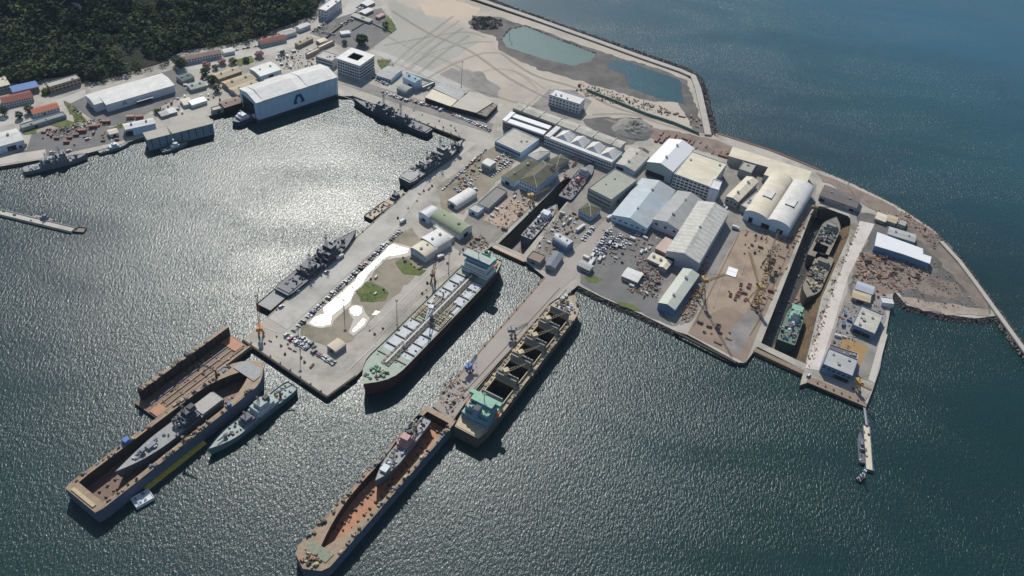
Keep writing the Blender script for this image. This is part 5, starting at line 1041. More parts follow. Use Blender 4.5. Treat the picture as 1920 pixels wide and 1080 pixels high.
# ---- great floating docks made of hull forms ------------------------------------------
def dockhull(name, label, stern, bow, B, H, outer, deck, inner, floorm, wall=4.2, floor=1.5, fb=.12, fs=.04, sw=.9, p=2.2, pit=(.04, .9), z0=0, pb=.22):
    a, b = P(*stern, H), P(*bow, H); d = b-a; L_ = d.length; c = (a+b)/2; r = empty(name, (c.x, c.y, 0), math.atan2(d.y, d.x)); tag(r, label, 'floating dock')
    n = 30; T = [i/n for i in range(n+1)]
    out = [(-L_/2+L_*t, -hullw(t, fb, fs, sw, p)*B/2) for t in T]+[(-L_/2+L_*t, hullw(t, fb, fs, sw, p)*B/2) for t in reversed(T)]
    Ti = [pit[0]+(pit[1]-pit[0])*i/20 for i in range(21)]
    wi = lambda t: (B/2-wall)*hullw((t-pit[0])/(pit[1]-pit[0]), pb, .02, .95, 2.0)
    inn = [(-L_/2+L_*t, -wi(t)) for t in Ti]+[(-L_/2+L_*t, wi(t)) for t in reversed(Ti)]
    mb = MB(); mb.prism(out, -1.5, H, outer, holes=[inn], top=deck, sides=False)
    o = len(out); mb.add([(x, y, -1.5) for x, y in out]+[(x, y, H) for x, y in out], [(i, (i+1) % o, o+(i+1) % o, o+i) for i in range(o)], outer); mb.build('hull', r)
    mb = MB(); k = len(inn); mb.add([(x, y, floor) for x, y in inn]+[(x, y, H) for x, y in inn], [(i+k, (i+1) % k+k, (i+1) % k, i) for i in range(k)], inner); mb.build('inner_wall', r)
    mb = MB(); mb.prism(inn, 0, floor, floorm, sides=False); mb.build('dock_floor', r)
    kb = MB(); kb.box(0, 0, 0, 1.1, 2.0, 1.3, BRN, taper=.85); kd = None
    for i in range(int(L_*.75/6)):
        x = -L_/2+L_*(pit[0]+.04)+i*6
        if x > L_/2-L_*(1-pit[1])-L_*.12: break
        for y in (-3.4, 3.4):
            if kd is None: o_ = kb.build('keel_block', r, (x, y, floor)); kd = o_.data
            else: o_ = bpy.data.objects.new('keel_block', kd); COL.objects.link(o_); o_.parent = r; o_.location = (x, y, floor)
    for s_ in (-1, 1):
        mb = MB(); y = s_*(B/2-.5); rr = random.Random(int(L_)+s_); x0 = -L_/2+6
        for i in range(int((L_*.8)/5)): mb.tube((x0+i*5, y, H), (x0+i*5, y, H+1.1), .1, BRN, 4)
        mb.tube((x0, y, H+1.1), (x0+L_*.8, y, H+1.1), .1, BRN, 4); mb.build('railing', r)
        bits(r, 'dock_gear', 46, (-L_*.46, L_*.38), (s_*(B/2-wall/2)-1.3, s_*(B/2-wall/2)+1.3), H, [BRN, DORG, BLK, SGRY, TANP, SBLU], (.6, 2.6), (.4, 1.8), int(L_)+7*s_)
    bits(r, 'floor_gear', 60, (-L_*.4, L_*.3), (-B/2+wall+1.5, B/2-wall-1.5), floor, [BRN, DORG, BLK, TANP], (.5, 2.2), (.3, 1.3), int(L_)+3)
    return r, L_
# west dock, bow end towards the quay
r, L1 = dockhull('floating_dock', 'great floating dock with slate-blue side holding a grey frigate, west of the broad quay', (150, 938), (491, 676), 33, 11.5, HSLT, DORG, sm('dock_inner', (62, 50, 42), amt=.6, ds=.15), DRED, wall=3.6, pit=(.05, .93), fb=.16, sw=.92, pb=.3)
blk(r, 'end_gate', -L1/2+2.5, 0, 11.5, 2.5, 22, .8, TANP); blk(r, 'control_cabin', -L1*.2, 15, 11.5, 4, 4, 3.5, sm('cabin_blue', (70, 110, 170), amt=.1)); blk(r, 'control_cabin', L1*.21, -14.8, 11.5, 2.4, 2.4, 3, MATS['cabin_blue'])
mb = MB(); mb.prism([(L1*.44*cos(0)+9*cos(a)*.8-4, 11*sin(a)) for a in [i*pi/12-pi/2 for i in range(13)]]+[(L1*.44-9, 11), (L1*.44-9, -11)], 11.5, 12.1, DGRY); mb.build('bow_platform', r)
crane_part(r, L1*.30, 14.5, 11.5, 6, 12, 2.2, .5, BRN, 'dock_crane', .8); crane_part(r, -L1*.05, -14.8, 11.5, 5, 10, -1.0, .4, BRN, 'dock_crane', .7)
# frigate inside
r, L = ship('frigate', 'pale grey frigate with long pointed bow sitting inside the great floating dock', 'frigate', (410, 741), (217, 888), 13.5, 6.5, HGRY, DGRY, fb=.45, fs=.06, sw=.85, p=1.8, sheer=2, bul=.3, z0=3.2, zd=9.7, flare=.75)
h2 = L/2; D = 6.5; blk(r, 'helicopter_deck', -h2*.76, 0, D+.02, h2*.4, 11.5, 1.0, DGRY, sm('heli_deck', (164, 160, 152), amt=.4, ds=.3))
house(r, -h2*.36, D, [(h2*.32, 12, 3.2, 0), (h2*.22, 9, 3, 0), (h2*.1, 6, 2.6, 0)], SDGR, SDGR); mast(r, -h2*.32, D+6, 12, SDGR, lat=True); mast(r, -h2*.16, D+2, 8, SDGR); mb = MB(); mb.box(-h2*.46, 0, D+6, 6, 5, 4, SDGR, taper=.8, top=BLK); mb.build('funnel', r)
bits(r, 'upper_gear', 50, (-h2*.52, -h2*.12), (-5, 5), D+2, [SDGR, BLK, SGRY, SWHT], (.6, 2.2), (.8, 4.2), 33); bits(r, 'deck_gear', 14, (0, h2*.7), (-3, 3), D+.6, [SGRY, SDGR, SWHT], (.8, 2.4), (.5, 1.5), 34)
mb = MB(); mb.box(h2*.35, 0, D+.3, 8, 4.5, 2, SGRY, taper=.8); mb.build('deckhouse', r); crane_part(r, h2*.5, 0, D+.5, 1, 6, 0, .1, SGRY, 'gun', 1.1)
# small U-shaped dock beside it
pa, pb, pc = P(300, 785, 2), P(470, 655, 2), P(440, 640, 2); u = (pb-pa); Lq = u.length; u.normalize(); v = Vector((-u.y, u.x, 0)); o = pa+u*Lq/2+v*12.5
r = empty('small_dock', (o.x, o.y, 0), math.atan2(u.y, u.x)); tag(r, 'small rusty floating dock with one high dark wall beside the great dock', 'floating dock')
mb = MB(); mb.box(0, 0, -1, Lq+3, 26, 3.4, HBLK, top=DRED); mb.build('pontoon', r)
mb = MB(); mb.box(2, 11.6, 2.4, Lq-3, 2.8, 10, sm('dark_side_wall', (50, 44, 38), amt=.6), top=DORG); w1 = mb.build('side_wall', r)
for k in range(16): mb = MB(); mb.box(-Lq/2+5+k*(Lq-8)/16, 10.0, 2.4, .5, .6, 9.8, BLK); mb.build('wall_frame', r)
mb = MB(); mb.box(0, -12, 2.4, Lq, 1.4, 3.0, DORG); mb.build('low_wall', r)
for y in (-2, 3, -7): mb = MB(); mb.box(0, y, 2.4, Lq*.94, .9, .7, DORG if y != 3 else HSLT); mb.build('track', r)
blk(r, 'end_apron', -Lq/2+4, -7, 2.42, 9, 10, .9, ORNG2 := sm('rust_orange', (176, 118, 82), amt=.6, ds=.2)); blk(r, 'end_apron', Lq/2-5, 2, 2.42, 9, 16, .9, ORNG2)
bits(r, 'dock_gear', 60, (-Lq*.45, Lq*.45), (-11, 8), 2.4, [BRN, DORG, BLK, TANP, YEL], (.5, 2.2), (.4, 1.4), 90); bits(r, 'wall_gear', 12, (-Lq*.45, Lq*.45), (11, 12.4), 12.4, [BRN, BLK, DORG], (1, 4), (.5, 1.8), 91)
# south dock with the fishing ship
r, L2 = dockhull('floating_dock', 'long rusty floating dock pointing out from the narrow pier, holding a fishing vessel', (828, 775), (568, 1066), 26, 10, HSLT, DORG, MATS['dock_inner'], sm('rusty_floor', (172, 112, 70), amt=.6, ds=.2), wall=3.0, pit=(.03, .90), fb=.09, fs=.03, sw=.96, pb=.42, p=3.5)
mb = MB(); mb.prism([(L2*.38, -9), (L2*.43, -8), (L2*.43, 9), (L2*.38, 9.5)], 10, 10.5, sm('mint_deck', (118, 128, 104), amt=.8, ds=.4)); mb.build('fore_deck', r); bits(r, 'winch', 28, (L2*.42, L2*.485), (-6, 6), 10, [BRN, TANP, BLK, MATS['mint_deck'], ORNG2], (.8, 2.6), (.6, 1.8), 92)
r, L = ship('fishing_vessel', 'white-bowed fishing vessel with pink-primed wheelhouse inside the long rusty dock', 'fishing vessel', (797, 783), (703, 906), 12, 7, HGRY, DGRY, fb=.4, fs=.06, sw=.85, p=1.9, sheer=2.2, z0=3, zd=10, bul=.9, flare=.75)
h2 = L/2; D = 7; house(r, -h2*.2, D, [(11, 8.5, 2.8, 0), (8, 7, 2.6, 0), (5, 6, 2.4, .5)], MAG, MAG); blk(r, 'funnel', -h2*.34, 0, D+5, 2.6, 2.4, 3.2, BLK); mast(r, -h2*.5, D, 11, SGRY, lat=True); mast(r, h2*.3, D, 10, SGRY, lat=True); blk(r, 'foredeck_house', h2*.62, 0, D+1.2, 6, 5, 1.6, SWHT)
crane_part(r, -h2*.62, 0, D, 4, 9, 2.9, .3, BRN, w_=.8); bits(r, 'deck_gear', 60, (-h2*.9, h2*.6), (-4.4, 4.4), D, [BRN, BLK, SGRY, TANP, SWHT], (.5, 2.0), (.4, 1.8), 93)
# ---- ships in the small dry dock (floor -5.5)
r, L = ship('trawler', 'grey and white trawler propped in the small dry dock, nearest the gate', 'trawler', (986, 446), (1042, 384), 13, 11.5, HSLT, DGRY, fb=.38, fs=.06, sw=.85, p=1.9, sheer=1.4, z0=-8, zd=3.5, flare=.75)
h2 = L/2; D = 11.5; house(r, h2*.28, D, [(10, 9, 2.6, 0), (7, 8, 2.5, 0)], SWHT, SWHT); blk(r, 'funnel', -h2*.05, 2.5, D, 2.6, 2, 5, SWHT); mast(r, h2*.05, D+2, 9, SWHT); crane_part(r, -h2*.5, 0, D, 3, 9, 2.8, .4, SWHT, w_=.7)
bits(r, 'deck_gear', 60, (-h2*.9, h2*.1), (-5, 5), D, [SWHT, SGRY, BLK, BRN, MAG], (.5, 2), (.4, 2.2), 94); bits(r, 'bow_gear', 10, (h2*.55, h2*.8), (-2, 2), D+1, [SWHT, BLK], (.5, 1.5), (.4, 1.4), 95)
r, L = ship('trawler', 'blue-hulled trawler with red gear at the closed end of the small dry dock', 'trawler', (1058, 372), (1112, 306), 15, 12.5, HBLU, DDKG, fb=.34, fs=.06, sw=.9, p=2, sheer=1.4, z0=-8, zd=4.5, flare=.8)
h2 = L/2; D = 12.5; house(r, h2*.3, D, [(12, 11, 2.8, 0), (8, 9, 2.6, 0), (5, 7, 2.4, 0)], SWHT, SGRY); mast(r, 0, D+2, 11, SGRY, lat=True); blk(r, 'funnel', -h2*.12, 0, D, 3, 3, 6, MAG)
bits(r, 'deck_gear', 70, (-h2*.9, h2*.2), (-6, 6), D, [SWHT, ORNG, BLK, SGRY, MAG, SDGR], (.5, 2.2), (.5, 2.8), 96)
# ---- the great dry dock (floor -5.8): green tug plus two hull blocks
r, L = ship('tug', 'bright green tug under repair at the gate end of the great dry dock', 'tug', (1473, 643), (1499, 568), 16, 13, sm('bottle_green_hull', (40, 80, 68), amt=.3), sm('jade_deck', (92, 116, 100), amt=.7, ds=.3), fb=.34, fs=.05, sw=.9, p=2, sheer=1.6, z0=-11, zd=2, flare=.8)
h2 = L/2; D = 13; house(r, h2*.2, D, [(10, 9, 2.8, 0), (7, 7, 2.6, 0), (5, 5, 2.4, 0)], SWHT, SGRN); mast(r, h2*.1, D+7, 7, SWHT); blk(r, 'fore_deck', h2*.68, 0, D+1, 7, 10, .5, SGRN); crane_part(r, -h2*.2, 0, D, 4, 10, 2.7, .4, SWHT, w_=.8)
bits(r, 'deck_gear', 60, (-h2*.85, h2*.5), (-6.5, 6.5), D, [HTEA, SWHT, MAG, SBLU, BLK, SGRN], (.6, 2.4), (.5, 2.6), 97)
r, L = ship('coaster', 'stripped grey-green coaster amid the great dry dock, bow to the gate', 'coaster', (1549, 478), (1512, 560), 17, 12, sm('mottled_hull', (104, 98, 88), amt=.8), sm('mottled_deck', (132, 126, 110), amt=.9, ds=.15), fb=.3, fs=.06, sw=.8, p=2, sheer=1.4, z0=-11, zd=1, flare=.8)
h2 = L/2; D = 12; house(r, -h2*.55, D, [(9, 12, 2.8, 0), (6, 9, 2.6, 0)], sm('mottled_super', (158, 162, 150), amt=.5), MATS['mottled_deck']); bits(r, 'deck_gear', 70, (-h2*.4, h2*.6), (-6.5, 6.5), D, [LGREY, BLK, BRN, TANP, SDGR], (.8, 4), (.5, 2.5), 98); mast(r, h2*.1, D, 8, SGRY)
r, L = ship('coaster', 'rusty grey coaster with pink-primed deck patch at the closed end of the great dry dock', 'coaster', (1530, 484), (1567, 408), 19, 12, MATS['mottled_hull'], MATS['mottled_deck'], fb=.3, fs=.06, sw=.9, p=2, sheer=1.4, z0=-11, zd=1, flare=.8, holes=[(-.75, -.35, -6, 6)], floor=3)
h2 = L/2; D = 12; house(r, h2*.45, D, [(10, 12, 3, 0), (7, 9, 2.6, 0)], MATS['mottled_super'], LGREY); blk(r, 'deck_patch', -h2*.1, 3, D, 8, 7, 1, MAG); bits(r, 'deck_gear', 60, (-h2*.3, h2*.3), (-7, 7), D, [LGREY, BLK, BRN, SDGR, HTEA], (.8, 4), (.5, 2.5), 99); mast(r, h2*.2, D, 9, SGRY)
# dock gates
def gate(label, a, b, w_, h, z, mt, top):
    pa, pb = P(*a), P(*b); d = pb-pa; c = (pa+pb)/2; r = empty('dock_gate', (c.x, c.y, 0), math.atan2(d.y, d.x)); tag(r, label, 'dock gate')
    mb = MB(); mb.box(0, 0, -12.5, d.length, w_, z+12.5, mt, top=top); mb.build('caisson', r); mb = MB()
    for s_ in (-1, 1):
        mb.tube((-d.length/2, s_*w_/2, z+1.1), (d.length/2, s_*w_/2, z+1.1), .09, BRN, 4)
        for i in range(12): x = -d.length/2+i*d.length/11; mb.tube((x, s_*w_/2, z), (x, s_*w_/2, z+1.1), .08, BRN, 4)
    mb.build('railing', r)
gate('brown-topped caisson gate closing the great dry dock', (1414, 655), (1506, 698), 5, 1, 3.2, DWALL, TANC)
gate('pinkish caisson gate closing the small dry dock', (926, 462), (985, 489), 4.5, 1, 3.2, DWALL, sm('gate_top', (186, 160, 140), amt=.4))
# ================================================================ VEHICLES, CRANES, YARD THINGS, TREES
def blocked(x, y, m=0):
    for ox, oy, a, hw, hd in FOOT:
        dx, dy = x-ox, y-oy; u = dx*cos(a)+dy*sin(a); v = -dx*sin(a)+dy*cos(a)
        if abs(u) < hw+m and abs(v) < hd+m: return True
    return False
CARC = {'white': (200, 201, 204), 'silver': (138, 141, 146), 'grey': (96, 99, 104), 'black': (30, 31, 34), 'red': (150, 36, 36), 'blue': (44, 72, 130), 'tan': (170, 158, 138)}
TYRE = mat('tyre_rubber', (.015, .015, .015), .8, .1, 1)
CM = {}
def car_mesh(col, kind='car'):
    if (col, kind) in CM: return CM[(col, kind)]
    cm = mat('paint_'+col, lin(CARC[col]), .55, .03, 1); mb = MB()
    L_, W_, h1, h2, c0, c1 = {'car': (4.4, 1.8, .85, 1.45, -1.7, .9), 'van': (5.4, 2.0, 1.0, 2.2, -2.6, 1.7), 'pickup': (5.2, 1.9, 1.0, 1.75, -.4, 1.1)}[kind]
    hl, hw = L_/2, W_/2
    mb.add([(-hl, -hw, .3), (hl, -hw, .3), (hl, hw, .3), (-hl, hw, .3), (-hl+.05, -hw, h1), (hl-.15, -hw+.05, h1-.12), (hl-.15, hw-.05, h1-.12), (-hl+.05, hw, h1)],
           [(3, 2, 1, 0), (4, 5, 6, 7), (0, 1, 5, 4), (1, 2, 6, 5), (2, 3, 7, 6), (3, 0, 4, 7)], cm)
    a, b = c0, c1; mb.add([(a, -hw+.06, h1), (b, -hw+.06, h1-.06), (b, hw-.06, h1-.06), (a, hw-.06, h1), (a+.35, -hw+.25, h2), (b-.75, -hw+.25, h2), (b-.75, hw-.25, h2), (a+.35, hw-.25, h2)],
           [(0, 1, 5, 4), (1, 2, 6, 5), (2, 3, 7, 6), (3, 0, 4, 7)], GL)
    mb.add([(a+.33, -hw+.24, h2+.02), (b-.73, -hw+.24, h2+.02), (b-.73, hw-.24, h2+.02), (a+.33, hw-.24, h2+.02)], [(0, 1, 2, 3)], cm)
    for x in (-hl*.62, hl*.62):
        for s_ in (-1, 1): mb.tube((x, s_*hw-.1*s_, .33), (x, s_*(hw+.04), .33), .33, TYRE, 8)
    o = mb.build('car'); CM[(col, kind)] = o.data; bpy.data.objects.remove(o); return CM[(col, kind)]
NC = [0]
def put_car(p, a, col, kind, label, group):
    o = bpy.data.objects.new('parked_'+kind, car_mesh(col, kind)); COL.objects.link(o); o.location = p; o.rotation_euler.z = a; tag(o, label, kind, group); NC[0] += 1; return o
crr = random.Random(21)
def carrow(a, b, n, desc, group, mode='perp', fill=.92, cols=None, end='near', z=GZ+.2, kinds=('car', 'car', 'car', 'pickup', 'van')):
    pa, pb = P(*a, z), P(*b, z); d = pb-pa; ang = math.atan2(d.y, d.x); cols = cols or ['white']*5+['silver']*3+['grey']*3+['black']*2+['red', 'blue']; k = 0
    for i in range(n):
        if crr.random() > fill: continue
        p = pa+d*((i+.5)/n); p.x += crr.uniform(-.3, .3); p.y += crr.uniform(-.3, .3)
        if blocked(p.x, p.y): continue
        c = crr.choice(cols); kd = crr.choice(kinds); aa = ang+(pi/2 if mode == 'perp' else 0)+(pi if crr.random() < .4 else 0)+crr.uniform(-.05, .05)
        put_car(p, aa, c, kd, '%s %s, %s from %s' % (c, kd, ordinal(k), desc), group); k += 1
carrow((548, 622), (752, 432), 52, 'the seaward end of the puddle row', 'cars in the long row beside the puddle')
carrow((536, 628), (580, 657), 13, 'the left of the front quay-square car row', 'cars at the quay square')
carrow((582, 656), (628, 682), 14, 'the left of the right-hand quay-square row', 'cars at the quay square')
carrow((548, 626), (592, 652), 8, 'the left of the rear quay-square car row', 'cars at the quay square', fill=.7)
carrow((846, 213), (920, 245), 28, 'the left of the dense row near the supply ship', 'cars in the dense row north of the basin', cols=['white']*6+['silver']*3+['red']*2+['grey'])
carrow((768, 188), (832, 207), 22, 'the left of the row behind the small van stop', 'cars behind the north quay', cols=['white']*4+['red']*2+['silver']*2+['grey', 'tan'])
carrow((716, 172), (765, 190), 15, 'the left of the row beside the slate frigate', 'cars beside the frigate', cols=['white']*4+['red', 'silver', 'grey'])
carrow((697, 144), (728, 160), 11, 'the left of the front row under the grey-roofed houses', 'cars below the grey-roofed houses', cols=['blue', 'silver', 'white', 'white', 'grey'])
carrow((704, 139), (738, 155), 11, 'the left of the rear row below the grey-roofed houses', 'cars below the grey-roofed houses', cols=['blue', 'silver', 'white', 'white', 'grey'])
carrow((823, 362), (913, 279), 17, 'the south end of the roadside line opposite the supply ship', 'cars along the quay road', 'along', .85)
carrow((868, 333), (893, 358), 10, 'the top of the slanting row near the vaulted tent hall', 'cars behind the tent hall', fill=.9)
carrow((852, 352), (872, 366), 6, 'the left of the short row above the vaulted tent hall', 'cars behind the tent hall', fill=.9)
carrow((918, 332), (968, 296), 13, 'the south end of the outer yard row by the mossy shed', 'cars in the central yard', fill=.92, cols=['white']*6+['silver', 'grey'])
carrow((926, 304), (950, 286), 8, 'the south end of the inner yard row near the tank house', 'cars in the central yard', fill=.9, cols=['white']*4+['red', 'silver'])
carrow((936, 312), (960, 291), 8, 'the south end of the middle yard row near the tank house', 'cars in the central yard', fill=.9)
carrow((1112, 478), (1146, 428), 12, 'the south end of the blue and white yard row', 'cars in the asphalt yard', fill=.95, cols=['blue', 'blue', 'white', 'white', 'silver'])
carrow((1122, 482), (1150, 444), 9, 'the south end of the second yard row', 'cars in the asphalt yard', fill=.9, cols=['blue', 'white', 'white', 'grey'])
carrow((1148, 466), (1166, 438), 6, 'the south end of the middle cluster in the asphalt yard', 'cars in the asphalt yard', fill=.95, cols=['white', 'white', 'silver', 'grey', 'tan'])
carrow((1160, 470), (1178, 446), 6, 'the south end of the right cluster in the asphalt yard', 'cars in the asphalt yard', fill=.95)
carrow((1180, 434), (1200, 442), 5, 'the left of the short row facing the pale blue gable', 'cars facing the pale blue hall', fill=1, cols=['white', 'silver'])
carrow((1092, 452), (1114, 424), 7, 'the south end of the short line beside the pier road', 'cars beside the pier road', fill=.9, cols=['white'])
carrow((586, 60), (612, 42), 10, 'the lower end of the left row in the top car park', 'cars in the top car park', cols=['grey', 'black', 'white', 'silver'])
carrow((600, 60), (628, 66), 8, 'the left of the lower row in the top car park', 'cars in the top car park', cols=['grey', 'blue', 'white', 'silver'])
carrow((640, 48), (662, 36), 9, 'the lower end of the diagonal row in the top car park', 'cars in the top car park', cols=['grey', 'blue', 'white', 'silver'])
carrow((668, 15), (690, 2), 8, 'the lower end of the topmost car park row', 'cars in the top car park')
carrow((665, 24), (682, 12), 6, 'the lower end of the second topmost car park row', 'cars in the top car park', cols=['white'])
carrow((412, 100), (482, 86), 10, 'the left of the kerb line under the dark wood', 'cars along the hill road', 'along', .8)
carrow((480, 88), (560, 60), 9, 'the left of the kerb line past the red roof', 'cars along the hill road', 'along', .6)
carrow((92, 172), (150, 160), 5, 'the left of the line before the grey-roofed block', 'cars on the west road', 'along', .8)
carrow((138, 205), (152, 214), 3, 'the left of the trio beside the grass bank', 'cars beside the grass bank')
for px, c, lb in (((528, 576), 'white', 'white van parked nearest the seaward corner of the left quay'), ((559, 548), 'white', 'white van on the left quay beside the warship stern'), ((583, 527), 'white', 'white van on the left quay amidships of the dark warship'),
                  ((613, 511), 'white', 'small white van standing free between the warship and car row'), ((98, 287), 'white', 'white van alone on the west quay asphalt, left of a pair'), ((130, 284), 'white', 'white van alone on the west quay asphalt, right of a pair'),
                  ((165, 262), 'white', 'white van standing near the cream-roofed store'), ((1516, 705), 'white', 'white van by the haul road end near the dock corner'), ((826, 208), 'white', 'white van among the red cars on the north quay')):
    p = P(*px); put_car(p, .9, c, 'van', lb, 'loose vans on the quays')
print('cars', NC[0])
# buses and trucks
def truck(px, ang, col, label, L_=9, cat='truck', box=(200, 200, 196)):
    p = P(*px); r = empty('truck', p, ang); tag(r, label, cat); bm_ = mat('box_%d_%d_%d' % box, lin(box), .6, .08, .3)
    mb = MB(); mb.box(-1, 0, 1.0, L_-2.4, 2.5, 2.6, bm_); mb.build('cargo_box', r); mb = MB(); mb.box(L_/2-1, 0, .6, 2.1, 2.4, 2.3, mat('paint_'+col, lin(CARC[col]), .3, .03, 1)); mb.box(L_/2-.1, 0, 1.7, .35, 2.2, .9, GL); mb.build('cab', r)
    for x in (-L_/2+1.5, -L_/2+2.8, L_/2-1): 
        for s_ in (-1, 1): mb = MB(); mb.tube((x, s_*.9, .5), (x, s_*1.25, .5), .5, TYRE, 10); mb.build('wheel', r)
    return r
truck((1088, 430), .95, 'white', 'white box trailer parked beside the pier road', 13); truck((1142, 410), .9, 'white', 'white truck at the corner of the pale blue hall', 8)
truck((1378, 429), -.3, 'white', 'white-topped truck at the head of the tan slab', 7); truck((637, 484), .9, 'tan', 'low pale truck on the left quay beside the grey barge', 8)
truck((755, 417), .9, 'grey', 'grey truck by the upper end of the puddle', 7); truck((826, 484), .7, 'silver', 'silver truck south of the green vault', 7)
# containers, cabins, stacks -----------------------------------------------------
def inpoly(x, y, pl):
    c = False; j = len(pl)-1
    for i in range(len(pl)):
        if (pl[i][1] > y) != (pl[j][1] > y) and x < (pl[j][0]-pl[i][0])*(y-pl[i][1])/(pl[j][1]-pl[i][1])+pl[i][0]: c = not c
        j = i
    return c
def mk_container(col):
    mt = mat('container_%d' % sum(col), lin(col), .6, .12, .5, rib=2.5, dirt=(.2, .12, .08), dirt_amt=.3, dirt_scale=.4); mb = MB(); mb.box(0, 0, 0, 6, 2.44, 2.6, mt); o = mb.build('c')
    mb = MB(); mb.box(3.02, 0, .1, .06, 2.2, 2.3, mt); e = mb.build('c2'); return ('container', [('shell', o), ('door', e)])
def mk_plates(col, l=8, w_=2.5):
    mt = mat('steel_%d' % sum(col), lin(col), .7, .2, .5, dirt=(.1, .06, .04), dirt_amt=.5, dirt_scale=.4); mb = MB()
    for k in range(4): mb.box(.1*k, .08*(k % 2), k*.28, l-.2*k, w_-.1*k, .24, mt)
    return ('steel_stack', [('plates', mb.build('c'))])
def mk_pipes(col):
    mt = mat('pipe_%d' % sum(col), lin(col), .6, .2, .5); mb = MB()
    for k, (y, z) in enumerate(((-1.2, .4), (-.4, .4), (.4, .4), (1.2, .4), (-.8, 1.1), (0, 1.1), (.8, 1.1))): mb.tube((-4, y, z), (4, y, z), .38, mt, 7)
    return ('pipe_bundle', [('pipes', mb.build('c'))])
def mk_crate(col):
    mt = mat('crate_%d' % sum(col), lin(col), .8, .2, 1); mb = MB(); mb.box(0, 0, 0, 2.4, 2, 1.6, mt); mb.box(.3, .1, 1.6, 1.5, 1.4, .9, mt); mb.box(-1.6, 0, 0, .7, 1.4, .9, mt); return ('crate_stack', [('crates', mb.build('c'))])
def mk_block(col):
    mt = mat('block_%d' % sum(col), lin(col), .7, .2, .5, dirt=(.1, .06, .04), dirt_amt=.4, dirt_scale=.3); mb = MB(); mb.box(0, 0, 0, 7, 5, .5, mt); mb.box(-3.2, 0, .5, .4, 5, 2.6, mt); mb.box(3.2, 0, .5, .4, 5, 2.2, mt); mb.box(0, 2.3, .5, 6, .4, 2.6, mt); mb.box(0, 0, .5, .4, 4.2, 1.8, mt)
    for k in range(3): mb.box(-2+k*2, 0, .5, .25, 4.2, .9, mt)
    return ('hull_block', [('frame', mb.build('c'))])
def mk_cabin(col):
    mt = mat('cabin_%d' % sum(col), lin(col), .6, .08, .5); mb = MB(); mb.box(0, 0, 0, 6, 2.6, 2.6, mt); mb.box(0, 0, 2.6, 6.3, 2.9, .18, RWH); o = mb.build('c'); mb = MB(); mb.box(1.5, -1.32, .1, .9, .08, 2, DW); e = mb.build('c2')
    mb = MB(); mb.box(-1.2, -1.32, 1.2, 1.6, .08, .9, GL); g = mb.build('c3'); return ('site_cabin', [('wall', o), ('door', e), ('window', g)])
def inst(proto, p, a, s, label, cat, group):
    nm, parts = proto; r = empty(nm, p, a); r.scale = (s, s, s); tag(r, label, cat, group)
    for pn, o in parts: c = bpy.data.objects.new(pn, o); COL.objects.link(c); c.parent = r
    return r
PRO = {'cw': mk_container((196, 198, 198)), 'cr': mk_container((128, 80, 68)), 'cb': mk_container((70, 96, 128)), 'co': mk_container((158, 122, 96)), 'pl': mk_plates((122, 92, 78)), 'pr': mk_plates((134, 98, 84), 10, 2), 'pg': mk_plates((108, 106, 104), 7, 2.2),
       'pi': mk_pipes((120, 104, 88)), 'py': mk_pipes((172, 146, 92)), 'kt': mk_crate((164, 142, 108)), 'kg': mk_crate((112, 112, 110)), 'kd': mk_crate((66, 60, 56)), 'bk': mk_block((130, 110, 96)), 'bp': mk_block((176, 140, 128)), 'cab': mk_cabin((206, 206, 202))}
WHAT = {'cw': ('white shipping container', 'container'), 'cr': ('rust red shipping container', 'container'), 'cb': ('blue shipping container', 'container'), 'co': ('orange shipping container', 'container'), 'pl': ('brown plate stack', 'steel stack'), 'pr': ('reddish plate stack', 'steel stack'),
        'pg': ('grey plate stack', 'steel stack'), 'pi': ('brown pipe bundle', 'pipe bundle'), 'py': ('yellowish pipe bundle', 'pipe bundle'), 'kt': ('tan crate stack', 'crates'), 'kg': ('grey crate stack', 'crates'), 'kd': ('dark crate stack', 'crates'), 'bk': ('brown hull frame block', 'hull block'), 'bp': ('pink primed hull frame block', 'hull block'), 'cab': ('white site cabin', 'cabin')}
for _n, _p in PRO.values():
    for _i, (_a, _o) in enumerate(_p):
        _p[_i] = (_a, _o.data); bpy.data.objects.remove(_o)
srr = random.Random(77); USED = []; GRP = {}
def scatter(px, n, keys, where, ang, s=(.5, 1.0), z=GZ+.22, jit=.2, chk=True):
    x0, x1 = min(p[0] for p in px), max(p[0] for p in px); y0, y1 = min(p[1] for p in px), max(p[1] for p in px); k = 0
    for t_ in range(n*12):
        if k >= n: break
        x, y = srr.uniform(x0, x1), srr.uniform(y0, y1)
        if not inpoly(x, y, px): continue
        p = P(x, y, z)
        if chk and blocked(p.x, p.y, 1.5): continue
        if any((p.x-a)**2+(p.y-b)**2 < 22 for a, b in USED): continue
        USED.append((p.x, p.y)); key = srr.choice(keys); w_, c_ = WHAT[key]
        r = inst(PRO[key], p, ang+srr.choice((0, pi/2))+srr.uniform(-jit, jit), srr.uniform(*s), '%s %s' % (w_, where), c_, '%ss %s' % (w_, where)); k += 1; GRP.setdefault((w_, where), []).append((x, r))
AA = math.atan2(*(P(873, 263)-P(501, 595)).yx)
scatter([(1648, 478), (1742, 505), (1725, 528), (1690, 545), (1612, 520), (1612, 480)], 46, ['pl', 'pl', 'pi', 'kt', 'bk', 'pr', 'kd'], 'in the scrap field below the stepped shed', AA, (.4, 1), jit=.9)
scatter([(1605, 510), (1640, 522), (1625, 545), (1598, 535)], 8, ['co', 'pr', 'bk', 'kt'], 'east of the haul road above the blue-grey store', AA)
scatter([(1590, 575), (1600, 600), (1580, 640), (1560, 690), (1545, 672), (1570, 610)], 12, ['pr', 'kt', 'cb', 'kg', 'cw'], 'between the haul road and the east workshops', AA)
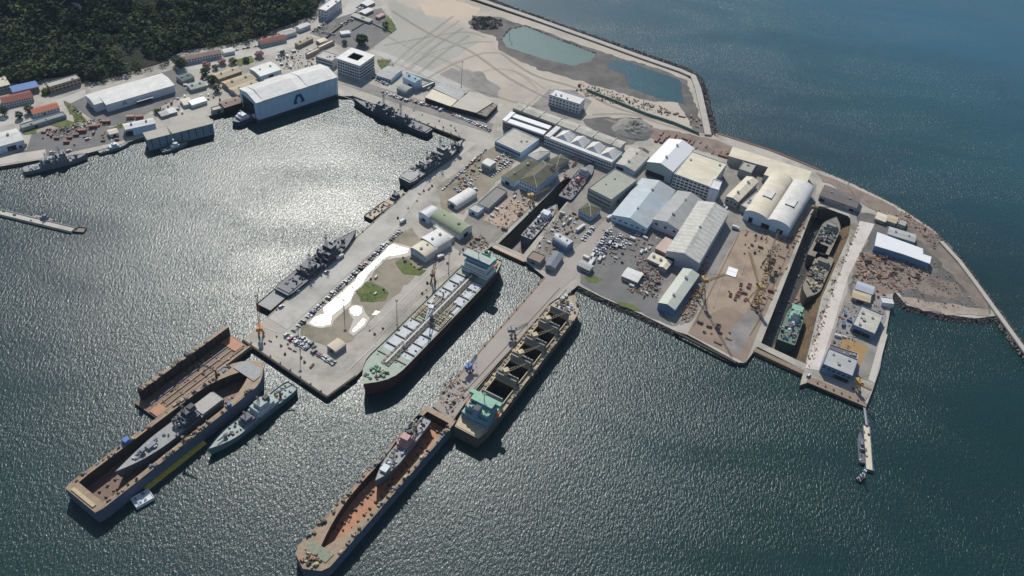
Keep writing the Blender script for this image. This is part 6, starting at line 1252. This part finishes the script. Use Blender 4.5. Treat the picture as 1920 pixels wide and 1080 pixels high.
scatter([(1612, 540), (1672, 545), (1665, 575), (1645, 590), (1645, 560)], 8, ['kg', 'co', 'kt'], 'on the east quay near the bright kiosk', AA)
scatter([(1235, 248), (1300, 262), (1400, 296), (1380, 302), (1300, 280), (1232, 262)], 24, ['pr', 'pr', 'pl', 'pg'], 'in the north seawall stockyard', AA+pi/2, (.7, 1.5), jit=.05)
scatter([(1400, 432), (1475, 450), (1470, 462), (1395, 445)], 9, ['pr', 'bp', 'kd'], 'at the head of the tan assembly slab', AA)
scatter([(1395, 455), (1430, 460), (1420, 480), (1392, 478)], 7, ['kd', 'bk', 'kt'], 'in the upper middle of the assembly slab', AA)
scatter([(1370, 528), (1408, 535), (1398, 566), (1362, 560)], 9, ['bp', 'bp', 'bk', 'kt'], 'above the square pit on the assembly slab', AA, (.5, .9))
scatter([(1300, 595), (1350, 615), (1372, 625), (1360, 655), (1300, 625)], 9, ['pl', 'kt', 'bk', 'pg'], 'on the slip apron beside the sea', AA, (.5, .9))
scatter([(1440, 455), (1500, 440), (1470, 520), (1425, 590), (1412, 575), (1440, 510)], 24, ['kt', 'pi', 'py', 'bk', 'kg', 'cr'], 'between slab and great dry dock', AA, (.4, .9), jit=.4)
scatter([(1480, 440), (1520, 400), (1510, 420), (1470, 500)], 8, ['kt', 'py', 'kg'], 'along the west lip of the great dry dock', AA, (.4, .8))
scatter([(1190, 480), (1225, 495), (1240, 520), (1228, 560), (1180, 545), (1195, 505)], 36, ['pl', 'pi', 'kt', 'bk', 'pr', 'kd', 'cw'], 'in the yard west of the blue-fronted hall', AA, (.35, .8), jit=.6)
scatter([(1150, 430), (1215, 440), (1225, 470), (1195, 490), (1150, 495), (1120, 500)], 30, ['cw', 'kt', 'pl', 'cab', 'kg'], 'in the asphalt yard before the joined halls', AA, (.5, .9))
scatter([(1098, 480), (1128, 478), (1125, 500), (1095, 505)], 5, ['cab', 'cw'], 'beside the pier road bend', AA, (.8, 1.1))
scatter([(1270, 500), (1318, 500), (1322, 545), (1290, 600), (1275, 590), (1300, 545)], 20, ['py', 'pi', 'kt', 'pl', 'bk'], 'on the rail strip east of the longest hall', AA, (.4, .8), jit=.5)
scatter([(870, 458), (905, 440), (915, 460), (888, 474), (860, 476)], 14, ['pl', 'kt', 'kd', 'kg', 'cr'], 'behind the tanker funnel on the quay', AA, (.35, .8), jit=.6)
scatter([(762, 478), (800, 490), (790, 505), (745, 490)], 7, ['kt', 'kg', 'pi'], 'beside the cream arched shed and the puddle', AA, (.4, .9))
scatter([(690, 520), (720, 520), (735, 545), (690, 555)], 4, ['kg', 'cw'], 'on the weedy ground beside the puddle', AA, (.4, .7))
scatter([(830, 500), (850, 480), (800, 560), (720, 620), (690, 640), (690, 620), (760, 560)], 9, ['kd', 'kg', 'kt'], 'on the open quay beside the tanker', AA, (.35, .7))
scatter([(850, 700), (820, 735), (840, 775), (870, 745), (880, 720)], 14, ['kt', 'pl', 'kg', 'kd', 'pi'], 'at the outer end of the narrow pier', AA, (.35, .8), jit=.6)
scatter([(480, 610), (540, 640), (600, 690), (560, 680), (505, 650), (470, 630)], 12, ['kt', 'kd', 'pi', 'kg'], 'at the seaward end of the broad quay', AA, (.35, .7))
scatter([(905, 412), (960, 372), (998, 388), (945, 432)], 14, ['kt', 'kg', 'bk', 'cw'], 'in the peach yard beside the small dry dock', AA, (.4, .8))
scatter([(960, 365), (1010, 355), (1000, 385), (965, 380)], 8, ['kt', 'py', 'cw', 'bp'], 'south of the mossy hipped house', AA, (.4, .8))
scatter([(1048, 320), (1075, 295), (1095, 290), (1080, 310), (1058, 340)], 10, ['kt', 'py', 'kg', 'bp'], 'at the head of the small dry dock', AA, (.4, .8))
scatter([(1050, 400), (1085, 400), (1078, 435), (1040, 440), (1030, 430)], 20, ['kg', 'kt', 'cab', 'bk', 'cw', 'cr'], 'east of the small dry dock', AA, (.4, .8))
scatter([(850, 330), (900, 290), (905, 320), (880, 345), (860, 360)], 20, ['kd', 'kt', 'cr', 'kg', 'cw'], 'in the dirt yard across from the supply ship', AA, (.35, .8))
scatter([(1085, 160), (1150, 180), (1260, 205), (1290, 225), (1240, 212), (1130, 190), (1085, 175)], 26, ['kd', 'pl', 'pr', 'kt'], 'by the edge of the inner pool', AA, (.4, 1.1), jit=.9)
scatter([(1290, 215), (1312, 225), (1318, 245), (1300, 240)], 7, ['co', 'py', 'kt'], 'at the foot of the breakwater elbow', AA)
scatter([(195, 245), (236, 240), (232, 262), (150, 272), (100, 275), (120, 258)], 10, ['cr', 'kt', 'kg', 'pl'], 'on the west quay asphalt', .3, (.5, 1))
scatter([(75, 250), (180, 222), (200, 232), (110, 262), (80, 262)], 20, ['kt', 'bk', 'kg', 'cr', 'bp'], 'in the dirt lot above the west quay', .3, (.5, 1), jit=.4)
scatter([(300, 195), (350, 180), (400, 175), (415, 190), (330, 215), (290, 215)], 16, ['cab', 'cw', 'kg', 'kt', 'cr'], 'in the strip below the white warehouse', .3, (.5, 1))
scatter([(520, 95), (590, 92), (585, 125), (535, 128), (515, 115)], 18, ['kg', 'cw', 'kt', 'cab'], 'between the courtyard office and the hill road', .4, (.5, 1))
scatter([(340, 150), (410, 140), (400, 170), (350, 175)], 10, ['cab', 'kg', 'cr', 'kt'], 'among the trees right of the warehouse', .3, (.5, 1))
scatter([(1640, 395), (1700, 405), (1760, 445), (1750, 470), (1720, 430), (1650, 420)], 14, ['kt', 'kg', 'pl', 'kd'], 'along the rocky east shore', AA, (.4, .9), jit=.7)
scatter([(660, 178), (700, 180), (800, 215), (860, 240), (855, 252), (780, 225)], 10, ['kg', 'kd', 'kt'], 'along the edge of the north quay', AA, (.35, .7))
scatter([(740, 400), (800, 350), (850, 300), (858, 300), (800, 360), (745, 412)], 8, ['kd', 'kg', 'pl'], 'along the left quay by the tug', AA, (.35, .7))
scatter([(1210, 325), (1262, 330), (1330, 355), (1375, 375), (1362, 395), (1300, 360), (1215, 335)], 10, ['kg', 'kt', 'cw', 'cr'], 'in the lane behind the joined halls', AA, (.4, .9))
scatter([(1388, 375), (1432, 345), (1425, 395), (1400, 402)], 10, ['kg', 'cw', 'kt'], 'between the cream shed and the vaulted hall', AA, (.4, .8))
scatter([(1000, 440), (1060, 470), (1050, 490), (1010, 505)], 8, ['kg', 'kt', 'cr', 'cab'], 'at the root of the narrow pier', AA, (.4, .8))
scatter([(240, 228), (280, 215), (300, 225), (295, 240)], 0, ['cr'], 'x', 0)
for k, px in enumerate(((155, 248), (175, 240), (200, 231), (245, 222), (262, 222))): inst(PRO['cr' if k != 3 else 'co'], P(*px), .32, 1.3, ('%s red container row piece, %s from the left along the west quay ditch' % ('rust', ordinal(k))), 'container', 'containers along the ditch')
for k, px in enumerate(((15, 282), (35, 277), (43, 274))): inst(PRO['co' if k != 1 else 'cr'], P(*px), .32, 1.2, '%s container, %s from the left below the double-roofed west shed' % (('orange', 'rust red', 'orange')[k], ordinal(k)), 'container', 'containers below the west shed')
for k, (a, b, c_) in enumerate((((1361, 514), (1379, 520), (1382, 512)), ((1364, 506), (1382, 512), (1385, 505)))):
    o, rz, W, D = frame(a, b, c_, GZ+1); r = empty('roof_panel', (o.x, o.y, GZ), rz); tag(r, ('lower' if k == 0 else 'upper')+' of two bright white panels lying on the tan assembly slab', 'panel', 'white panels on the slab'); mb = MB(); mb.box(0, 0, .2, W, D-.4, .7, MATS['bright_roof']); mb.build('sheet', r)
    for t_ in (-.4, 0, .4): mb = MB(); mb.box(W*t_, 0, 0, .3, D-.6, .2, METAL); mb.build('batten', r)
# loose scrap too fine to count
def scrap(name, px, n, mts, s, seed, z=GZ+.1, zr=1.2):
    rr = random.Random(seed); mb = MB(); x0, x1 = min(p[0] for p in px), max(p[0] for p in px); y0, y1 = min(p[1] for p in px), max(p[1] for p in px); k = 0
    while k < n:
        x, y = rr.uniform(x0, x1), rr.uniform(y0, y1)
        if not inpoly(x, y, px): continue
        k += 1; p = P(x, y, z)
        if blocked(p.x, p.y): continue
        a = rr.random()*3.1; l = rr.uniform(.3, 1)*s
        if rr.random() < .5: mb.box(p.x, p.y, z, l, l*rr.uniform(.2, .8), rr.uniform(.2, zr), rr.choice(mts), a)
        else: mb.tube(p+Vector((0, 0, .2)), p+Vector((cos(a)*l*1.6, sin(a)*l*1.6, rr.uniform(.2, zr))), .14, rr.choice(mts), 4)
    tag(mb.build(name), kind='stuff')
SC = [BRN, BLK, TANP, ORNG2, LGREY, SGRY, DRED]
scrap('scrap_heap', [(1640, 475), (1745, 505), (1722, 530), (1690, 548), (1608, 525), (1606, 480)], 520, SC, 2.6, 1)
scrap('scrap_heap', [(1195, 478), (1228, 492), (1244, 520), (1232, 560), (1175, 545), (1195, 505)], 420, SC, 2.2, 2)
scrap('scrap_heap', [(1312, 480), (1330, 470), (1318, 560), (1290, 605), (1278, 600), (1300, 540)], 380, [BRN, YEL, BLK, TANP, ORNG2], 2.2, 3)
scrap('scrap_heap', [(1440, 470), (1462, 455), (1445, 520), (1418, 590), (1408, 580), (1432, 520)], 380, [BRN, YEL, BLK, TANP, ORNG2], 2.2, 4)
scrap('scrap_heap', [(1600, 430), (1612, 420), (1560, 560), (1520, 690), (1508, 690), (1545, 560)], 190, [BRN, DTAN, BLK, ORNG2], 2, 5)
scrap('scrap_heap', [(1700, 480), (1760, 490), (1810, 545), (1840, 585), (1740, 575), (1690, 555)], 240, [BRN, TANP, LGREY, MATS['dark_rock']], 1.8, 16)
scrap('scrap_heap', [(1120, 440), (1150, 412), (1260, 440), (1245, 480), (1150, 500), (1100, 505)], 260, [BRN, SWHT, LGREY, SGRY, TANP], 1.6, 17)
scrap('scrap_heap', [(1020, 420), (1090, 395), (1085, 440), (1040, 480), (1015, 470)], 200, [BRN, SWHT, LGREY, SGRY, TANP], 1.6, 18)
scrap('scrap_heap', [(910, 412), (960, 370), (1000, 385), (945, 432)], 130, [BRN, LGREY, TANP, YEL], 1.6, 19)
scrap('scrap_heap', [(1385, 370), (1432, 345), (1425, 400), (1390, 405)], 120, [BRN, LGREY, SGRY, BLK], 1.6, 20)
scrap('scrap_heap', [(865, 455), (905, 436), (918, 462), (885, 478)], 160, SC, 2, 6)
scrap('scrap_heap', [(1085, 155), (1130, 165), (1250, 205), (1290, 225), (1240, 215), (1120, 188), (1080, 172)], 300, [BRN, BLK, ORNG2, MATS['dark_rock']], 2.4, 7)
scrap('scrap_heap', [(1470, 560), (1500, 480), (1530, 400), (1590, 412), (1560, 500), (1520, 660), (1440, 640)], 330, SC, 2.2, 8, z=-11.8)
scrap('scrap_heap', [(940, 455), (982, 475), (1046, 398), (1085, 352), (1060, 345)], 140, SC, 1.8, 9, z=-8.8)
scrap('scrap_heap', [(78, 250), (180, 222), (205, 234), (110, 262)], 260, SC+[TANP, SWHT], 2.4, 10)
scrap('scrap_heap', [(850, 330), (905, 285), (912, 320), (880, 350), (862, 362)], 150, SC, 1.8, 11)
scrap('scrap_heap', [(815, 735), (850, 700), (880, 720), (845, 785)], 160, SC, 1.8, 12)
scrap('scrap_heap', [(1640, 392), (1700, 400), (1765, 450), (1752, 472), (1720, 430), (1645, 415)], 260, SC, 2, 13)
scrap('scrap_heap', [(1580, 570), (1640, 560), (1660, 590), (1590, 660), (1550, 690), (1560, 640)], 240, SC, 1.6, 14)
scrap('scrap_heap', [(515, 96), (592, 92), (590, 125), (530, 130)], 220, [SWHT, SGRY, LGREY, BRN], 2, 15)
# timber wall strip shrubs
def shrubs(px, n, r_, seed, mt, nm='shrubbery'):
    rg = np.random.default_rng(seed); rr = random.Random(seed); mb = MB(); x0, x1 = min(p[0] for p in px), max(p[0] for p in px); y0, y1 = min(p[1] for p in px), max(p[1] for p in px); k = 0
    while k < n:
        x, y = rr.uniform(x0, x1), rr.uniform(y0, y1)
        if not inpoly(x, y, px): continue
        k += 1; p = P(x, y); q = crown_np(rg, 14, rr.uniform(.6, 1.2)*r_, r_*1.1)+np.array([p.x, p.y, p.z]); mb.add(q.reshape(-1, 3).tolist(), [(3*i, 3*i+1, 3*i+2) for i in range(14)], mt)
    tag(mb.build(nm), kind='stuff')
shrubs([(120, 190), (132, 192), (165, 228), (142, 230)], 40, 1.8, 1, LGR); shrubs([(668, 545), (690, 530), (725, 545), (715, 562), (675, 566)], 40, 1.0, 2, LGR); shrubs([(706, 112), (730, 112), (742, 126), (712, 134)], 26, 1.8, 3, LGR)
shrubs([(160, 158), (180, 150), (300, 124), (320, 112), (310, 126), (185, 160)], 60, 3, 4, leafmat('dry_leaf', [(.04, .035, .028), (.08, .065, .05), (.12, .10, .08)])); shrubs([(590, 58), (625, 42), (640, 46), (600, 66)], 24, 1.8, 5, LGR); shrubs([(1190, 238), (1205, 236), (1208, 250), (1195, 252)], 10, 1.6, 6, LGR)
shrubs([(215, 236), (240, 228), (245, 236), (205, 246)], 24, 1.5, 7, LGR); shrubs([(700, 55), (722, 30), (742, 52), (735, 62)], 16, 1.6, 8, LGR); shrubs([(340, 88), (420, 86), (480, 72), (545, 46), (550, 52), (480, 82), (400, 95)], 50, 3, 9, LEAF)
for (x, y, r_, h, lb, cl) in ((678, 84, 7.5, 12, 'large dark round tree behind the courtyard office', None), (646, 84, 3.5, 6, 'smaller dark tree left of the large round tree', None), (723, 53, 4, 8, 'dark tree at the grass strip of the top car park', None), (341, 128, 6, 12, 'tall dark conifer left of the pink trees at the hill foot', None),
    (333, 122, 5, 10, 'dark tree just left of the tallest one at the hill foot', None), (385, 142, 5, 8, 'dark tree beside the slate-green shed, upper one', None), (397, 156, 5, 8, 'dark tree between the barracks and huts, middle one', None), (408, 172, 4.5, 7, 'dark tree lowest in the line west of the barracks', None), (388, 126, 4.5, 6, 'pink blossoming tree, leftmost of the three by the hill road', PINK),
    (417, 120, 4.5, 6, 'pink blossoming tree, middle one of the three by the hill road', PINK), (487, 107, 5, 6.5, 'pink blossoming tree behind the blunt white workshop', PINK), (437, 119, 4.5, 6, 'green tree between the middle and right pink trees', LGR), (462, 116, 4, 5, 'light green bush tree left of the rightmost pink tree', LGR),
    (530, 103, 3, 5, 'small round dark tree alone on the road shoulder', None), (56, 212, 4.5, 8, 'dark tree at the left of the orange tiled house', None), (38, 222, 4, 7, 'dark tree lower left of the orange tiled house', None), (9, 216, 4.5, 9, 'dark tree near the left edge below the red roof', None), (404, 130, 3.5, 5, 'low dark green tree below the leftmost pink trees', LEAF),
    (296, 212, 4, 4, 'low olive tree left of the grey huts under the warehouse', LGR), (86, 176, 4, 5, 'bright green tree left of the grey-roofed apartment block', LGR)):
    tree(x, y, r_, h, lb, 'tree', cl)
# lamp masts
def lampmast(px, h, label, r_=.35):
    p = P(*px); r = empty('lamp_mast', p); tag(r, label, 'lamp mast', 'tall lamp masts'); mb = MB(); mb.tube((0, 0, 0), (0, 0, h), r_, METAL, 6, r_*.6); mb.build('pole', r)
    mb = MB(); mb.tube((0, 0, h), (0, 0, h+.5), 1.2, BLK, 8, 1.4); mb.build('lamp_ring', r); mb = MB(); mb.box(0, 0, 0, 1.2, 1.2, .6, CONC2); mb.build('footing', r)
for px, h, lb in (((744.5, 608), 26, 'tall lamp mast on the quay beside the tanker bow'), ((865, 164), 32, 'tall lamp mast in the sand field'), ((1589, 350), 21, 'lamp mast on the rocky north-east shore'), ((841, 512), 22, 'lamp mast on the quay south of the arched sheds'),
                  ((645, 580), 24, 'lamp mast standing at the bright puddle'), ((563, 655), 22, 'lamp mast at the quay square'), ((955, 72), 16, 'lamp mast at the left tip of the green pond'), ((1205, 200), 16, 'lamp mast by the green fence')): lampmast(px, h, lb)
# cranes
def jibcrane(px, label, mt, h=16, boom=30, ang=0, elev=.6, base=7, z=GZ):
    p = P(*px); r = empty('harbour_crane', (p.x, p.y, z), ang); tag(r, label, 'crane')
    for sx in (-1, 1):
        for sy in (-1, 1): mb = MB(); mb.truss((sx*base/2, sy*base/2, 0), (sx*base*.25, sy*base*.25, h*.55), .8, mt, .13, 4); mb.box(sx*base/2, sy*base/2, 0, 2, 1, .8, BLK); mb.build('leg', r)
    mb = MB(); mb.truss((0, 0, h*.5), (0, 0, h), 2.4, mt, .2, 4); mb.build('tower', r); mb = MB(); mb.box(-2, 0, h, 6, 3.4, 3, mt, top=mt); mb.build('machine_house', r); mb = MB(); mb.box(1.6, 1.6, h+.3, 1.4, 1.2, 1.8, GL); mb.build('cab', r)
    mb = MB(); e = Vector((cos(elev), 0, sin(elev)))*boom; mb.truss((1, 0, h+1), Vector((1, 0, h+1))+e, 1.5, mt, .16, 12); mb.build('boom', r)
    mb = MB(); mb.tube((-3, 0, h+6), Vector((1, 0, h+1))+e, .09, BLK, 3); mb.truss((-2, 0, h+3), (-3, 0, h+6), .8, mt, .1, 2); mb.build('stay', r); mb = MB(); q = Vector((1, 0, h+1))+e; mb.tube(q, (q.x, 0, h*.5), .07, BLK, 3); mb.box(q.x, 0, h*.5-.8, .7, .5, .9, BLK); mb.build('hook', r)
jibcrane((1312, 560), 'yellow-brown lattice crane standing on the rail strip by the longest hall', YEL, 20, 34, -1.2, .9)
jibcrane((1412, 568), 'yellow lattice crane between the assembly slab and great dry dock', YEL, 20, 30, 1.9, .5)
jibcrane((1435, 500), 'brown-yellow lattice crane midway along the great dry dock', BRN, 15, 24, 1.2, .5)
jibcrane((996, 385), 'small yellow lattice crane beside the trawler dock', YEL, 11, 18, .4, .4, 5)
jibcrane((812, 530), 'rust-brown lattice crane on the quay beside the tanker', sm('crane_rust', (120, 74, 54)), 11, 16, 1.5, .7, 4)
jibcrane((490, 628), 'thin orange lattice crane at the seaward quay corner', sm('crane_orange', (200, 120, 60)), 9, 24, 1.9, .8, 4)
jibcrane((962, 632), 'small grey crane halfway along the narrow pier', SGRY, 7, 12, 0.2, .6, 4)
jibcrane((881, 695), 'small blue crane on the narrow pier beside the bulk carrier', MATS['cabin_blue'], 5, 8, 1.0, .6, 3.5)
jibcrane((1525, 405), 'small brown crane at the west corner of the great dry dock', BRN, 9, 26, -.1, .35, 4)
jibcrane((1606, 732), 'small ochre crane at the tip of the east quay', YEL, 7, 12, -1.2, .5, 4)
jibcrane((1020, 340), 'small brown crane between the mossy house and the dry dock', BRN, 8, 14, .7, .5, 4)
jibcrane((856, 285), 'dark little crane at the inner corner of the basin', BLK, 7, 12, 2.4, .8, 4)
# fences and posts
def fence(pts, label, mt, h=2.2, w_=.35, name='fence', cat='fence'):
    q = [P(*p) for p in pts]; r = empty(name, q[0]); tag(r, label, cat)
    for a, b in zip(q, q[1:]):
        d = b-a; c = (a+b)/2-q[0]; mb = MB(); mb.box(c.x, c.y, .1, d.length, w_, h, mt, math.atan2(d.y, d.x)); mb.build('panel', r)
fence([(1100, 170), (1150, 190), (1210, 215), (1262, 232), (1310, 252)], 'green screen fence crossing the sand field to the breakwater', sm('fence_green', (88, 122, 104), amt=.2), 3.0, 1.2)
fence([(762, 138), (815, 156), (802, 170)], 'white compound wall bending round the blue-grey box building', WW, 2.5, .8, 'compound_wall', 'wall')
fence([(660, 58), (690, 40), (700, 46), (735, 62)], 'dark fence around the top car park', GW, 1.6, .3); fence([(1206, 560), (1218, 525), (1200, 518)], 'dark fence around the small yard by the blue-fronted hall', SDGR, 2, .4)
fence([(602, 80), (655, 38)], 'long dark wall beside the hill road at the top car park', sm('brown_wall', (112, 100, 86)), 2.5, .5, 'boundary_wall', 'wall')

# tell the scattered yard things apart by their order from the left
for (w_, where), lst in GRP.items():
    lst.sort(key=lambda q: q[0])
    if len(lst) > 1:
        for i, (x, r) in enumerate(lst): r['label'] = '%s %s, %s from left' % (w_, where, 'leftmost' if i == 0 else ordinal(i)) if i else 'leftmost %s %s' % (w_, where)
    else: 
        if 'group' in lst[0][1]: del lst[0][1]['group']
for o in COL.objects:
    if 'label' in o and not (4 <= len(o['label'].split()) <= 16): print('LEN', o.name, o['label'])

# mooring bollards and rubber fenders on the quays
bm = MB(); bm.tube((0, 0, 0), (0, 0, .55), .32, BLK, 8, .26); bm.tube((0, 0, .55), (0, 0, .8), .45, BLK, 8, .4); bo = bm.build('b'); bme = bo.data; bpy.data.objects.remove(bo)
def bollards(a, b, n, where, group):
    pa, pb = P(*a), P(*b)
    for i in range(n):
        p = pa+(pb-pa)*((i+.5)/n); o = bpy.data.objects.new('bollard', bme); COL.objects.link(o); o.location = (p.x, p.y, GZ+.15); o.scale = (1.6, 1.6, 1.4)
        tag(o, 'black mooring bollard, %s %s' % (ordinal(i), where), 'bollard', group)
bollards((668, 184), (868, 258), 14, 'from the hangar end of the north quay', 'bollards on the north quay')
bollards((866, 266), (506, 593), 18, 'from the basin corner down the left quay', 'bollards on the left quay')
bollards((462, 637), (612, 741), 8, 'from the left on the broad quay end', 'bollards on the broad quay end')
bollards((1016, 526), (834, 734), 12, 'from the root on the left pier edge', 'bollards on the narrow pier')
bollards((1525, 716), (1616, 755), 6, 'from the left on the east quay tip', 'bollards on the east quay')
def rope(a, za, b, zb, label):
    pa, pb = P(*a, za), P(*b, zb); mb = MB(); n = 8; pts = [pa.lerp(pb, i/n)-Vector((0, 0, 4*(i/n)*(1-i/n)*1.2)) for i in range(n+1)]
    for u_, v_ in zip(pts, pts[1:]): mb.tube(u_-pa, v_-pa, .09, TANP, 4, caps=False)
    o = mb.build('mooring_rope', loc=pa); tag(o, label, 'rope', 'mooring ropes')
rope((684, 724), 13.5, (640, 722), 3.5, 'mooring rope from the tanker bow to the broad quay end'); rope((920, 478), 13.5, (905, 470), 3.5, 'short mooring rope at the tanker stern')
rope((868, 802), 11, (846, 776), 3.5, 'mooring rope from the bulk carrier stern to the pier end'); rope((1068, 556), 11.5, (1072, 540), 3.5, 'mooring rope at the bulk carrier bow')
rope((668, 432), 7, (690, 424), 3.5, 'mooring rope from the dark warship bow to the left quay'); rope((868, 264), 9, (880, 262), 3.5, 'mooring rope at the supply ship bow'); rope((549, 722), 6, (575, 712), 3.5, 'mooring rope from the pale green patrol ship to the quay')
# ---------------------------------------------------------------- air
hm_ = bpy.data.materials.new('air'); hm_.use_nodes = True; t = hm_.node_tree; t.nodes.clear(); o_ = t.nodes.new('ShaderNodeOutputMaterial'); v_ = t.nodes.new('ShaderNodeVolumePrincipled')
v_.inputs['Color'].default_value = (.55, .76, 1.0, 1); v_.inputs['Density'].default_value = .00003; v_.inputs['Anisotropy'].default_value = 0.0; t.links.new(v_.outputs[0], o_.inputs['Volume'])
mb = MB(); mb.box(-200, 3600, -14.5, 12000, 9200, 525, hm_); h_ = mb.build('haze'); tag(h_, kind='stuff')
